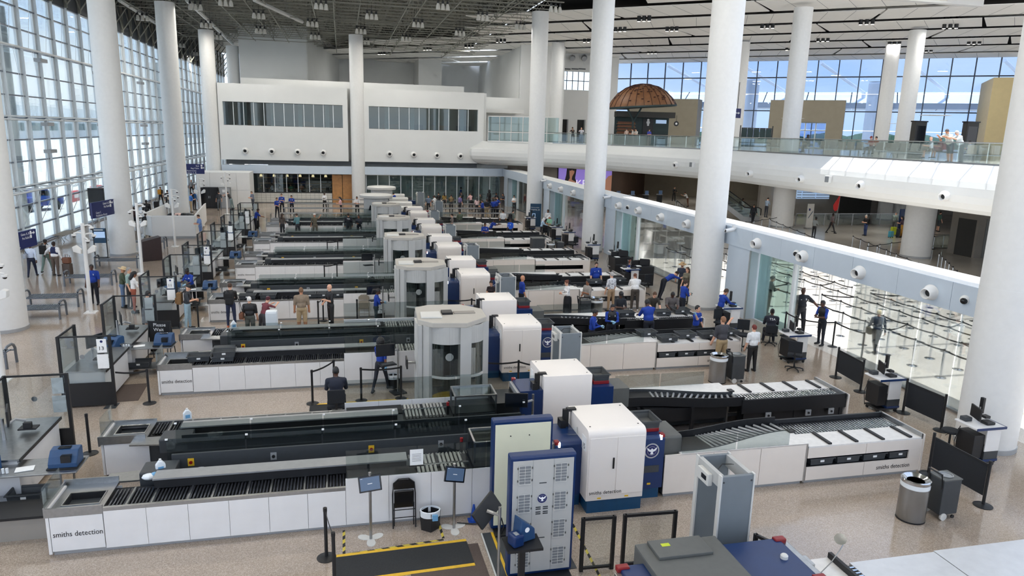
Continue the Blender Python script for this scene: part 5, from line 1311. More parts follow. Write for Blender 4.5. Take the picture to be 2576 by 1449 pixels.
def person(label, pos, rz, pose='stand', build='m', h=1.75, skin=LT, top=GRY, sleeve='short', bottom=BLK, legs='long', shoe=BLK, hair='short', hc=(40, 30, 26), hat=None, hatc=BLK, glove=None, z=0.0, extra=None, group=None):
    me, (hcn, hl, hup, hfw), tot, chest, up, fw, neck, hands, pel = _body(pose, build)
    ref = {'sit': 1.325}.get(pose); s = h/1.765
    if z < .2: pos = settle(pos[0], pos[1])
    o = link('person', me, None, (pos[0], pos[1], z), None, R_(rz)); o.scale = (s, s, s); tag(o, label, 'person', group)
    if pose == 'sit' and z < 1: SEATED.append((pos[0], pos[1], z, rz, label, s))
    sk = smat(skin); tp = cmat(top); bt = cmat(bottom)
    slots = [sk, tp, tp if sleeve != 'none' else sk, tp if sleeve == 'long' else sk, bt, bt if legs == 'long' else sk, cmat(shoe, .5), cmat(glove, .5) if glove else sk, cmat((24, 20, 20), .4), cmat((140, 70, 66), .5)]
    for i, m_ in enumerate(slots): o.material_slots[i].link = 'OBJECT'; o.material_slots[i].material = m_
    def child(name, me2, c, loc=None, rx=None):
        q = link(name, me2, o, tuple(hcn) if loc is None else loc); q.rotation_euler.x = -hl if rx is None else rx
        q.material_slots[0].link = 'OBJECT'; q.material_slots[0].material = cmat(c); return q
    if hair: child('hair', hair_mesh(hair), hc)
    if hat: child({'cap': 'cap', 'straw': 'hat', 'scarf': 'headscarf'}[hat], cap_mesh(hat), hatc)
    for e in (extra or ()):
        if e == 'patch':      # uniform sleeve patches and badge
            for s_ in (-1, 1):
                a = np.array(neck)-np.array(up)*.11+np.array([s_*.255, .02, 0])
            MB().box(-.03, .03, 0, .006, -.03, .03).build('badge', 'white_ink', o, tuple(np.array(chest)+np.array(fw)*.125+np.array([-.075, 0, 0])+np.array(up)*.06))
            MB().box(-.04, .04, 0, .006, -.008, .008).build('name_tag', 'white_ink', o, tuple(np.array(chest)+np.array(fw)*.125+np.array([.075, 0, 0])+np.array(up)*.05))
        elif e == 'back_tsa':
            q = text('TSA', .13, 'white_ink', o, tuple(np.array(chest)-np.array(fw)*.155+np.array([.0, 0, .05])), (PI/2, 0, 0), 'lettering', align='CENTER')
        elif e == 'beard':
            MB().ball((0, 0, 0), .05, 8, 6, sc=(1.05, .62, .8)).build('beard', cmat((30, 24, 22)), o, tuple(np.array(hcn)+np.array(hfw)*.062-np.array(hup)*.088), smooth=True)
        elif e == 'greybeard':
            MB().ball((0, 0, 0), .05, 8, 6, sc=(1.05, .62, .7)).build('beard', cmat((190, 186, 180)), o, tuple(np.array(hcn)+np.array(hfw)*.06-np.array(hup)*.09), smooth=True)
        elif e == 'glasses':
            c = np.array(hcn)+np.array(hfw)*.10+np.array(hup)*.012
            MB().tube([(-.075, -.06, 0), (-.06, 0, 0), (.06, 0, 0), (.075, -.06, 0)], .006, 4).build('glasses', 'black', o, tuple(c))
        elif e == 'mask':
            MB().ball((0, 0, 0), .062, 8, 6, sc=(1, .6, .8)).build('face_mask', cmat((30, 34, 38)), o, tuple(np.array(hcn)+np.array(hfw)*.055-np.array(hup)*.05), smooth=True)
        elif e == 'vest':
            f = lambda P: np.maximum(np.minimum(_ell(P, (0, 0, .03), (.195, .15, .22)), _ell(P, (0, 0, -.16), (.18, .145, .20))), -.26-P[:, 2])
            if 'vest' not in _HAIR: _HAIR['vest'] = _sdfmesh(f, (-.26, -.22, -.32), (.26, .22, .22), .02, 'vest')
            child('vest', _HAIR['vest'], hatc if hat is None else BLK, tuple(chest), -math.atan2(up[1], up[2]))
        elif e == 'skirt':
            MB().lathe([(.17, .0), (.19, -.15), (.205, -.75), (.19, -.76)], 18).build('skirt', bt, o, tuple(pel+np.array([0, 0, .05])), smooth=True)
        elif e == 'dress':
            MB().lathe([(.16, .12), (.18, 0), (.22, -.45), (.21, -.46)], 18).build('dress', tp, o, tuple(pel+np.array([0, 0, .05])), smooth=True)
    o['stat'] = 1
    del o['stat']
    return o
SEATED = []
def settle(x, y, m=.27):
    for y0 in Y0:
        for x0, x1, a, b_ in ((-5.35, 4.05, 0, 1.62), (-5.35, 4.05, 2.42, 4.04), (4.05, 6.6, -.38, 1.1), (4.05, 6.6, 2.94, 4.42), (6.6, 13.2, 0, 1.42), (6.6, 13.2, 2.62, 4.04)):
            if x0-m < x < x1+m and y0+a-m < y < y0+b_+m:
                lo, hi = y0+a-m, y0+b_+m
                if a < 1 and b_ < 2: opts = [lo, hi]       # front lane: aisle side or the gap
                else: opts = [lo, hi]
                if x < 4.05 and a < 1: opts = [lo]
                if x < 4.05 and a > 1: opts = [hi]
                y = min(opts, key=lambda q: abs(q-y)); return x, y
    return x, y
def at_head(x, y, h): p = G(x, y, h); return (p.x, p.y)
def backpack(pos, rz, c, label, z=1.0, s=1.0):
    t = thing('backpack', label, 'backpack', (pos[0], pos[1], z), R_(rz), None, (s, s, s))
    MB().box(-.15, .15, -.34, -.16, -.02, .44).build('body', cmat(c), t, bevel=.05); MB().box(-.12, .12, -.40, -.33, .02, .24).build('front_pocket', cmat(c), t, bevel=.03)
    for x in (-.1, .1): MB().tube([(x, -.17, .42), (x, -.02, .50), (x*1.1, .13, .36), (x*1.2, .10, .12), (x*1.2, -.16, .05)], .016, 5).build('strap', 'black', t)
    MB().tube([(-.04, -.25, .43), (0, -.25, .48), (.04, -.25, .43)], .01, 5).build('top_loop', 'black', t); return t
def suitcase(pos, rz, c, label, h=.62, z=0, handle=.4):
    t = thing('suitcase', label, 'suitcase', (pos[0], pos[1], z), R_(rz))
    MB().box(-.21, .21, -.13, .13, .06, h).build('shell', c if isinstance(c, str) else cmat(c, .45), t, bevel=.035)
    for x in (-.16, .16):
        for y in (-.09, .09): MB().cyl((x, y-.015, .035), (x, y+.015, .035), .035, n=10).build('wheel', 'black', t)
    if handle: MB().tube([(-.1, .1, h), (-.1, .1, h+handle), (.1, .1, h+handle), (.1, .1, h)], .012, 5).build('handle', 'black', t)
    return t
def shoulder_bag(pos, rz, c, label, z=.85, x=.24, y=0):
    t = thing('shoulder_bag', label, 'bag', (pos[0], pos[1], z), R_(rz))
    MB().box(x-.07, x+.07, y-.17, y+.17, 0, .24).build('body', c if isinstance(c, str) else cmat(c), t, bevel=.04); MB().tube([(x, y-.13, .22), (x-.06, y-.06, .6), (x-.06, y+.06, .6), (x, y+.13, .22)], .012, 5).build('strap', 'black', t); return t

def P_(label, x, y, rz, **k):
    h = k.get('h', 1.75); hh = k.pop('hh', None)
    if k.get('pose') == 'sit': top_h = h*.765
    else: top_h = _body(k.get('pose', 'stand'), k.get('build', 'm'))[2]*h/1.765
    z = k.get('z', 0.0)
    ft = k.pop('f', None)
    pos = at_head(x, y, z+top_h if hh is None else hh) if ft is None else tuple(G(*ft))[:2]
    return person(label, pos, rz, **k)
def tsa(label, x, y, rz, **k):
    k.setdefault('top', TSA); k.setdefault('bottom', NAVY); k.setdefault('extra', ('patch',)); return P_(label, x, y, rz, **k)

# --- concourse by the curtain wall
a = P_('man in pale blue shirt walking away under the wayfinding sign', 73, 612, 8, pose='walk', top=(196, 208, 228), sleeve='long', bottom=(26, 34, 58), skin=DK)
shoulder_bag(a.location, 8, (150, 156, 166), 'grey sling bag on the man in the pale blue shirt', .95, -.2, -.1)
a = P_('man in white shirt and cap walking away with a black backpack', 111, 603, -6, pose='walk', top=WHT, bottom=(108, 128, 122), hat='cap', hatc=(30, 30, 34), skin=BR); backpack(a.location, -6, (26, 27, 30), 'black backpack on the man in the white shirt and cap')
a = P_('man in navy vest over white sleeves pulling a suitcase', 133, 608, -14, pose='side', build='h', top=WHT, sleeve='long', bottom=(92, 80, 72), skin=DK, hatc=(26, 36, 74), extra=('vest',))
p = G(172, 693); suitcase((p.x, p.y), -20, (74, 62, 54), 'dark brown upright suitcase pulled by the man in the navy vest', .62); t = thing('tote_bag', 'brown leather bag riding on the upright suitcase', 'bag', (p.x, p.y, .63), R_(-20)); MB().box(-.18, .18, -.12, .12, 0, .30).build('body', 'brown_bag', t, bevel=.04); MB().tube([(-.1, 0, .28), (-.06, 0, .46), (.06, 0, .46), (.1, 0, .28)], .012, 5).build('handle', 'brown_bag', t)
tsa('officer in blue standing at the bench beside the camera mast', 230, 665, 175, build='h', skin=DK, hair='short', hc=BLK)
P_('man in straw hat and green polo with jeans', 303, 672, -70, pose='front', top=(72, 84, 66), bottom=JEAN, hat='straw', hatc=(206, 184, 148), hair=None, skin=MD_)
P_('woman with long dark hair in a white shirt by the partition', 331, 683, -60, pose='front', build='f', top=WHT, bottom=(150, 80, 60), hair='long', hc=BLK, skin=BR)
P_('grey-haired traveller behind the man in the straw hat', 321, 673, -100, top=(150, 176, 172), hair='short', hc=(150, 148, 146))
P_('woman in a grey shirt dress at the document desk', 366, 733, -35, pose='front', build='f', h=1.66, top=(96, 98, 102), bottom=(96, 98, 102), legs='short', shoe=(150, 110, 90), hair='short', hc=BLK, extra=('dress',))
tsa('seated officer with grey hair at the document desk', 433, 702, 150, pose='sit', hh=1.35, sleeve='long', hc=(140, 140, 140), skin=MD_)
tsa('officer with dark hair leaning over the document desk', 479, 674, 150, pose='reach', build='f', hair='bun', hc=BLK, skin=DK, glove=(150, 190, 215))
a = P_('man in dark cap and grey tee with a tan backpack', 467, 716, -95, pose='front', top=(58, 62, 68), bottom=(150, 176, 190), hat='cap', hatc=BLK, hair=None, extra=('greybeard',)); backpack(a.location, -95, (128, 96, 60), 'tan backpack on the man in the dark cap')
a = P_('man in black tee seen from behind with a black backpack', 577, 714, 0, pose='front', top=BLK, bottom=DJ, shoe=(190, 100, 60), hc=(70, 50, 40)); backpack(a.location, 0, (26, 28, 30), 'black backpack on the man at the loading rollers')
a = P_('white-haired woman in black with a brown purse', 626, 747, -5, build='h', h=1.62, top=BLK, bottom=(80, 84, 80), hair='short', hc=(224, 222, 218)); shoulder_bag(a.location, -5, 'brown_bag', 'brown leather purse on the white-haired woman', .82, -.27, -.06)
P_('woman with maroon hair bending under a pile of clothes', 658, 750, -40, pose='lean', build='f', h=1.62, top=(120, 60, 70), bottom=(60, 60, 66), hc=(72, 24, 34))
p = G(690, 812, .9); t = thing('clothes_bundle', 'bundle of white bag and jeans carried by the maroon-haired woman', 'clothes', (p.x, p.y, 0))
MB().box(-.28, .12, -.16, .2, .78, 1.35).build('white_bag', 'plastic_clear_white', t, bevel=.08); MB().box(-.3, .3, -.2, .2, .5, .8).build('folded_jeans', cmat((120, 140, 160)), t, bevel=.07); MB().box(-.05, .42, -.15, .15, .30, .62).build('dark_coat', cmat((44, 50, 54)), t, bevel=.07); MB().box(-.2, .2, -.14, .14, 0, .5).build('stool', 'dark_grey', t)
P_('man in tan polo and cargo shorts seen from behind', 757, 724, 2, build='h', h=1.78, top=(140, 124, 106), bottom=KHK, legs='short', hc=(120, 90, 66), skin=MD_)
P_('bald man in black with folded arms beside the rope posts', 830, 715, 120, pose='cross', h=1.8, top=BLK, bottom=BLK, hair=None)
tsa('officer with a ponytail writing at the second body scanner', 945, 726, -85, pose='front', build='f', h=1.66, hair='tail', hc=BLK, skin=DK, glove=(150, 190, 215), bottom=(40, 54, 60))
tsa('officer with curly hair striding past the first body scanner', 956, 851, -28, pose='walk', build='f', h=1.70, hair='curly', hc=BLK, skin=BR, glove=(120, 170, 205), bottom=(34, 38, 48))
a = person('man in a navy jacket sitting on a stool behind the first pair of lanes', (-.3, 18.35), 0, 'sit', 'h', 1.8, DK, (30, 36, 52), 'long', NAVY, hair='short', hc=BLK, z=.10)
# --- far centre
P_('officer in a dark jacket marked on the back, third row aisle', 876, 535, 0, build='h', top=NAVY, sleeve='long', bottom=(40, 46, 54), skin=MD_, extra=('back_tsa',))
P_('officer in dark uniform standing beside the marked jacket', 903, 540, 160, pose='front', top=(44, 48, 58), sleeve='long', bottom=NAVY, skin=BR)
P_('traveller in olive with a white cap raising one arm', 794, 529, 20, pose='up', top=(98, 92, 76), bottom=(96, 90, 78), legs='short', hat='cap', hatc=(224, 220, 212), hair=None, skin=MD_)
P_('man in teal tee and dark shorts at the fourth-row rollers', 752, 529, 40, pose='front', top=(96, 138, 144), bottom=(44, 46, 54), legs='short', hc=(70, 54, 44))
a = P_('woman in dark tee carrying a bag at the fourth-row rollers', 714, 530, -20, build='f', top=(84, 74, 68), bottom=(40, 42, 46), hair='long', hc=(60, 44, 36)); shoulder_bag(a.location, -20, WHT, 'white patterned bag on the woman in the dark tee', .8, .3)
tsa('officer with folded arms, first of three talking by the screens', 696, 497, -140, pose='cross', skin=MD_); tsa('tall officer, middle of three talking by the screens', 708, 487, 170, pose='cross', h=1.85); tsa('officer facing the camera, last of three talking by the screens', 733, 491, 178, pose='front', skin=MD_)
P_('woman in white blouse and black trousers with folded arms', 816, 484, 170, pose='cross', build='f', top=WHT, sleeve='long', bottom=BLK, hair='bun', hc=BLK, skin=DK)
P_('person in pink shirt at the steel tables', 857, 495, 100, pose='front', build='f', top=(222, 176, 176), bottom=BLK, hair='long', hc=BLK)
P_('person with black hair behind a dark box at the steel tables', 898, 494, 170, pose='front', top=WHT, bottom=BLK, hc=BLK, skin=MD_)
tsa('officer at a computer in the fourth row', 641, 525, -70, pose='reach', skin=BR)
P_('man in grey tee by the glass screens near the bar', 635, 481, 120, pose='front', build='h', top=(120, 128, 142), bottom=(60, 66, 76), hc=(110, 96, 84)); P_('person in dark green by the wood panel', 620, 459, 100, top=(52, 66, 56), bottom=(50, 60, 56))
P_('man in black tee bending over beside the grey cabinet', 580, 482, 70, pose='lean', top=BLK, bottom=(110, 128, 130), hair='short', hc=BLK)
P_('person in dark grey by the black cabinet', 550, 481, 20, top=(60, 64, 70), bottom=(90, 96, 104)); 
for i, (x, y, c, rz, bd) in enumerate(((1060, 487, (96, 150, 140), 150, 'f'), (1078, 491, (110, 126, 150), 160, 'm'), (1097, 491, WHT, 100, 'f'), (1104, 484, BLK, 20, 'm'), (1118, 484, (150, 120, 60), 10, 'f'), (1135, 490, (120, 100, 70), -10, 'm'), (1162, 483, BLK, 30, 'm'), (1157, 490, (104, 96, 140), -60, 'h'), (1185, 486, (220, 176, 176), 20, 'm'), (1200, 496, (224, 196, 196), 5, 'f'), (1210, 488, (60, 70, 60), 60, 'f'), (1253, 484, NAVY, 100, 'm'), (1266, 486, (50, 52, 60), 140, 'f'))):
    P_(['woman in teal', 'man in grey-blue', 'woman with long hair in white', 'tall man in black', 'woman in mustard', 'man in olive', 'heavy-set man in black', 'person in purple', 'man in pink', 'woman in pale pink', 'woman in dark green', 'man in navy', 'woman in charcoal'][i]+' queueing at the far steel tables', x, y, rz, pose=('front', 'stand', 'reach')[i % 3], build=bd, top=c, bottom=(40, 42, 48), hair='long' if bd == 'f' else 'short', hc=BLK, skin=(MD_, LT, BR)[i % 3], group='travellers at the far tables')
tsa('officer standing against the far glass shopfront', 1159, 471, -100, skin=MD_)
tsa('officer in blue at the far machine', 995, 485, 60, pose='reach'); P_('tall person in black before the pale pillar', 1231, 478, 30, h=1.88, top=BLK, sleeve='long', bottom=BLK, skin=DK, hair='curly', hc=BLK)
for i, (x, y, rz) in enumerate(((1215, 503, 60), (1241, 500, -30), (1252, 495, 120), (1248, 499, 10))): tsa('officer in blue in the cluster by the pale pillar, %s from the pillar' % ORD[3-i], x, y, rz, skin=(MD_, DK, LT, BR)[i], pose=('front', 'stand', 'hip', 'stand')[i])
P_('man in black top and khaki trousers among the officers', 1225, 500, 5, build='h', top=NAVY, bottom=KHK, skin=MD_)
P_('man in white tee and black shorts seen from behind', 1266, 528, -8, top=WHT, bottom=BLK, legs='short', hc=(40, 32, 30), skin=MD_)
P_('man in green shirt leaning at the fifth-row table', 1162, 533, 25, pose='front', build='h', top=(86, 96, 78), bottom=(80, 76, 66), skin=MD_); P_('person in grey sitting low at the fifth-row table', 1138, 538, 90, top=(120, 110, 106), build='f')
tsa('officer in the fifth-row aisle facing the camera', 1220, 560, 175, pose='front', skin=BR); tsa('officer leaning over the fifth-row table', 1233, 550, -120, pose='lean', skin=DK)
tsa('officer beside the fourth-row table with a bright blue sleeve', 1291, 553, 130, top=(30, 90, 200), skin=DK, pose='stand')
a = P_('man in grey with a black backpack by the far podiums', 1290, 528, -60, top=(120, 128, 120), bottom=(60, 60, 60)); backpack(a.location, -60, (28, 30, 34), 'black backpack on the man by the far podiums')
# --- right podiums
P_('woman with short dark hair in white blouse near the green glass', 1294, 491, 150, pose='front', build='f', top=WHT, bottom=(44, 44, 48), hc=BLK); P_('man in red shirt and cap by the far column', 1321, 487, 90, top=(170, 60, 60), bottom=(60, 62, 66), hat='cap', hatc=(200, 190, 170), hair=None)
P_('officer in black jacket with the name cap sitting at a podium', 1333, 526, -120, pose='sit', hh=1.4, build='h', top=BLK, sleeve='long', bottom=BLK, hat='cap', hatc=BLK, skin=DK)
P_('woman in white headscarf and pale blue top at the podium', 1362, 548, -100, pose='reach', build='f', h=1.62, top=(176, 206, 230), sleeve='long', bottom=(36, 36, 42), hat='scarf', hatc=WHT, hair=None, skin=MD_)
P_('man in white cap and mint tee at the podium', 1384, 542, 120, pose='front', top=(150, 206, 176), bottom=(60, 66, 70), hat='cap', hatc=WHT, hair=None, skin=MD_); P_('bearded man in white shirt behind the mint tee', 1379, 527, 150, top=WHT, bottom=NAVY, skin=BR, hc=BLK, extra=('beard',))
P_('seated officer in a marked black jacket by the fourth-row exit', 1373, 551, -15, pose='sit', hh=1.4, build='h', top=BLK, sleeve='long', bottom=BLK, skin=DK, extra=('back_tsa',))
# --- second and third row, exit side
tsa('bearded officer with glasses behind the third-row table', 1499, 659, 178, build='h', skin=LT, extra=('patch', 'beard', 'glasses'))
tsa('seated officer with red hair beside the third-row podium', 1581, 653, -110, pose='sit', hh=1.4, hc=(120, 70, 50), sleeve='long')
P_('grey-haired man in a floral shirt and tan trousers', 1524, 676, 20, h=1.78, top=(206, 208, 214), bottom=(160, 134, 106), hc=(170, 168, 166))
a = P_('woman with a teal ponytail in a white blouse at the table', 1582, 681, -10, pose='reach', build='h', h=1.70, top=WHT, bottom=(70, 64, 58), shoe=WHT, hair='tail', hc=(110, 74, 60))
tsa('bald officer beside the third metal detector', 1313, 693, -85, pose='stand', h=1.8, hair=None, skin=MD_)
P_('woman in a black top behind the second-row scanner', 1235, 703, 150, pose='front', build='f', h=1.62, top=(40, 28, 34), sleeve='none', bottom=BLK, hair='bun', hc=(50, 34, 30))
P_('woman in white blouse and long black skirt', 1430, 705, 95, pose='front', build='f', h=1.62, top=WHT, sleeve='long', bottom=(26, 28, 34), hair='bun', hc=(110, 66, 50), extra=('skirt',))
P_('heavy-set person in a grey tee with tied-up hair', 1480, 704, 110, pose='cross', build='h', h=1.64, top=(150, 144, 138), bottom=(50, 46, 44), hair='bun', hc=BLK, skin=BR)
a = tsa('officer bending low over the podium keyboard', 1672, 683, -85, pose='bend', h=1.8, skin=LT)
P_('man in a straw hat and dark mask beyond the glass', 1718, 660, 130, top=(52, 60, 76), bottom=(60, 62, 66), hat='straw', hatc=(190, 160, 120), hair=None, extra=('mask',)); P_('person in camouflage half hidden by the large column', 1731, 672, 120, build='f', top=(112, 108, 92), bottom=(70, 70, 66), hair='long', hc=(80, 60, 50))
tsa('balding officer looking down beside the large column', 1721, 705, -85, pose='front', h=1.8, hc=(60, 44, 36), glove=(60, 90, 90))
P_('seated officer in black at the podium behind the column', 1728, 690, -30, pose='sit', hh=1.38, top=BLK, sleeve='long', bottom=BLK, skin=DK, hc=BLK)
P_('man in a black cap and black tee emptying his tray', 1565, 735, 175, pose='front', top=(30, 34, 42), bottom=BLK, hat='cap', hatc=BLK, hair=None, skin=DK)
P_('young man in a dark brown tee at the second-row table', 1643, 731, 176, pose='reach', top=(50, 46, 40), bottom=(60, 56, 52), hc=(90, 66, 50)); P_('heavy-set man in a grey tee looking into his tray', 1698, 735, 165, pose='reach', build='h', top=(92, 86, 86), bottom=(50, 50, 52), skin=DK, hc=BLK)
tsa('officer seen from behind between the second-row tables', 1622, 749, 5, pose='reach', build='h', h=1.85, skin=DK, hc=BLK, extra=())
tsa('bearded officer in a black vest between the second-row tables', 1529, 757, 170, pose='front', skin=MD_, hc=BLK, hatc=BLK, sleeve='long', glove=(150, 195, 220), extra=('vest', 'beard', 'patch'))
tsa('officer with gloves at the second-row curve', 1492, 778, -120, pose='front', skin=BR, hc=BLK, sleeve='long', glove=(170, 205, 225))
tsa('officer with raised gloved hand at the second-row table end', 1754, 768, -150, pose='up', skin=LT, hc=BLK, glove=(150, 195, 220))
tsa('officer with raised arm at the monitor beside the large column', 1815, 727, -85, pose='reach', h=1.82, sleeve='long', hc=(70, 54, 44), skin=MD_, glove=(140, 185, 215), extra=('patch', 'beard'))
P_('man in charcoal tee and khaki shorts taking a photograph', 1804, 790, 10, f=(1798, 921), pose='up', build='h', h=1.84, top=(66, 66, 72), bottom=(160, 138, 104), legs='short', hc=(150, 110, 84), shoe=(40, 34, 32))
P_('woman with red hair in a white blouse and black trousers', 1894, 815, 8, f=(1888, 934), pose='stand', build='h', h=1.62, top=(224, 226, 228), bottom=BLK, hair='short', hc=(110, 50, 44))
P_('seated officer in a navy jacket marked on the back at the near podium', 1945, 776, -25, pose='sit', hh=1.42, build='h', top=(26, 30, 44), sleeve='long', bottom=NAVY, hair='bun', hc=BLK, skin=DK, extra=('back_tsa',))
P_('tall officer in dark uniform with one arm on a rope post', 2011, 718, 172, f=(2008, 838), pose='side', build='h', h=1.90, top=(30, 32, 40), bottom=(30, 32, 40), hair=None, skin=DK, extra=('patch',))
tsa('officer in a black vest reading a phone by the rope posts', 2069, 756, 100, f=(2062, 868), pose='front', h=1.78, hatc=BLK, extra=('vest',), skin=DK, hc=BLK)
P_('dark clad guard standing behind the green glass', 1939, 694, -100, pose='front', h=1.8, top=(44, 48, 48), sleeve='long', bottom=(44, 48, 48), hc=(60, 50, 44), skin=MD_)
a = P_('blonde woman in dark floral coat walking away in the queue', 2214, 781, -20, pose='walk', build='h', h=1.66, top=(38, 50, 66), sleeve='long', bottom=(24, 28, 32), hair='short', hc=(206, 190, 150)); shoulder_bag(a.location, -20, (70, 66, 52), 'olive handbag carried by the blonde woman', .70, -.3)
# --- ticket hall
a = P_('man in white shirt with a black backpack by the escalator', 1869, 499, -90, top=WHT, bottom=(170, 160, 140), skin=MD_); backpack(a.location, -90, BLK, 'black backpack on the man by the escalator')
a = P_('man in a dark suit walking past the escalator', 1897, 515, 160, pose='walk', build='h', top=(40, 42, 50), sleeve='long', bottom=(40, 42, 50)); shoulder_bag(a.location, 160, (70, 70, 72), 'grey holdall carried by the man in the dark suit', .5)
P_('traveller riding the escalator', 1931, 497, -70, pose='front', top=(120, 134, 150), bottom=(40, 44, 52), z=1.0)
P_('clerk in a grey vest with a clipboard behind the rope line', 2052, 546, -70, pose='front', build='f', top=(140, 146, 146), sleeve='long', bottom=BLK, hair='bun', hc=BLK, skin=DK)
a = P_('attendant walking behind the tall red flag', 2095, 537, -100, pose='walk', top=(110, 96, 98), bottom=BLK, skin=DK)
a = P_('man in black top and jeans holding a white bag', 2182, 541, 90, pose='front', top=BLK, bottom=(46, 64, 110), hc=(190, 180, 170)); backpack(a.location, 90, BLK, 'black backpack on the man holding the white bag')
P_('man in cap with backpack beside the neon suitcase', 2254, 534, -70, pose='front', top=(134, 150, 142), bottom=(90, 92, 90), hat='cap', hatc=(90, 92, 96), hair=None); P_('woman sorting bags in the traveller group', 2273, 544, 40, pose='front', build='f', top=(90, 70, 84), bottom=(200, 150, 60), hair='long', hc=BLK); P_('woman in grey tee and shorts bending over her bags', 2290, 545, 60, pose='lean', build='f', top=(120, 136, 136), bottom=(120, 112, 100), legs='short', hair='long', hc=(90, 60, 50))
P_('tall man in a green tee behind the hall column', 2366, 532, -100, h=1.8, top=(70, 100, 92), bottom=(70, 76, 80), legs='short')
P_('man in black standing with hands on hips far inside the hall', 1697, 470, 178, pose='hip', top=BLK, sleeve='long', bottom=BLK, hc=BLK); P_('person in white bending over far inside the hall', 1731, 483, 80, pose='lean', top=WHT, bottom=(120, 80, 60))
for i, (x, y, c, l) in enumerate(((2246, 592, 'neon', 'neon green suitcase in the traveller group'), (2240, 598, 'teal_case', 'teal suitcase in front of the neon one'), (2258, 597, 'black', 'black suitcase beside the neon one'), (2276, 596, 'yellow', 'yellow suitcase beside the woman in shorts'))):
    p = G(x, y); suitcase((p.x, p.y), 20*i, c, l, .72 if i != 1 else .55)
# --- upper level
E_ = 6.70
def up_at(x, y): p = G(x, y, E_+1.62); return (p.x, p.y)
pa = AX(2390, 400, 31.1); pb = AX(2412, 400, 31.15)
person('grey-bearded man in white tee leaning on the balcony rail', (31.15, AX(2390, 365, 31.15).y), 95, 'lean', 'h', 1.82, MD_, (214, 214, 206), 'short', (44, 60, 78), 'short', hair='short', hc=(90, 86, 84), z=E_, extra=('greybeard',))
person('grey-haired woman in pale tee leaning on the balcony rail', (31.15, AX(2418, 365, 31.15).y), 80, 'lean', 'h', 1.74, LT, (206, 214, 216), 'short', BLK, hair='short', hc=(200, 198, 196), z=E_)
for l, x, dep, rz, kw in (('bald man in a plaid shirt sitting on the upper level', 2342, 46, 60, dict(top=(196, 200, 206), bottom=(110, 96, 84), legs='short', hair=None)), ('person in maroon slumped beside the bald man', 2366, 47, 70, dict(top=(120, 60, 70), bottom=(100, 60, 60), legs='short', skin=MD_)), ('child in blue sitting behind the couple at the rail', 2440, 46, 30, dict(h=1.5, top=(50, 80, 170), bottom=(40, 56, 110))), ('person in a black cap sitting alone on the upper level', 2032, 57, 70, dict(top=BLK, sleeve='long', bottom=BLK, hat='cap', hatc=BLK, hair=None, skin=DK)), ('traveller with red cap reclining on the upper seats', 2190, 56, 100, dict(top=(190, 120, 110), bottom=(120, 116, 110), hat='cap', hatc=(150, 60, 60), hair=None)), ('traveller in orange beside the red cap', 2203, 56.5, 90, dict(top=(206, 140, 116), bottom=(90, 90, 90)))):
    p = AD(x, 380, dep); person(l, (p.x, p.y), rz, 'sit', 'm', z=E_+.02, **kw)
for l, x, rz, kw in (('woman in black jacket leaning on the rail by the glass screen', 1441, 150, dict(build='f', top=BLK, sleeve='long', bottom=BLK, hair='bun', hc=(70, 44, 36))), ('bald man in a pale shirt leaning on the rail', 1462, 160, dict(top=(206, 212, 226), sleeve='long', bottom=(70, 80, 100), hair=None))):
    p = AD(x, 345, 74); person(l, (p.x, p.y), rz, 'lean', z=E_, **kw)
for i, (x, c) in enumerate(((1576, (180, 160, 150)), (1592, (190, 186, 180)), (1600, (200, 196, 190)), (1632, (60, 70, 160)))):
    p = AD(x, 345, 78); person(['customer in tan', 'customer in grey', 'customer in cream', 'barista in blue'][i]+' at the shell-roofed kiosk', (p.x, p.y), 60*i, 'front', top=c, bottom=(60, 60, 66), z=E_, hc=BLK)
# --- in the bar
for i in range(9):
    x = -9.3+i*.98; person('patron in %s seated inside the bar, %s from the wood panel' % (['grey', 'olive', 'white', 'black', 'green', 'rust', 'navy', 'brown', 'charcoal'][i], ORD[i]), (x, 79.2+(i % 3)*.8), 40*i, 'sit', 'm', 1.75, (LT, MD_, BR)[i % 3], [(120, 120, 124), (96, 100, 76), (220, 220, 216), BLK, (50, 130, 100), (170, 100, 60), (40, 50, 84), (110, 80, 60), (60, 60, 62)][i], hc=BLK, z=.35, group='patrons in the bar')
# ============================================================ PROPS
def cube(parent, nm, m_, x0, x1, y0, y1, z0, z1, bevel=0): return MB().box(x0, x1, y0, y1, z0, z1).build(nm, m_, parent, bevel=bevel)

# ---------- two-panel body imager in the foreground
q = G(1231, 1059, 2.3); ya = 12.42
t = thing('imaging_panel', 'tall cream panel in a blue frame, body imager front half', 'body scanner', (2.66, ya, 0))
cube(t, 'frame', 'tsa_blue', 0, 1.2, 0, .22, .04, 2.3, .04); cube(t, 'face', 'cream', .05, 1.15, -.012, 0, .12, 2.22, .006); cube(t, 'base', 'black', .05, 1.15, -.25, .3, 0, .04)
for x in (.35, .72): MB().cyl((x, -.012, 1.98), (x, -.02, 1.98), .012, n=8).build('screw', 'black', t)
MB().tube([(-.02, .1, .5), (-.12, .12, .45), (-.14, .15, .3), (-.05, .2, .06), (-.3, .3, .02), (-.6, .4, .015)], .014, 6).build('cable', 'black', t)
t = thing('imaging_panel', 'tall grey vented panel with a seal in a blue frame', 'body scanner', (2.64, 10.86, 0))
cube(t, 'frame', 'tsa_blue', 0, 1.18, 0, .22, .04, 2.3, .04); f = cube(t, 'back_plate', 'scanner_grey', .05, 1.13, -.012, 0, .1, 2.22, .006); cube(t, 'base', 'black', .05, 1.13, -.25, .3, 0, .04)
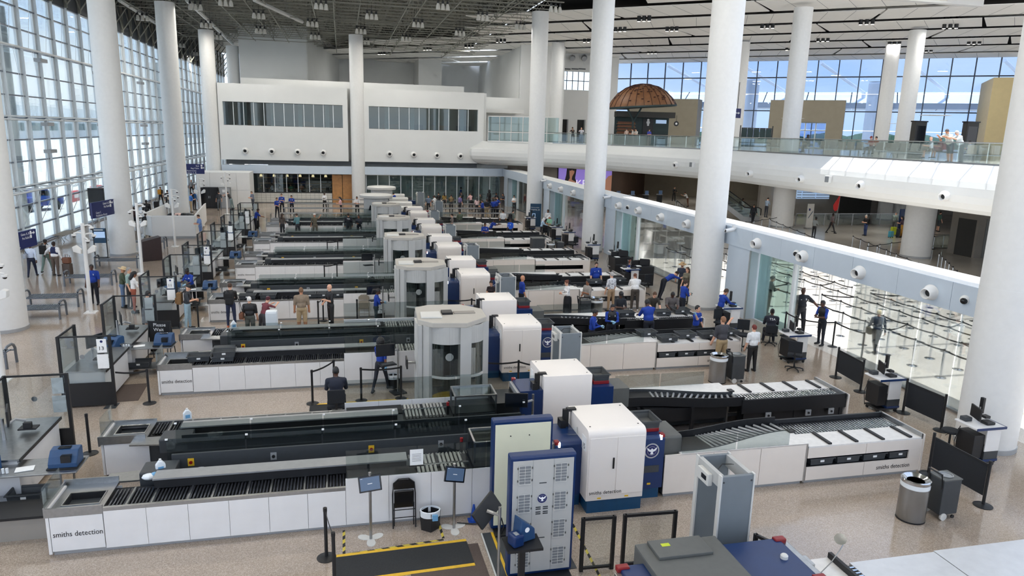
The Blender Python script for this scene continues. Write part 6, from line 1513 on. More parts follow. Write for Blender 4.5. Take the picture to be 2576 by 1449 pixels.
for j in range(4):
    for i in range(2):
        x0 = .16+i*.64; z0 = 1.80-j*.53
        g = cube(t, 'vent_grille', 'ink_grey', x0, x0+.2, -.026, -.012, z0, z0+.33)
        w = MB().box(x0-.008, x0+.208, -.03, -.026, z0-.008, z0).box(x0-.008, x0+.208, -.03, -.026, z0+.33, z0+.338).box(x0-.008, x0, -.03, -.026, z0, z0+.33).box(x0+.2, x0+.208, -.03, -.026, z0, z0+.33).box(x0+.097, x0+.103, -.03, -.026, z0, z0+.33)
        for k in range(1, 6): w.box(x0, x0+.2, -.03, -.026, z0+k*.055-.003, z0+k*.055+.003)
        w.build('grille_frame', 'scanner_light', g)
        for dx in (-.035, .22):
            for dz in (.04, .27): cube(t, 'latch', 'hood_grey', x0+dx, x0+dx+.02, -.02, -.012, z0+dz, z0+dz+.035)
emblem(t, .58, -.014, 1.50, .10)
for dx in (.47, .60):
    for dz in (1.20, 1.235, 1.29, 1.325): cube(t, 'slot', 'dark_grey', dx, dx+.09, -.015, -.012, dz, dz+.022)
for dz in (1.78, .74): cube(t, 'slot', 'dark_grey', .52, .65, -.015, -.012, dz, dz+.018)
for x in (.40, .77): cube(t, 'seam', 'ink_grey', x, x+.004, -.0135, -.012, .1, 2.22)

# ---------- tablet stands
def tablet(px, py, label, tilt, sx=0):
    p = G(px, py); t = thing('tablet_stand', label, 'screen', (p.x, p.y, 0))
    lobes = [(.27*math.cos(R_(a))*(1 if k % 2 == 0 else .36), .27*math.sin(R_(a))*(1 if k % 2 == 0 else .36)) for k, a in enumerate(range(30, 390, 60))]
    pts = []
    for k in range(36):
        a = 2*PI*k/36; r = .17+.10*math.cos(3*(a-R_(-90))); pts.append((r*math.cos(a), r*math.sin(a)))
    MB().prism(pts, 0, .012).build('base_plate', 'scanner_light', t); MB().cyl((0, 0, .01), (0, 0, 1.38), .028, n=12).build('pole', 'steel', t, smooth=True)
    s = MB().box(-.21, .21, -.02, .02, -.15, .15).build('tablet', 'black_gloss', t, (0, -.05, 1.18), bevel=.012); s.rotation_euler = (R_(-18), R_(tilt), R_(sx))
    d = MB().box(-.18, .18, -.0225, -.02, -.12, .12).build('display', 'screen_blue', s); MB().box(-.045, .04, -.0235, -.0225, -.006, .006).box(-.165, -.13, -.0235, -.0225, .10, .106).build('screen_mark', 'white_ink', s)
    return t
tablet(933, 1356, 'tablet on a steel pole beside the folding chair', -5); tablet(1142, 1329, 'tablet on a steel pole beside the waste bin', 14, 10)
# ---------- folding chair against the panels
def folding_chair(x, y, rz, label, m_='black_gloss', m2='black'):
    t = thing('folding_chair', label, 'chair', (x, y, 0), rz)
    fr = MB().tube([(-.22, 0, 0), (-.22, .06, .7), (-.2, .08, .92), (-.1, .09, 1.0), (.1, .09, 1.0), (.2, .08, .92), (.22, .06, .7), (.22, 0, 0)], .014, 6); fr.tube([(-.19, .1, 0), (-.19, .07, .5)], .012, 6); fr.tube([(.19, .1, 0), (.19, .07, .5)], .012, 6); fr.tube([(-.22, .01, .22), (.22, .01, .22)], .010, 6); fr.tube([(-.22, .02, .38), (.22, .02, .38)], .010, 6)
    fr.build('frame', m2, t, smooth=True)
    MB().box(-.19, .19, .03, .055, .42, .78).build('seat', m_, t, bevel=.02); MB().prism([(-.2, .80), (.2, .80), (.19, .92), (.1, .985), (-.1, .985), (-.19, .92)], .06, .085, 'y').build('backrest', m_, t)
folding_chair(1.02, 12.86, 0, 'black folding chair leaning against the white panels'); folding_chair(.72, 29.1, 0, 'tan folding chair leaning beside the third row', 'chair_tan', 'chair_tan')
# ---------- waste bins with liners
def waste(x, y, label, glove=False):
    t = thing('waste_bin', label, 'bin', (x, y, 0)); MB().lathe([(.13, 0), (.155, .40), (.148, .40), (.125, .02)], 4, (0, 0, 0), 0, 1.35, 1.05).build('bucket', 'black', t)
    MB().lathe([(.162, .30), (.168, .42), (.15, .43), (.14, .30)], 16, (0, 0, 0), 0, 1.2, .95).build('liner', 'plastic_clear_white', t, smooth=True)
    if glove: MB().box(.02, .13, -.2, -.165, .27, .40).build('glove', 'glove_blue', t, bevel=.012)
waste(1.51, 12.72, 'black waste bin with a blue glove on its liner', True); waste(1.35, 20.8, 'black waste bin behind the striding officer'); waste(1.35, 28.9, 'black waste bin beside the tan folding chair')
t = thing('traffic_cone', 'small blue cone beside the blue framed panel', 'cone', (2.40, 12.86, 0)); cube(t, 'foot', 'cone_blue', -.11, .11, -.11, .11, 0, .015); MB().lathe([(.075, .01), (.02, .36), (0, .365)], 16).build('cone_body', 'cone_blue', t, smooth=True)
# ---------- mats and tape
t = thing('floor_mat', 'black anti-fatigue mat with yellow edges before the first row', 'mat', (.95, 11.75, 0), R_(2)); cube(t, 'pad', 'mat_black', -1.26, 1.2, -.36, .36, 0, .012)
for y in (-.36, .36): cube(t, 'edge_strip', 'yellow', -1.26, 1.2, y-(.08 if y < 0 else 0), y+(.08 if y > 0 else 0), 0, .010)
t = thing('floor_mat', 'worn dark mat lying under the yellow-edged mat', 'mat', (1.9, 11.35, 0), R_(1)); cube(t, 'pad', 'mat_brown', -.9, .45, -.6, .7, 0, .005)
t = thing('floor_mat', 'dark floor plate with yellow lines between the imager panels', 'mat', (3.2, 11.65, 0)); cube(t, 'pad', 'dark_grey', -.75, .75, -.72, .72, 0, .008); cube(t, 'line', 'yellow', -.55, -.5, -.72, .72, .008, .010); cube(t, 'line', 'scanner_light', -.75, -.72, -.72, .72, .008, .010)
t = thing('floor_mat', 'long black mat with a yellow edge beside the first body scanner', 'mat', (.2, 19.3, 0)); cube(t, 'pad', 'mat_black', -1.25, 1.5, -.5, .5, 0, .012); cube(t, 'edge_strip', 'yellow', -1.25, 1.5, .42, .5, .0, .014)
t = thing('floor_mat', 'dark brown mat beside the second document station', 'mat', (-6.2, 21.6, 0), R_(3)); cube(t, 'pad', 'mat_brown', -.35, .4, -.75, .7, 0, .008)
def tape(a, b, label):
    a = Vector(a); b = Vector(b); d = (b-a); L_ = d.length; o = MB().box(0, L_, -.025, .025, 0, .002).build('hazard_tape', 'hazard', None, (a.x, a.y, .0), rz=math.atan2(d.y, d.x)); tag(o, label, 'floor tape')
tape((-.14, 12.98), (-.14, 12.17), 'striped floor tape running up to the white panels'); tape((-.16, 12.14), (1.72, 12.30), 'striped floor tape along the yellow-edged mat'); tape((1.72, 12.34), (1.70, 12.98), 'striped floor tape beside the waste bin')
p1 = G(1434, 1306); p2 = G(1508, 1449); tape((p1.x, p1.y), (p2.x, p2.y), 'long striped floor tape between the imager and the gate frames')

# ---------- stanchions
BASEM = {}
def stanchion(x, y, label, group, m_='black', h=1.0, hgt=None):
    t = thing('rope_post', label, 'rope post', (x, y, 0), 0, group)
    if m_ not in BASEM:
        BASEM[m_] = (MB().lathe([(.17, 0), (.175, .012), (.10, .03), (.035, .045)], 20).mesh('base', m_, True), MB().cyl((0, 0, .04), (0, 0, h-.06), .032, n=12).mesh('post', m_, True), MB().lathe([(.036, h-.07), (.036, h), (.02, h+.008)], 12).mesh('belt_head', 'black', True))
    b_, p_, h_ = BASEM[m_]; link('base', b_, t); link('post', p_, t); link('belt_head', h_, t); return t
def belt(t, x2, y2, z=.95, zb=None, m_='black'):
    dx, dy = x2-t.location.x, y2-t.location.y; L_ = math.hypot(dx, dy); n = Vector((-dy, dx))/max(L_, 1e-6)*.003; zb = z if zb is None else zb
    pts = []
    for k in range(5):
        u = k/4; pts.append((dx*u, dy*u, z+(zb-z)*u-.04*math.sin(PI*u)))
    mb = MB()
    for a, b in zip(pts[:-1], pts[1:]):
        mb.add([(a[0]-n.x, a[1]-n.y, a[2]-.025), (b[0]-n.x, b[1]-n.y, b[2]-.025), (b[0]-n.x, b[1]-n.y, b[2]+.025), (a[0]-n.x, a[1]-n.y, a[2]+.025), (a[0]+n.x, a[1]+n.y, a[2]-.025), (b[0]+n.x, b[1]+n.y, b[2]-.025), (b[0]+n.x, b[1]+n.y, b[2]+.025), (a[0]+n.x, a[1]+n.y, a[2]+.025)], [(0, 1, 2, 3), (7, 6, 5, 4), (3, 2, 6, 7), (4, 5, 1, 0)])
    mb.build('belt', m_, t)
s1 = stanchion(-.45, 12.1, 'black rope post before the white panels in the foreground', 'black rope posts'); s2 = stanchion(-.30, 11.25, 'black rope post at the lower edge beside the mat', 'black rope posts'); belt(s1, -.30, 11.25)
stanchion(-5.95, 17.45, 'black rope post beside the blue trace detector', 'black rope posts'); s = stanchion(-5.4, 20.6, 'black rope post before the second-row lettering', 'black rope posts'); belt(s, -6.2, 20.6)
s = stanchion(-.98, 19.85, 'black rope post at the mat before the second row', 'black rope posts'); belt(s, -.39, 20.7); stanchion(-.39, 20.7, 'black rope post against the second-row panels', 'black rope posts')
s = stanchion(.37, 19.85, 'black rope post beside the striding officer', 'black rope posts'); belt(s, 1.5, 19.85); stanchion(1.5, 19.85, 'black rope post next to the first body scanner', 'black rope posts')
s = stanchion(-1.07, 28.3, 'black rope post beside the bald man in black', 'black rope posts'); belt(s, -.9, 29.0); stanchion(-.9, 29.0, 'black rope post behind the bald man in black', 'black rope posts'); stanchion(.43, 28.4, 'black rope post near the ponytail officer', 'black rope posts')
for k in (3, 4):
    s = stanchion(-1.0, Y0[k]-.9, 'black rope post left of the aisle, %s row' % ORD[k], 'black rope posts'); belt(s, -.4, Y0[k]-.3); stanchion(-.4, Y0[k]-.3, 'black rope post near the panels, %s row' % ORD[k], 'black rope posts')
for k in (1, 2):
    s = stanchion(4.0, Y0[k]-1.25, 'black rope post by the scanner tunnel, %s row' % ORD[k], 'black rope posts'); belt(s, 5.0, Y0[k]-1.3); s = stanchion(5.0, Y0[k]-1.3, 'black rope post before the scanner doors, %s row' % ORD[k], 'black rope posts'); belt(s, 5.8, Y0[k]-1.9)
s = stanchion(-5.5, 28.4, 'black rope post behind the man with the tan backpack', 'black rope posts')
# chrome posts of the queue maze behind the glass
XS = [19.35, 20.68, 21.97, 23.2, 24.5, 25.8, 27.1, 28.4]
for i, x in enumerate(XS):
    ys = [16.4+1.26*j+(.63 if i % 2 else 0) for j in range(20 if i < 6 else 18)]
    prev = None
    for j, y in enumerate(ys):
        s = stanchion(x, y, 'chrome rope post with black belt in the sunlit queue maze behind the glass', 'chrome rope posts in the queue maze', 'chrome')
        if j+1 < len(ys) and not (j % 9 == 8 and i % 2): belt(s, x, ys[j+1])
        if i+1 < len(XS) and j % 6 == (2 if i % 2 else 4): belt(s, XS[i+1], y+(.63 if i % 2 == 0 else -.63))
for k, (x0, y0_, x1, y1_, n) in enumerate(((31.5, 28, 40.5, 34.5, 9), (31.5, 30.5, 37, 38, 7), (32, 34, 36.5, 46, 8), (31.5, 41, 36, 56, 9), (33.5, 40, 47, 46, 9), (31, 52, 41, 58.5, 8), (31, 60, 36, 74, 8))):
    for i in range(n):
        x = x0+(x1-x0)*i/n; y = y0_+(y1_-y0_)*i/n
        if min(math.hypot(x-38.4, y-57), math.hypot(x-38.4, y-41.2)) < 1.5: continue
        s = stanchion(x, y, 'chrome rope post in the shaded ticket hall', 'chrome rope posts in the ticket hall', 'chrome')
        if i+1 < n: belt(s, x0+(x1-x0)*(i+1)/n, y0_+(y1_-y0_)*(i+1)/n)
# black gate posts by the officers
pts = [G(1972, 845), G(2018, 866), G(2094, 872), G(2166, 903)]
nm = ['beside the seated officer in navy', 'left of the officer in the black vest', 'right of the officer in the black vest', 'before the blonde woman']
ss = [stanchion(p.x, p.y, 'black rope post '+nm[i], 'black rope posts') for i, p in enumerate(pts)]
for a, b in zip(ss[:-1], ss[1:]): belt(a, b.location.x, b.location.y)
# black barrier banners
def banner(a, b, label):
    t = thing('barrier_banner', label, 'barrier', (0, 0, 0), 0, 'black barrier banners'); a = Vector(a); b = Vector(b)
    for p in (a, b):
        MB().lathe([(.19, 0), (.195, .012), (.1, .03), (.035, .045)], 20, (p.x, p.y, 0)).build('base', 'black', t, smooth=True); MB().cyl((p.x, p.y, .03), (p.x, p.y, 1.05), .033, n=12).build('post', 'black', t, smooth=True)
    d = (b-a).normalized()*.05; MB().slab(a+d, b-d, .012, .22, .93).build('fabric', 'black_fabric', t); MB().slab(a+d, b-d, .03, .92, .96).build('top_bar', 'black', t)
banner((13.35, 12.95), (13.37, 11.45), 'black barrier banner beside the steel waste can'); banner((15.67, 16.4), (15.75, 15.1), 'black barrier banner leading to the nearest column'); banner((15.76, 19.5), (15.63, 18.15), 'black barrier banner beside the first podium cart')

# ---------- steel waste cans and wheeled bins
def can(x, y, label):
    t = thing('waste_can', label, 'bin', (x, y, 0), 0, 'steel waste cans')
    MB().lathe([(.27, 0), (.275, .02), (.275, .74)], 28).build('body', 'brushed', t, smooth=True); MB().lathe([(.279, .74), (.279, .84)], 28).build('liner', 'plastic_clear_white', t, smooth=True); MB().lathe([(.282, .84), (.285, .9), (.26, .915), (.17, .86), (.165, .80)], 28).build('lid', 'chrome', t, smooth=True); MB().lathe([(0, .7), (.2, .701)], 20).build('opening', 'black', t); MB().lathe([(.28, 0), (.28, .03)], 28).build('foot_ring', 'black', t)
def cart(x, y, rz, label):
    t = thing('wheeled_bin', label, 'bin', (x, y, 0), rz, 'dark wheeled bins')
    cube(t, 'body', 'dark_grey', -.22, .22, -.2, .2, .12, .88, .02); cube(t, 'top', 'hood_grey', -.23, .23, -.21, .21, .88, .91, .01); MB().lathe([(.14, .91), (.145, .925), (.12, .925), (.12, .912)], 20).build('ring', 'steel', t, smooth=True)
    MB().tube([(-.22, -.17, .7), (-.27, -.17, 1.02), (-.27, .17, 1.02), (-.22, .17, .7)], .022, 6).build('handle', 'black', t)
    for y_ in (-.2, .2):
        w = MB().cyl((-.12, y_-.02, .08), (-.12, y_+.02, .08), .08, n=14).build('wheel', 'scanner_light', t); MB().cyl((.16, y_*.8-.012, .04), (.16, y_*.8+.012, .04), .04, n=10).build('caster', 'black', t)
for i, (x, y, x2, y2) in enumerate(((11.37, 11.3, 12.1, 11.3), (11.57, 19.75, 12.15, 19.7), (12.27, 38.0, 12.9, 38.0), (12.81, 43.4, 13.42, 43.4), (10.35, 27.9, 9.75, 27.7))):
    can(x, y, 'stainless steel waste can, %s' % ['in the foreground', 'before the red-haired woman', 'beside the fourth-row table', 'beside the fifth-row table', 'behind the man in the black cap'][i]); cart(x2, y2, 0, 'dark grey wheeled liquids bin, %s' % ['in the foreground', 'before the red-haired woman', 'beside the fourth-row table', 'beside the fifth-row table', 'beside the heavy-set traveller'][i])
t = thing('tray_stack_cart', 'tall dark grey cabinet beside the fifth-row waste can', 'cabinet', (11.95, 43.5, 0)); cube(t, 'body', 'dark_grey', -.4, .4, -.35, .35, .05, 1.15, .02); cube(t, 'top', 'hood_grey', -.42, .42, -.37, .37, 1.15, 1.19); cube(t, 'base', 'black', -.36, .36, -.3, .3, 0, .05)

# ---------- podium carts with computers
def monitor(parent, x, y, z, rz, w=.5, h=.31, m_='screen_dark', nm='monitor'):
    o = MB().box(-w/2, w/2, -.02, .02, 0, h).build(nm, 'black', parent, (x, y, z), bevel=.008, rz=rz); MB().box(-w/2+.02, w/2-.02, -.0215, -.02, .02, h-.02).build('screen', m_, o); return o
def make_podium():
    t = thing('podium_cart', 'x', 'podium')
    cube(t, 'top', 'panel_white', -.42, .42, -.34, .34, 1.0, 1.04, .012); MB().box(-.43, .43, -.35, -.335, .985, 1.045).box(.415, .43, -.35, .34, .985, 1.045).build('blue_edge', 'tsa_blue', t)
    cube(t, 'front_panel', 'panel_white', -.05, .36, -.28, -.25, .40, 1.0, .01); cube(t, 'side_panel', 'panel_white', .33, .36, -.25, .28, .40, 1.0); cube(t, 'lower_panel', 'dark_grey', -.05, .36, -.28, .28, .20, .40); cube(t, 'blue_strip', 'tsa_blue', -.06, .37, -.29, .29, .14, .20)
    cube(t, 'cabinet', 'black', -.36, -.05, -.24, .26, .22, .82, .01); cube(t, 'base', 'black', -.34, .34, -.26, .26, .09, .14)
    for x in (-.28, .3):
        for y in (-.22, .22): MB().cyl((x, y-.02, .045), (x, y+.02, .045), .045, n=10).build('caster', 'black', t)
    MB().cyl((.05, .12, 1.04), (.05, .12, 1.40), .02, n=8).build('stand', 'steel', t); m_ = monitor(t, -.12, .05, 1.14, R_(70), .46, .30); m2 = cube(t, 'camera_unit', 'black', .10, .17, .1, .2, 1.22, 1.62, .01)
    cube(t, 'scanner_base', 'black', .0, .24, -.2, .02, 1.04, 1.11, .02); cube(t, 'printer', 'dark_grey', -.34, -.14, .1, .28, 1.04, 1.14, .015); cube(t, 'reader', 'black', .2, .34, .05, .2, 1.10, 1.16)
    MB().tube([(-.36, .2, .9), (-.45, .22, .5), (-.4, .2, .1)], .01, 5).build('cable', 'black', t)
    return t
pod = make_podium()
pl = [((15.0, 13.3), 'beside the nearest column'), ((15.2, 16.75), 'between two black barrier banners'), ((15.33, 21.3), 'where the officer in the navy jacket sits'), ((15.05, 25.3), 'where the officer reaches for the monitor'), ((15.38, 38.6), 'beyond the third row beside a black desk'), ((15.0, 41.7), 'at the foot of the advertisement column'), ((15.2, 47.3), 'by the fourth-row exit, beside an empty chair'), ((15.1, 50.0), 'where the officer in black sits'), ((14.6, 55.5), 'by the teal banner'), ((14.2, 33.6), 'behind the bending officer')]
for i, ((x, y), l) in enumerate(pl):
    lb = 'white and blue podium cart with a computer, '+l
    if i == 0: pod.location = (x, y, 0); pod['label'] = lb; pod['group'] = 'podium carts'
    else: dup(pod, (x, y, 0), 0, lb, 'podium carts')
def make_chair():
    t = thing('office_chair', 'x', 'chair')
    for k in range(5):
        a = 2*PI*k/5+.3; l = MB().tube([(0, 0, .10), (.2*math.cos(a), .2*math.sin(a), .09), (.3*math.cos(a), .3*math.sin(a), .06)], .022, 6).build('foot_arm', 'black', t); MB().cyl((.3*math.cos(a)-.015, .3*math.sin(a), .03), (.3*math.cos(a)+.015, .3*math.sin(a), .03), .03, n=8).build('caster', 'black', l)
    MB().cyl((0, 0, .08), (0, 0, .52), .025, n=8).build('gas_post', 'black', t); cube(t, 'seat', 'black_fabric', -.24, .24, -.24, .24, .52, .60, .03); cube(t, 'backrest', 'black_fabric', -.22, .22, -.27, -.22, .68, 1.08, .02); cube(t, 'back_stem', 'black', -.03, .03, -.25, -.22, .5, .72)
    return t
ch = make_chair()
cl = [((14.7, 44.6), 30, 'beside the far column podium'), ((14.8, 20.4), -40, 'under the officer in the navy jacket'), ((14.4, 24.6), 200, 'beside the officer at the monitor'), ((13.9, 34.4), 100, 'behind the third-row table end'), ((14.3, 32.0), 20, 'beside the bending officer'), ((-8.0, 13.3), -60, 'at the lower corner of the picture'), ((14.3, 22.9), 150, 'empty beyond the officer in the navy jacket')]
for i, ((x, y), rz, l) in enumerate(cl):
    lb = 'black swivel chair '+l
    if i == 0: ch.location = (x, y, 0); ch.rotation_euler.z = R_(rz); ch['label'] = lb; ch['group'] = 'swivel chairs'
    else: dup(ch, (x, y, 0), R_(rz), lb, 'swivel chairs')
t = thing('drafting_stool', 'round black stool beside the nearest podium', 'stool', (14.65, 13.75, 0)); MB().lathe([(0, .62), (.2, .63), (.215, .66), (.2, .69), (0, .70)], 20).build('seat', 'black_fabric', t, smooth=True); MB().cyl((0, 0, .05), (0, 0, .63), .025, n=8).build('gas_post', 'black', t); MB().tube([(0, 0, .6), (-.2, -.05, .58)], .008, 5).build('lever', 'black', t)
for k in range(5): a = 2*PI*k/5; MB().tube([(0, 0, .08), (.26*math.cos(a), .26*math.sin(a), .04)], .02, 6).build('foot_arm', 'black', t)
for i, (x, y) in enumerate(((15.0, 33.9), (14.9, 36.6))):
    t = thing('supervisor_desk', 'tall black supervisor desk %s' % ['in front of the bending officer', 'behind the third-row podium'][i], 'desk', (x, y, 0)); cube(t, 'body', 'black', -.5, .5, -.35, .35, .1, 1.1, .02); cube(t, 'hutch', 'black', -.5, .5, .2, .35, 1.1, 1.35, .02); cube(t, 'tray_shelf', 'dark_grey', -.45, .45, -.37, -.3, .7, .74); monitor(t, .1, .0, 1.12, R_(150), .5, .34); cube(t, 'papers', 'paper', -.4, -.15, -.2, .1, 1.1, 1.12)
    for a in (-.4, .4): MB().cyl((a, 0, .05), (a+.03, 0, .05), .05, n=10).build('caster', 'black', t)

# ---------- document stations on the left
def station(ys, far, label, num=None, k=0):
    """black framed glass partition at y = ys; the counter lies towards +y when far else -y"""
    s = 1 if far else -1; t = thing('document_station', label, 'booth', (0, ys, 0), 0, 'document check stations', (1, s, 1))
    x0, x1 = -7.5, -6.25
    for x in (x0, x1): cube(t, 'post', 'black', x-.035, x+.035, -.035, .035, 0, 2.03)
    cube(t, 'post', 'black', x0-.035, x0+.035, 1.2, 1.27, 0, 2.03)
    cube(t, 'kick_panel', 'black', x0, x1, -.015, .015, .05, .68); cube(t, 'top_rail', 'black', x0, x1, -.02, .02, 1.99, 2.03); cube(t, 'mid_rail', 'black', x0, x1, -.02, .02, .67, .70); cube(t, 'pane', 'glass_clear', x0+.03, x1-.03, -.006, .006, .70, 1.99)
    cube(t, 'side_pane', 'glass_clear', x0-.006, x0+.006, .03, 1.2, .70, 1.99); cube(t, 'side_rail', 'black', x0-.02, x0+.02, 0, 1.25, 1.99, 2.03); cube(t, 'side_kick', 'black', x0-.012, x0+.012, .03, 1.2, .05, .68)
    cube(t, 'counter_top', 'steel', -7.42, -6.42, .06, 2.3, .98, 1.02); cube(t, 'counter_body', 'panel_white', -7.36, -6.48, .1, 2.26, .08, .98); cube(t, 'counter_edge', 'black', -6.43, -6.41, .06, 2.3, .96, 1.02)
    cube(t, 'foot_pad', 'dark_grey', -6.5, -6.2, -.2, .2, 0, .015)
    m1 = monitor(t, -7.0, 1.2, 1.38, R_(60 if far else 250), .56, .34); MB().cyl((-7.1, 1.25, 1.02), (-7.1, 1.25, 1.5), .035, n=10).build('monitor_stand', 'steel', t, smooth=True); MB().tube([(-7.1, 1.25, 1.3), (-6.95, 1.0, 1.38), (-6.8, .9, 1.3)], .03, 6).build('arm', 'grey_metal', t)
    cube(t, 'keyboard', 'black', -6.95, -6.6, .75, .98, 1.10, 1.13); cube(t, 'card_reader', 'black', -6.85, -6.7, .85, .95, 1.13, 1.25)
    cube(t, 'notice', 'paper', x1-.32, x1-.08, -.012, -.007, 1.55, 1.93); cube(t, 'notice', 'paper', x1-.34, x1-.06, -.012, -.007, 1.1, 1.5)
    MB().cyl((x0+.55, -.008, 1.45), (x0+.55, -.012, 1.45), .06, n=20).build('round_decal', 'ink_grey', t)
    if num and far: text(num, .15, 'ink', t, (x1-.29, -.016, 1.62), (PI/2, 0, 0), 'station_number'); MB().cyl((x1-.2, -.013, 1.86), (x1-.2, -.016, 1.86), .035, n=14).build('seal', 'sign_navy', t)
    return t
for k, y0 in enumerate(Y0[:6]):
    station(y0-.6, True, 'black framed glass document station %s, front lane' % rowname(k), {1: '13', 2: '11', 3: '9'}.get(k), k) if k > 0 else None
    station(y0+4.33, False, 'black framed glass document station %s, back lane' % rowname(k), None, k)
def work_table(y, flip, label):
    t = thing('steel_work_table', label, 'table', (0, y, 0), 0, 'steel work tables', (1, -1 if flip else 1, 1))
    cube(t, 'top', 'steel', -7.4, -5.25, -.38, .38, .87, .90, .005); cube(t, 'lower_shelf', 'steel', -7.3, -5.6, -.33, .33, .22, .24)
    for x in (-7.3, -5.55):
        for y_ in (-.33, .33): MB().cyl((x, y_, 0), (x, y_, .87), .022, n=8).build('leg', 'steel', t)
def etd(x, y, rz, label, z=.905):
    t = thing('trace_detector', label, 'trace detector', (x, y, z), rz, 'blue trace detectors')
    MB().prism([(-.20, 0), (.20, 0), (.20, .10), (.12, .22), (.02, .32), (-.16, .34), (-.2, .3)], -.26, .26, 'x').build('casing', 'etd_blue', t, bevel=.02)
    cube(t, 'sample_bay', 'screen_dark', -.16, .02, .10, .21, .12, .26); cube(t, 'screen', 'screen_dark', -.1, .12, -.12, .0, .338, .345); cube(t, 'foot_tray', 'black', -.28, .28, -.22, .24, -.0, .02)
YT = [14.95, 23.4, 27.2+4.2, 38.9, 46.6]
for k, y in enumerate((14.95, 23.35, 31.5, 39.1, 46.8)):
    work_table(y, False, 'steel work table between document stations %s' % rowname(k)); etd(-5.55, y, R_(180 if k == 0 else 175), 'blue trace detector at the table end %s' % rowname(k)); etd(-7.0, y-.05, R_(150), 'blue trace detector at the inner end of the table %s' % rowname(k))
    tray(-6.3, y, .245, 'dark tray on the shelf under the steel work table %s' % rowname(k), 'trays under work tables'); cubep = thing('paper_sheet', 'white papers on the steel work table %s' % rowname(k), 'papers', (-6.25, y-.1, .905), R_(12)); cube(cubep, 'sheets', 'paper', -.16, .16, -.11, .11, 0, .012)
    s = thing('swab_cups', 'white swab cups on the steel work table %s' % rowname(k), 'cups', (-6.65, y-.22, .905))
    for j in range(3): MB().cyl((j*.07, 0, 0), (j*.07, 0, .10), .026, n=10).build('cup', 'plastic_clear_white', s)
# white cabinet low wall under the first table
t = thing('low_cabinet', 'pale low cabinet behind the swivel chair', 'cabinet', (-6.6, 13.75, 0)); cube(t, 'body', 'taupe_wall', -1.6, 1.25, -.03, .05, .0, .45); cube(t, 'shelf', 'black', -1.6, 1.25, -.1, .6, .45, .5)
# ---------- jugs, bags, lids left on the lanes
def jug(px, py, z, label):
    p = G(px, py, z); t = thing('plastic_jug', label, 'jug', (p.x, p.y, z), R_(20)); MB().prism([(-.09, 0), (.09, 0), (.09, .16), (.03, .24), (-.03, .24), (-.09, .16)], -.05, .05, 'y').build('bottle', 'plastic_clear_white', t, bevel=.02); MB().cyl((0, 0, .24), (0, 0, .275), .025, n=10).build('screw_cap', 'white_paint', t); cube(t, 'print', 'glove_blue', -.05, .05, -.056, -.05, .05, .13)
jug(472, 1055, .93, 'white plastic jug beyond the back rail of the first row'); jug(405, 1187, .93, 'white plastic jug at the end of the first-row rail'); jug(594, 815, 1.06, 'white plastic jug on the second-row back rail')
bpy.data.objects['plastic_jug.002'].location.y = Y0[1]+MIR-.78
p = G(375, 1205, .93); t = thing('plastic_bag', 'crumpled blue and clear plastic bag beside the jug', 'bag', (p.x, p.y, .93)); MB().ball((0, 0, .05), .12, 9, 6, sc=(1.1, .8, .5)).build('clear_bag', 'plastic_clear_white', t); MB().ball((.1, .02, .07), .08, 7, 5, sc=(1, .8, .7)).build('gloves', 'glove_blue', t)
p = G(510, 1170, .78); t = thing('cleaning_tub', 'round white tub lid on the first-row return track', 'tub', (p.x, p.y, .765)); MB().lathe([(.15, 0), (.165, .03), (.165, .05), (.13, .06), (0, .055)], 20).build('lid', 'plastic_clear_white', t, smooth=True); MB().tube([(-.04, 0, .06), (0, 0, .085), (.04, 0, .06)], .01, 5).build('knob', 'dark_grey', t)
t = thing('paper_notice', 'white notice clipped to the first-row glass screen', 'notice', (1.15, 13.05+.0, 0)); cube(t, 'sheet', 'paper', 0, .26, .0, .004, 1.22, 1.55); cube(t, 'clip', 'black', -.02, .28, -.004, .008, 1.19, 1.21)
for j in range(6): cube(t, 'text_line', 'ink_grey', .04, .22, -.001, 0, 1.30+j*.03, 1.308+j*.03)
t = thing('small_black_table', 'small black table beside the second-row back conveyor', 'table', (-4.9, 24.55, 0)); cube(t, 'top', 'black', -.4, .4, -.28, .28, .68, .71)
for x in (-.34, .34):
    for y in (-.22, .22): cube(t, 'leg', 'black', x-.02, x+.02, y-.02, y+.02, 0, .68)
t = thing('wait_sign', 'black folding sign reading please wait', 'sign', (-5.95, 24.6, 0), R_(-8)); MB().prism([(-.36, .78), (.36, .78), (.36, 1.34), (-.36, 1.34)], -.02, .0, 'y').build('board', 'black', t); text('Please', .16, 'white_ink', t, (-.2, -.022, 1.16), (PI/2, 0, 0)); text('Wait', .16, 'white_ink', t, (-.2, -.022, 1.0), (PI/2, 0, 0)); 
for x in (-.34, .34): MB().tube([(x, 0, 1.34), (x*1.05, -.25, 0)], .015, 5).build('leg', 'black', t); MB().tube([(x, 0, 1.34), (x*1.05, .25, 0)], .015, 5).build('leg', 'black', t)
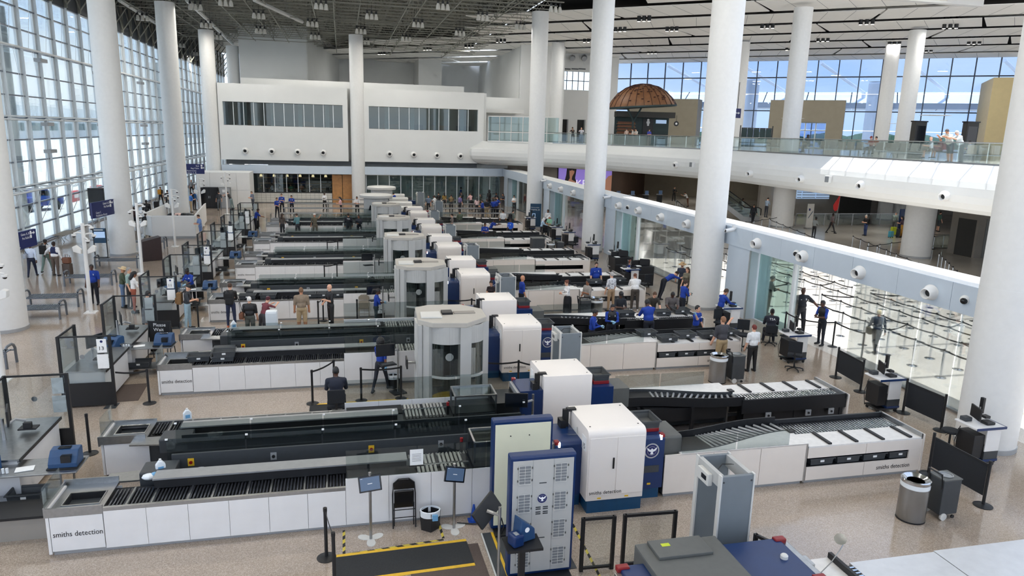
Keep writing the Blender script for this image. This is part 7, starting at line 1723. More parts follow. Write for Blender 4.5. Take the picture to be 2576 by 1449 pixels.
# scanner side workstation with monitor and keyboard
def workstation(x, y, rz, label):
    t = thing('scanner_workstation', label, 'computer', (x, y, 0), rz); MB().cyl((0, 0, 0), (0, 0, 1.5), .03, n=8).build('pole', 'steel', t); MB().tube([(0, 0, 1.35), (-.2, -.1, 1.35), (-.4, -.12, 1.32)], .03, 6).build('arm', 'grey_metal', t); monitor(t, -.45, -.15, 1.25, R_(-12), .55, .36); k = cube(t, 'keyboard_tray', 'black', -.7, -.25, -.5, -.2, 1.05, 1.08); cube(k, 'keyboard', 'dark_grey', -.66, -.3, -.47, -.3, 1.08, 1.10); cube(t, 'foot', 'black', -.2, .2, -.2, .2, 0, .04)
workstation(4.35, 15.75, 0, 'monitor and keyboard on an arm beside the back scanner of the first row')
workstation(1.45, 20.35, R_(20), 'monitor on a stand beside the first body scanner'); workstation(1.45, 28.4, R_(20), 'monitor on a stand beside the second body scanner'); workstation(1.45, 36.0, R_(20), 'monitor on a stand beside the third body scanner')
# foreground monitor on a pole seen from behind, with blue swab holder
t = thing('monitor_pole', 'black monitor on a steel pole in front of the vented panel', 'screen', (2.42, 10.6, 0)); MB().cyl((0, 0, 0), (0, 0, 1.55), .028, n=10).build('pole', 'steel', t, smooth=True); m_ = MB().box(-.28, .28, -.025, .025, -.17, .17).build('monitor', 'black', t, (-.2, .12, 1.45), bevel=.01); m_.rotation_euler = (R_(-20), R_(-25), R_(40)); MB().tube([(0, 0, 1.4), (-.1, .06, 1.42), (-.2, .1, 1.45)], .03, 6).build('bracket', 'steel', t); MB().tube([(.03, 0, 1.35), (.07, -.02, 1.2), (.04, 0, 1.05)], .012, 5).build('cable', 'black', t); cube(t, 'foot', 'black', -.2, .2, -.2, .2, 0, .03)
t = thing('trace_detector', 'bright blue trace detector at the lower edge before the vented panel', 'trace detector', (2.72, 10.35, 1.0), R_(20)); MB().box(-.18, .02, -.1, .12, 0, .2).build('casing', 'tsa_blue', t, bevel=.03); MB().prism([(-.02, 0), (.3, 0), (.28, .2), (.02, .42)], -.02, .22, 'y').build('hood', 'etd_blue', t, bevel=.02); MB().cyl((.12, -.025, .22), (.12, -.03, .22), .045, n=14).build('sticker', 'white_ink', t); cube(t, 'button_plate', 'grey_metal', -.12, -.05, -.05, .05, .2, .205)
t2 = thing('side_stand', 'black stand under the bright blue trace detector', 'stand', (2.72, 10.35, 0)); cube(t2, 'top', 'black', -.25, .35, -.2, .25, .95, .995); cube(t2, 'stem', 'black', 0, .1, 0, .1, 0, .95)
# ---------- black gate frames
def gate(a, b, label, z=1.05):
    t = thing('gate_frame', label, 'gate', (0, 0, 0)); a = Vector(a); b = Vector(b); d = (b-a).normalized()*.05
    for p in (a, b): cube(t, 'post', 'black', p.x-.03, p.x+.03, p.y-.03, p.y+.03, 0, z)
    MB().slab(a, b, .05, z-.05, z).build('top_rail', 'black', t); MB().slab(a, b, .05, .04, .08).build('bottom_rail', 'black', t); MB().slab(a+d, b-d, .008, .08, z-.05).build('pane', 'glass_clear', t)
g = lambda x, y: tuple(G(x, y, 1.05))[:2]
gate(g(1468, 1303), g(1546, 1297), 'narrow black framed glass gate beside the imager'); gate(g(1573, 1294), g(1700, 1284), 'wide black framed glass gate before the metal detector'); gate(g(1902, 1343), g(1984, 1382), 'black framed glass gate right of the metal detector')
# ---------- foreground x-ray machine and roller table
t = thing('xray_machine', 'dark grey x-ray machine with blue covers at the lower edge', 'x-ray machine', (0, 0, 0))
cx0 = G(1435, 1400, 1.35).x
cube(t, 'body', 'hood_grey', 4.35, 5.75, 7.6, 9.45, .2, 1.35, .03); cube(t, 'body_cap', 'hood_grey', 4.55, 5.45, 8.95, 9.42, 1.35, 1.40, .01); cube(t, 'sticker', 'neon', 4.72, 4.86, 9.22, 9.3, 1.40, 1.403)
cube(t, 'entry_cover', 'tsa_blue', 3.95, 4.4, 7.6, 9.1, .3, 1.24, .03); cube(t, 'exit_cover', 'tsa_blue', 5.7, 6.85, 7.6, 9.35, .3, 1.24, .03); cube(t, 'plinth', 'black', 3.9, 6.8, 7.7, 9.3, 0, .3)
cube(t, 'exit_lip', 'steel', 6.85, 6.98, 7.6, 9.3, .8, 1.20, .01); cube(t, 'entry_lip', 'steel', 3.85, 3.95, 7.6, 9.0, .8, 1.2, .01)
for x, y in ((6.82, 9.3), (6.82, 8.25), (3.98, 9.05)): cube(t, 'corner_guard', 'red_plastic', x-.08, x+.12, y-.06, y+.06, 1.18, 1.27, .02)
MB().lathe([(.06, 1.24), (.06, 1.29), (.04, 1.31), (0, 1.315)], 14, (6.6, 8.8, 0)).build('indicator', 'scanner_light', t, smooth=True)
t = thing('roller_table', 'long steel roller table at the lower right edge', 'table', (0, 0, 0)); cube(t, 'infeed_plate', 'stone_top', 6.98, 7.75, 7.8, 9.15, .86, .90); cube(t, 'side_rail', 'black', 7.68, 7.75, 7.8, 9.15, .90, 1.0, .01); cube(t, 'plate', 'bright_steel', 7.95, 9.6, 7.7, 8.95, .86, .90); cube(t, 'plate', 'bright_steel', 9.62, 13.4, 7.6, 8.98, .86, .90); cube(t, 'grille_bed', 'black', 7.75, 7.95, 7.8, 8.9, .84, .88); cube(t, 'camera_box', 'steel', 7.02, 7.14, 8.75, 9.0, .90, 1.1)
for i in range(14): MB().cyl((7.76, 7.86+i*.075, .89), (7.94, 7.86+i*.075, .89), .018, n=6).build('roller', 'chrome', t)
for x in (8.1, 9.6, 11.2, 13.2):
    for y in (7.8, 8.85): MB().cyl((x, y, 0), (x, y, .86), .025, n=8).build('leg', 'steel', t)
for y in (7.9, 9.05): MB().cyl((7.1, y, 0), (7.1, y, .86), .025, n=8).build('leg', 'steel', t)
t = thing('inspection_mirror', 'round inspection mirror on a bent rod lying on the table', 'mirror', (7.25, 8.75, .90)); MB().tube([(0, 0, .02), (.25, .08, .14), (.5, .2, .28), (.57, .23, .36), (.52, .23, .42)], .009, 6).build('rod', 'steel', t); MB().lathe([(0, 0), (.09, .004), (.095, .012), (0, .014)], 20).xf(Matrix.Translation((.49, .23, .43)) @ Matrix.Rotation(-.55, 4, 'Y') @ Matrix.Rotation(.5, 4, 'X')).build('mirror_disc', 'chrome', t, smooth=True); MB().lathe([(.05, 0), (.05, .02), (0, .03)], 12).build('foot', 'chrome', t); MB().lathe([(.04, 0), (.04, .02), (0, .03)], 12, (-.12, .02, 0)).build('foot', 'chrome', t)

# ---------- benches, masts, signs on the concourse
def make_bench():
    t = thing('metal_bench', 'x', 'bench')
    for i in range(22): MB().box(-.92+i*.084, -.92+i*.084+.05, -.36, .36, .42, .445).build('slat', 'bench_grey', t)
    for y in (-.37, .37): MB().tube([(-1.0, y, .41), (1.0, y, .41)], .025, 6).build('side_rail', 'bench_grey', t)
    for x in (-1.02, 1.02): MB().tube([(x, -.36, 0), (x, -.36, .5), (x, -.3, .62), (x, -.2, .68), (x, .1, .68), (x, .25, .62), (x, .34, .5), (x, .36, 0)], .042, 8).build('end_loop', 'bench_grey', t, smooth=True)
    return t
bn = make_bench()
bl = [((-12.0, 33.0), 'by the edge column, back one of two'), ((-12.0, 30.95), 'by the edge column, front one of two'), ((-11.9, 37.3), 'behind the officer at the mast'), ((-11.9, 41.75), 'between the column and the dark podium'), ((-12.0, 48.4), 'in front of the white booth'), ((-11.4, 24.7), 'at the lower part of the frame edge')]
for i, ((x, y), l) in enumerate(bl):
    lb = 'grey slatted metal bench '+l
    if i == 0: bn.location = (x, y, 0); bn['label'] = lb; bn['group'] = 'slatted metal benches'
    else: dup(bn, (x, y, 0), 0, lb, 'slatted metal benches')
t = thing('wooden_bench', 'tan slatted bench along the curtain wall', 'bench', (-17.9, 52.2, 0))
for i in range(9): cube(t, 'slat', 'chair_tan', -.36+i*.085, -.30+i*.085, -1.2, 1.2, .42, .45)
for y in (-.9, .9): MB().tube([(-.3, y-.2, 0), (0, y, .40), (.3, y-.2, 0)], .025, 6).build('leg', 'steel', t)
for i, y in enumerate((70.5, 76)): 
    t = thing('wooden_bench', 'tan slatted bench farther along the curtain wall, %s' % ('nearer of two' if i == 0 else 'last of two'), 'bench', (-17.6, y, 0))
    for k in range(9): cube(t, 'slat', 'chair_tan', -.36+k*.085, -.30+k*.085, -1.2, 1.2, .42, .45)
    for yy in (-.9, .9): MB().tube([(-.3, yy-.2, 0), (0, yy, .40), (.3, yy-.2, 0)], .025, 6).build('leg', 'steel', t)
def make_mast():
    t = thing('camera_mast', 'x', 'camera mast')
    cube(t, 'base_plate', 'white_paint', -.22, .22, -.22, .22, 0, .05); MB().cyl((0, 0, .05), (0, 0, 3.68), .075, .07, 14).build('pole', 'white_paint', t, smooth=True)
    for z, dx, dy in ((3.5, .35, -.1), (3.15, .33, .12), (3.2, -.33, -.05), (3.0, .22, -.28)):
        a = MB().tube([(0, 0, z+.08), (dx*.6, dy*.6, z+.12), (dx, dy, z+.08)], .03, 6).build('arm', 'white_paint', t); c = MB().lathe([(.0, .06), (.085, .05), (.09, .0), (.08, -.02)], 14, (dx, dy, z)).build('camera_housing', 'white_paint', a, smooth=True); MB().ball((dx, dy, z-.02), .065, 10, 6).build('camera_dome', 'black_gloss', a, smooth=True)
    for sx in (-1, 1):
        s = MB().prism([(sx*.12, 2.45), (sx*.40, 2.55), (sx*.42, 2.75), (sx*.30, 2.80), (sx*.12, 2.62)], -.12, .12, 'y').build('horn_speaker', 'white_paint', t, bevel=.03)
    return t
ms = make_mast()
ml = [((-10.15, 31.5), 'before the officer at the bench'), ((-10.23, 39.7), 'beside the dark podium'), ((-10.47, 48.62), 'in front of the white booth'), ((-10.05, 23.25), 'at the frame edge'), ((-10.7, 59.0), 'behind the white booth'), ((-9.9, 66.5), 'before the pale block')]
for i, ((x, y), l) in enumerate(ml):
    lb = 'white camera mast with dome cameras and horns '+l
    if i == 0: ms.location = (x, y, 0); ms['label'] = lb; ms['group'] = 'camera masts'
    else: dup(ms, (x, y, 0), 0, lb, 'camera masts')
def sign(loc, w, h, lines, label, rz=0, arrow=None, post=True):
    t = thing('wayfinding_sign', label, 'sign', loc, rz); cube(t, 'board', 'sign_navy', 0, w, -.05, .05, 0, h)
    for s, al, x, z in lines: text(s, h*.20, 'white_ink', t, (x*w, -.052, z*h), (PI/2, 0, 0), align=al)
    if arrow: x, z, d = arrow; MB().prism([(x*w, z*h+.02), (x*w+d*.14, z*h+.02), (x*w+d*.14, z*h+.07), (x*w+d*.24, z*h), (x*w+d*.14, z*h-.07), (x*w+d*.14, z*h-.02), (x*w, z*h-.02)], -.056, -.05, 'y').build('arrow', 'white_ink', t)
    for zz in (.78, .55): MB().box(w*.815, w*.815+h*.16, -.056, -.05, zz*h-.02, zz*h+h*.16).build('icon', 'white_ink', t)
    if post: MB().tube([(w, 0, h*.95), (w+.35, .1, h*.95)], .03, 6).build('bracket', 'steel', t); MB().tube([(w, 0, h*.1), (w+.35, .1, h*.1)], .03, 6).build('bracket', 'steel', t)
    return t
p = AY(91, 616, 32.4); sign((p.x-2.4*math.cos(R_(82)), 32.4-2.4*math.sin(R_(82)), p.z), 2.4, AY(91, 575, 32.4).z-p.z, (('Gates A, B', 'RIGHT', .80, .76), ('Pet Relief', 'RIGHT', .80, .52), ('Gates C', 'LEFT', .12, .28), ('Meditation Room', 'LEFT', .12, .06)), 'navy wayfinding sign at the frame edge over the travellers', R_(82), (.86, .80, 1), False)
MB().tube([(.2, .06, .6), (.05, .2, .6), (-.15, .3, .6)], .04, 6).build('bracket', 'steel', [o for o in COL.objects if o.get('label', '').startswith('navy wayfinding sign at the frame')][0])
p = AY(286, 538, 44.95); sign((p.x-2.4*math.cos(R_(80)), 44.95-2.4*math.sin(R_(80)), p.z), 2.4, .85, (('Gates A, B', 'RIGHT', .80, .76), ('Pet Relief', 'RIGHT', .80, .55), ('Gates C', 'LEFT', .15, .25), ('Meditation Room', 'LEFT', .15, .06)), 'navy wayfinding sign on the column by the glass wall', R_(80), (.86, .80, 1))
p = AY(470, 437, 68); sign((p.x, 68, p.z), 1.45, .85, (('Exit', 'RIGHT', .72, .74), ('Bag Claim', 'RIGHT', .72, .50), ('Restrooms', 'LEFT', .03, .25), ('Gates A, B', 'LEFT', .03, .03)), 'navy exit and bag claim sign beyond the booth column', 0, (.86, .62, 1), False)
MB().tube([(.2, 0, .85), (.2, 0, 4.0)], .02, 5).build('hanger', 'steel', bpy.data.objects[[o.name for o in COL.objects if o.name.startswith('wayfinding_sign') and 'exit' in o.get('label', '')][0]])
p = G(256, 648); t = thing('poster_stand', 'blue poster in a black stand beside the column', 'sign', (p.x, p.y, 0)); 
for x in (-.33, .33): cube(t, 'leg', 'black', x-.02, x+.02, -.02, .02, 0, 1.7)
cube(t, 'poster', 'sign_teal', -.33, .33, -.015, .015, .85, 1.7); cube(t, 'picture', 'screen_lit', -.28, .28, -.018, -.015, 1.15, 1.5); cube(t, 'rule', 'white_ink', -.28, .2, -.018, -.015, 1.58, 1.63); cube(t, 'base', 'black', -.4, .4, -.15, .15, 0, .02)
p = AY(250, 520, 52); t = thing('display_panel', 'black display panel standing behind the column', 'screen', (p.x-.6, 52, 0)); cube(t, 'panel', 'black', 0, .95, -.06, .06, 1.6, 3.4); cube(t, 'screen', 'screen_dark', .06, .89, -.064, -.06, 1.7, 3.3); 
for x in (.1, .85): cube(t, 'leg', 'steel', x-.03, x+.03, -.03, .03, 0, 1.6)
cube(t, 'base', 'steel', -.1, 1.05, -.25, .25, 0, .03)
t = thing('service_podium', 'dark wooden podium beside the camera mast', 'podium', (-10.75, 43.9, 0), R_(25)); MB().prism([(-.5, 0), (.5, 0), (.5, 1.35), (-.5, 1.12)], -.35, .35, 'y').build('body', 'dark_wood', t, bevel=.015); cube(t, 'sill', 'dark_wood', -.52, .52, -.37, .37, 0, .06)
t = thing('white_booth', 'white U-shaped staff booth around the column', 'booth', (0, 0, 0))
cube(t, 'front_wall', 'white_paint', -12.62, -9.9, 52.3, 52.45, .15, 1.5, .01); cube(t, 'left_wall', 'white_paint', -13.6, -13.45, 53.5, 60.5, .15, 1.5, .01); MB().slab((-12.6, 52.4), (-13.5, 53.6), .15, .15, 1.5).build('corner_wall', 'white_paint', t); MB().slab((-9.95, 52.4), (-10.7, 60.8), .15, .15, 1.5).build('side_wall', 'white_paint', t); cube(t, 'desk', 'white_paint', -12.4, -11.3, 52.5, 53.4, .95, 1.0); cube(t, 'kick', 'grey_metal', -12.6, -9.95, 52.33, 52.42, 0, .15)
MB().tube([(-12.6, 52.37, 1.53), (-9.9, 52.37, 1.53), (-10.65, 60.8, 1.53)], .05, 4).build('coping', 'white_paint', t)
for i, (x, c) in enumerate(((-11.5, 'pink_case'), (-11.1, 'black'), (-10.8, 'dark_grey'), (-11.9, 'black'))): s = thing('coat_pile', ['tan coat', 'black coat', 'grey bag', 'black bag'][i]+' heaped on the booth desk', 'bag', (x, 55.0, 1.15)); MB().ball((0, 0, .12), .3, 9, 6, sc=(1.2, 1, .6)).build('heap', c, s, smooth=True); cube(s, 'strap', 'black', -.05, .05, -.28, -.26, .05, .2)
s = thing('booth_counter', 'inner counter of the white booth under the coats', 'counter', (-11.3, 55.1, 0)); cube(s, 'top', 'white_paint', -1.2, .9, -.5, .5, 1.08, 1.15); cube(s, 'pedestal', 'white_paint', -1.1, .8, -.4, .4, 0, 1.08)
t = thing('pale_block', 'pale panelled service block beyond the booth', 'building block', (0, 0, 0)); p = G(492, 524); pz = AY(500, 433, 72.2).z
cube(t, 'body', 'wall_white', -13.3, -8.6, 72.2, 75.4, 0, pz)
for i in range(4):
    for j in range(2): cube(t, 'cladding_panel', 'white_paint', -13.28+i*1.17, -12.14+i*1.17, 72.16, 72.2, .03+j*pz/2, (j+1)*pz/2-.02)
t = thing('black_cabinet', 'tall black double-door cabinet against the pale block', 'cabinet', (-12.9, 71.6, 0)); cube(t, 'body', 'black', 0, 1.5, 0, .5, .05, 1.95, .01); cube(t, 'base', 'black', .05, 1.45, .05, .45, 0, .05)
for i in range(2): d = cube(t, 'door', 'black_gloss', .02+i*.74, .74+i*.74, -.02, 0, .08, 1.93, .005); cube(d, 'handle', 'steel', .66+i*.12, .70+i*.12, -.04, -.02, .95, 1.15)
t = thing('grey_cabinet', 'grey metal cabinet next to the black one', 'cabinet', (-11.3, 71.6, 0)); cube(t, 'body', 'door_grey', 0, 1.0, 0, .5, 0, 1.95, .01); cube(t, 'door', 'grey_metal', .04, .96, -.015, 0, .05, 1.9, .005); cube(t, 'notice', 'paper', .3, .55, -.02, -.015, 1.5, 1.75)
# concourse travellers far along the glass
a = P_('traveller with an orange backpack walking beside the glass', 402, 470, -5, pose='walk', top=(50, 46, 44), bottom=BLK, hat='cap', hatc=(60, 60, 64), hair=None, skin=MD_); backpack(a.location, -5, (196, 136, 40), 'orange backpack on the traveller beside the glass'); p = G(394, 523); suitcase((p.x, p.y), 0, BLK, 'black suitcase rolled beside the orange backpack', .6)
a = P_('traveller in black with a cream bag behind the booth', 420, 478, 5, top=BLK, sleeve='long', bottom=BLK, hair='bun', hc=BLK); shoulder_bag(a.location, 5, (196, 180, 160), 'cream shoulder bag on the traveller in black', .9, .1, -.25)
P_('tall traveller in black seen from behind near the glass', 367, 503, 5, build='h', h=1.85, top=BLK, sleeve='long', bottom=BLK, skin=DK, hc=BLK); P_('traveller in black tee and pale trousers walking away', 365, 535, 8, pose='walk', top=BLK, bottom=(206, 206, 200), skin=DK, hc=BLK)
P_('man in grey tee walking towards the camera past the exit sign', 481, 452, 178, pose='walk', h=1.8, top=(150, 152, 154), bottom=BLK, hair=None); P_('man in bright blue shirt beside the booth column', 478, 485, -60, pose='front', top=(60, 120, 200), bottom=KHK); a = P_('traveller in blue jacket with a dark pack beside the booth column', 487, 480, -30, top=(40, 90, 150), sleeve='long', bottom=(40, 40, 46)); backpack(a.location, -30, BLK, 'dark backpack on the traveller in the blue jacket')
a = P_('young man in glasses and a blue shirt at the partition with a pink suitcase', 502, 540, 120, pose='front', top=(120, 150, 200), bottom=(110, 140, 190), hc=(60, 44, 36), extra=('glasses',)); p = G(510, 608); suitcase((p.x, p.y), 0, 'pink_case', 'pale pink suitcase beside the young man in blue', .6)
P_('traveller in dark clothes sitting by the column bench', 338, 525, 60, pose='sit', hh=1.3, top=(60, 40, 44), bottom=(40, 44, 60))
# ---------- teal banner, ticket-hall fittings
p = G(1350, 560); t = thing('banner_stand', 'teal roll-up banner at the foot of the column', 'sign', (15.4, 56.9, 0), R_(-8)); cube(t, 'sheet', 'sign_teal', -.45, .45, -.01, .01, .1, 2.0); cube(t, 'foot', 'steel', -.48, .48, -.12, .12, 0, .08); cube(t, 'phone_outline', 'screen_lit', -.28, -.02, -.016, -.01, .7, 1.2); cube(t, 'phone_inside', 'sign_teal', -.24, -.06, -.02, -.016, .75, 1.15); text('DIGITAL ID', .15, 'white_ink', t, (-.41, -.014, 1.45), (PI/2, 0, 0)); text('TSA now accepts', .10, 'white_ink', t, (-.41, -.014, 1.66), (PI/2, 0, 0))
def escal(x, y, rz, label):
    t = thing('escalator', label, 'escalator', (x, y, 0), rz); MB().prism([(0, 0), (1.2, 0), (6, 2.7), (6, 3.1), (1.0, .45), (0, .45)], -.6, .6, 'y').build('truss', 'grey_metal', t)
    for s in (-.55, .55):
        MB().prism([(0, .45), (1.0, .45), (6, 3.1), (6, 3.9), (1.0, 1.25), (.1, 1.25)], s-.015, s+.015, 'y').build('balustrade', 'glass_rail', t); MB().tube([(-.1, s, .6), (-.1, s, 1.2), (.2, s, 1.3), (1.0, s, 1.3), (6, s, 3.95)], .05, 6).build('handrail', 'black', t, smooth=True)
    for i in range(12): cube(t, 'step', 'dark_grey', .8+i*.42, 1.2+i*.42, -.45, .45, .28+i*.215, .44+i*.215)
p = G(1962, 566); escal(38.0, 60.5, R_(118), 'escalator with black handrails beside the hall column')
p = G(2000, 575); t = thing('info_totem', 'pale information totem beside the escalator foot', 'sign', (40.2, 55.6, 0)); cube(t, 'panel', 'scanner_light', -.3, .3, -.06, .06, .1, 2.2); cube(t, 'stripe', 'sign_navy', -.22, -.05, -.065, -.06, 1.6, 1.8); cube(t, 'base', 'steel', -.35, .35, -.2, .2, 0, .1)
MB().prism([(-.2, .9), (.2, 1.5), (.2, 1.6), (-.2, 1.0)], -.066, -.06, 'y').build('slash', 'sign_teal', t)
p = G(2097, 583); t = thing('flag', 'tall red feather flag in the ticket hall', 'flag', (p.x, p.y, 0)); MB().cyl((0, 0, 0), (.25, 0, 3.3), .02, n=6).build('pole', 'steel', t); MB().prism([(.12, 1.9), (.26, 3.3), (.05, 2.95), (-.35, 2.3), (-.3, 1.95), (-.1, 1.75)], -.01, .01, 'y').build('cloth', 'red', t); MB().lathe([(.2, 0), (.2, .03), (.03, .06)], 12).build('base', 'black', t)
t = thing('hall_glass_barrier', 'steel railed glass barrier along the far side of the hall', 'railing', (0, 0, 0))
for i in range(9):
    x = 40.2+i*1.5; cube(t, 'pane', 'glass_rail', x, x+1.45, 57.6, 57.62, .1, 1.05); cube(t, 'post', 'steel', x-.02, x+.02, 57.58, 57.64, 0, 1.1)
cube(t, 'handrail', 'steel', 40.2, 53.7, 57.57, 57.65, 1.08, 1.13)
t = thing('hall_glass_barrier', 'short glass barrier beside the taupe pier', 'railing', (0, 0, 0))
for i in range(3): cube(t, 'pane', 'glass_rail', 40.8+i*1.4, 42.15+i*1.4, 44.2, 44.22, .1, 1.05)
cube(t, 'handrail', 'steel', 40.8, 45, 44.17, 44.25, 1.06, 1.1); cube(t, 'channel', 'brushed', 40.8, 45, 44.15, 44.27, 0, .1)
t = thing('blue_kiosk', 'slim blue information post beside the taupe pier', 'sign', (45.2, 50.5, 0)); cube(t, 'panel', 'tsa_blue', -.2, .2, -.05, .05, 0, 2.3); MB().cyl((0, -.055, 1.2), (0, -.05, 1.2), .12, n=14).build('roundel', 'sign_navy', t)
for i in range(5):
    p = G(1545+i*14, 506+i*2); t = thing('checkin_kiosk', 'self check-in kiosk beside the brown wall, %s from the advertisement' % ORD[i], 'kiosk', (28.5+i*1.9, 76.5+i*.4, 0), 0, 'check-in kiosks'); cube(t, 'body', 'dark_grey', -.25, .25, -.2, .2, 0, 1.1); cube(t, 'screen', 'screen_blue', -.22, .22, -.26, -.2, 1.05, 1.5); cube(t, 'top', 'panel_white', -.32, .32, -.25, .25, 1.0, 1.05)
t = thing('hall_door', 'grey double door in the beige hall wall', 'door', (46.3, 86.4, 0), R_(-40)); cube(t, 'leaf', 'door_grey', -.9, 0, -.1, 0, 0, 3.0); cube(t, 'leaf', 'door_grey', 0, .9, -.1, 0, 0, 3.0); cube(t, 'frame', 'taupe_wall', -1.0, 1.0, -.02, .1, 0, 3.15)
# ---------- upper level fittings
def seat_row(p, rz, n, label):
    t = thing('seat_row', label, 'seating', (p[0], p[1], 6.70), rz, 'airport seat rows'); MB().box(-.1, n*.62+.1, -.04, .04, .30, .36).build('beam', 'steel', t)
    for i in range(n):
        x = i*.62; s = MB().prism([(-.25, .38), (.25, .42), (.25, .47), (-.22, .44)], x+.06, x+.56, 'x').build('seat', 'chair_tan', t); MB().prism([(-.25, .40), (-.20, .42), (-.36, .95), (-.41, .94)], x+.06, x+.56, 'x').build('backrest', 'chair_tan', t)
    for i in range(n+1): MB().tube([(i*.62, -.25, .42), (i*.62, -.2, .62), (i*.62, .2, .60), (i*.62, .22, .45)], .022, 6).build('armrest', 'steel', t)
    for x in (.3, n*.62-.3): MB().tube([(x, -.35, .02), (x, -.1, .28), (x, .1, .28), (x, .35, .02)], .028, 6).build('foot', 'steel', t)
for px, dep, rz, n, l in ((2030, 57, 160, 5, 'grey airport seats behind the man in the black cap'), (2060, 55, -10, 4, 'grey airport seats facing the balcony, before the entrance'), (2170, 56, 165, 4, 'grey airport seats under the reclining travellers'), (2200, 54.5, -15, 3, 'grey airport seats with a bag beneath'), (2335, 46, 150, 4, 'grey airport seats under the bald man'), (2430, 45.5, -20, 4, 'grey airport seats behind the couple at the rail')):
    p = AD(px, 385, dep); seat_row((p.x, p.y), R_(rz-90+60), n, l)
p = AD(1865, 330, 68); t = thing('flight_board', 'bank of five dark flight screens on a frame', 'screen', (p.x, p.y, 6.7), R_(-20))
for i in range(5): s = cube(t, 'screen', 'screen_dark', i*.56, i*.56+.53, -.06, .0, 1.0, 2.0); cube(s, 'text_block', 'kiosk_green', i*.56+.04, i*.56+.49, -.064, -.06, 1.06, 1.9)
for x in (-.1, 2.85): cube(t, 'post', 'black', x-.04, x+.04, -.04, .04, 0, 2.2)
cube(t, 'rail', 'black', -.1, 2.85, -.02, .02, .6, .65)
for i, (px, dep, l) in enumerate(((2310, 60, 'dark display column beside the upper column'), (2440, 58, 'dark display column by the lift block'))):
    p = AD(px, 330, dep); t = thing('display_column', l, 'screen', (p.x, p.y, 6.7), 0); cube(t, 'body', 'charcoal_wall', -.55, .55, -.25, .25, 0, 2.7, .02); cube(t, 'cap', 'black', -.6, .6, -.3, .3, 2.7, 2.8); cube(t, 'screen', 'screen_dark', -.45, .45, -.26, -.25, .6, 2.4)
p = AD(1854, 285, 62); t = thing('hanging_sign', 'small navy sign with an arrow beside the upper column', 'sign', (p.x, p.y, p.z-.4)); cube(t, 'board', 'sign_navy', -.35, .35, -.04, .04, 0, .8); MB().prism([(-.15, .45), (.1, .45), (.1, .52), (.25, .42), (.1, .32), (.1, .39), (-.15, .39)], -.05, -.04, 'y').build('arrow', 'white_ink', t); cube(t, 'hanger', 'black', -.02, .02, -.02, .02, .8, 3.0)
# kiosk with shell roof
kc = AD(1600, 345, 80); t = thing('shell_kiosk', 'dark green coffee kiosk under a spotted brown shell roof', 'kiosk', (kc.x, kc.y, 6.7), R_(-10))
cube(t, 'back_wall', 'kiosk_green', -2.2, 4.0, 1.5, 1.7, 0, 3.1); cube(t, 'counter', 'kiosk_green', -2.2, 3.2, -.9, -.5, 0, 1.1); cube(t, 'counter_top', 'dark_wood', -2.3, 3.3, -1.0, -.4, 1.1, 1.16); cube(t, 'header', 'charcoal_wall', -2.3, 4.2, -.3, 1.5, 3.0, 3.6)
for i in range(4): cube(t, 'shelf', 'wood', -2.0, .2, 1.3, 1.5, 1.2+i*.35, 1.24+i*.35); cube(t, 'goods', 'brown_bag', -1.9, .1, 1.32, 1.48, 1.24+i*.35, 1.45+i*.35)
cube(t, 'menu_board', 'black', 1.0, 2.2, 1.4, 1.5, 1.2, 2.9); cube(t, 'menu_light', 'screen_lit', 2.5, 3.7, 1.4, 1.5, 2.4, 2.8)
for z, r in ((2.75, .14), (2.48, .2), (2.22, .13)): MB().cyl((1.6, 1.39, z), (1.6, 1.36, z), r, n=12).build('logo', 'white_ink', t)
dm = MB(); prof = [(.02, 2.35), (.9, 2.25), (1.8, 1.95), (2.7, 1.4), (3.4, .65), (3.75, .05), (3.8, -.1)]
dm.lathe([(max(r, .001), z) for r, z in prof[::-1]], 32, (.8, .3, 4.2), 0, 1.0, .8); sh_ = dm.build('shell_roof', 'dome_brown', t, smooth=True); sh_.rotation_euler.y = R_(-4)
rm = MB(); rm.lathe([(3.6, 3.98), (3.86, 4.0), (3.86, 4.16), (3.6, 4.18)], 32, (.8, .3, 0), 0, 1.0, .8); rr = rm.build('rim', 'kiosk_green', t, smooth=True); rr.rotation_euler.y = R_(-4)
random.seed(3)
for k in range(80):
    a = R_(random.uniform(185, 355)); u = random.uniform(.15, .95); r = np.interp(u, [0, .25, .5, .75, .9, 1], [.1, .9, 1.8, 2.7, 3.4, 3.75]); z = np.interp(r, [x for x, _ in prof], [z for _, z in prof])
    MB().ball((.8+r*math.cos(a), .3+.8*r*math.sin(a), 4.2+z), .13, 7, 4, sc=(1.2, .8, .5)).build('shell_spot', 'dome_spot', sh_)
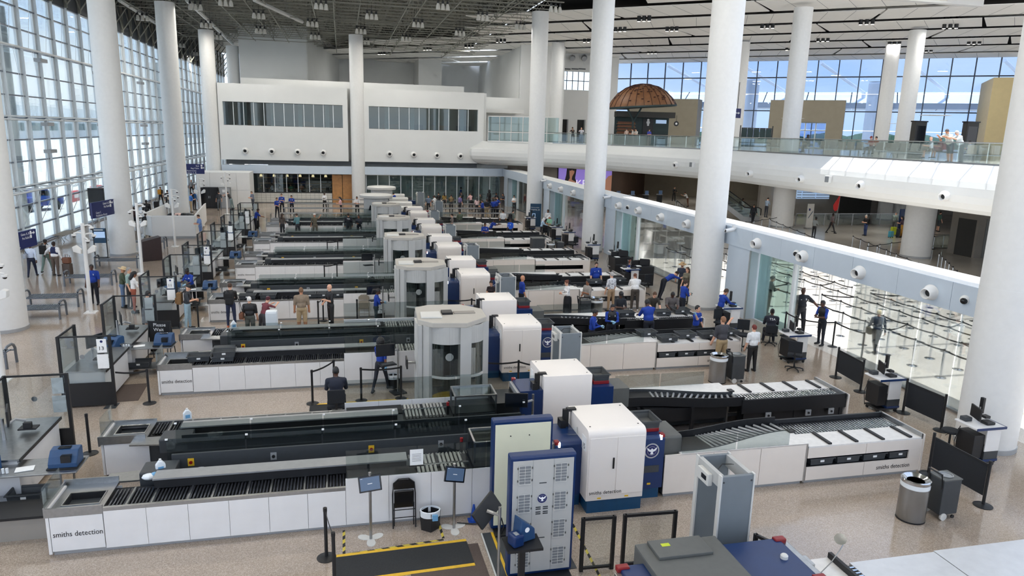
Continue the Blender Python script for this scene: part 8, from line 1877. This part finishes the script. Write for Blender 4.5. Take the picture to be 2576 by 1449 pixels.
for k in range(14):
    a = R_(180+k*180/13); MB().tube([(.8+r*math.cos(a)*1.005, .3+.8*r*math.sin(a)*1.005, 4.2+z*1.01) for r, z in prof], .03, 5).build('shell_rib', 'dome_spot', sh_)
MB().tube([(-.6, -.7, 0), (-.6, -.7, 2.6), (-1.4, -.7, 4.1)], .12, 8).build('tree_post', 'kiosk_green', t, smooth=True); MB().tube([(-.6, -.7, 2.4), (.3, -.7, 4.1)], .10, 8).build('tree_branch', 'kiosk_green', t, smooth=True)
MB().cyl((4.3, -.5, 2.4), (4.3, -.55, 2.4), .28, n=16).build('round_sign', 'black', t); MB().cyl((4.3, -.56, 2.4), (4.3, -.57, 2.4), .12, n=10).build('round_sign_mark', 'white_ink', t); MB().cyl((4.3, -.5, 2.6), (4.3, -.5, 3.3), .02, n=6).build('sign_hanger', 'black', t)

# ---------- chairs under seated officers and bar patrons
for x, y, z, rz, lab, s in SEATED:
    w = lab.split(); l = 'black chair under the '+' '.join(w[:11])
    if 'bar' in w: l = 'bar stool chair under the '+' '.join(w[:10])
    dup(ch, (x-math.sin(R_(rz))*-.02, y, 0), R_(rz), l, 'chairs in use', (s, s, .76*s+z/.6*.98))

# printed cloth of the floral shirt
m = mat('floral_cloth', (206, 208, 214), .8); nt = m.node_tree; vo = nt.nodes.new('ShaderNodeTexVoronoi'); vo.inputs['Scale'].default_value = 16; tc = nt.nodes.new('ShaderNodeTexCoord'); cr = nt.nodes.new('ShaderNodeValToRGB')
cr.color_ramp.elements[0].position = .28; cr.color_ramp.elements[0].color = lin((70, 76, 92)); cr.color_ramp.elements[1].position = .36; cr.color_ramp.elements[1].color = lin((214, 216, 220))
nt.links.new(tc.outputs['Object'], vo.inputs['Vector']); nt.links.new(vo.outputs['Distance'], cr.inputs[0]); nt.links.new(cr.outputs[0], nt.nodes['Principled BSDF'].inputs['Base Color'])
for o in COL.objects:
    if 'floral shirt and tan' in o.get('label', '') and o.name.startswith('person'): o.material_slots[1].material = m; o.material_slots[2].material = m
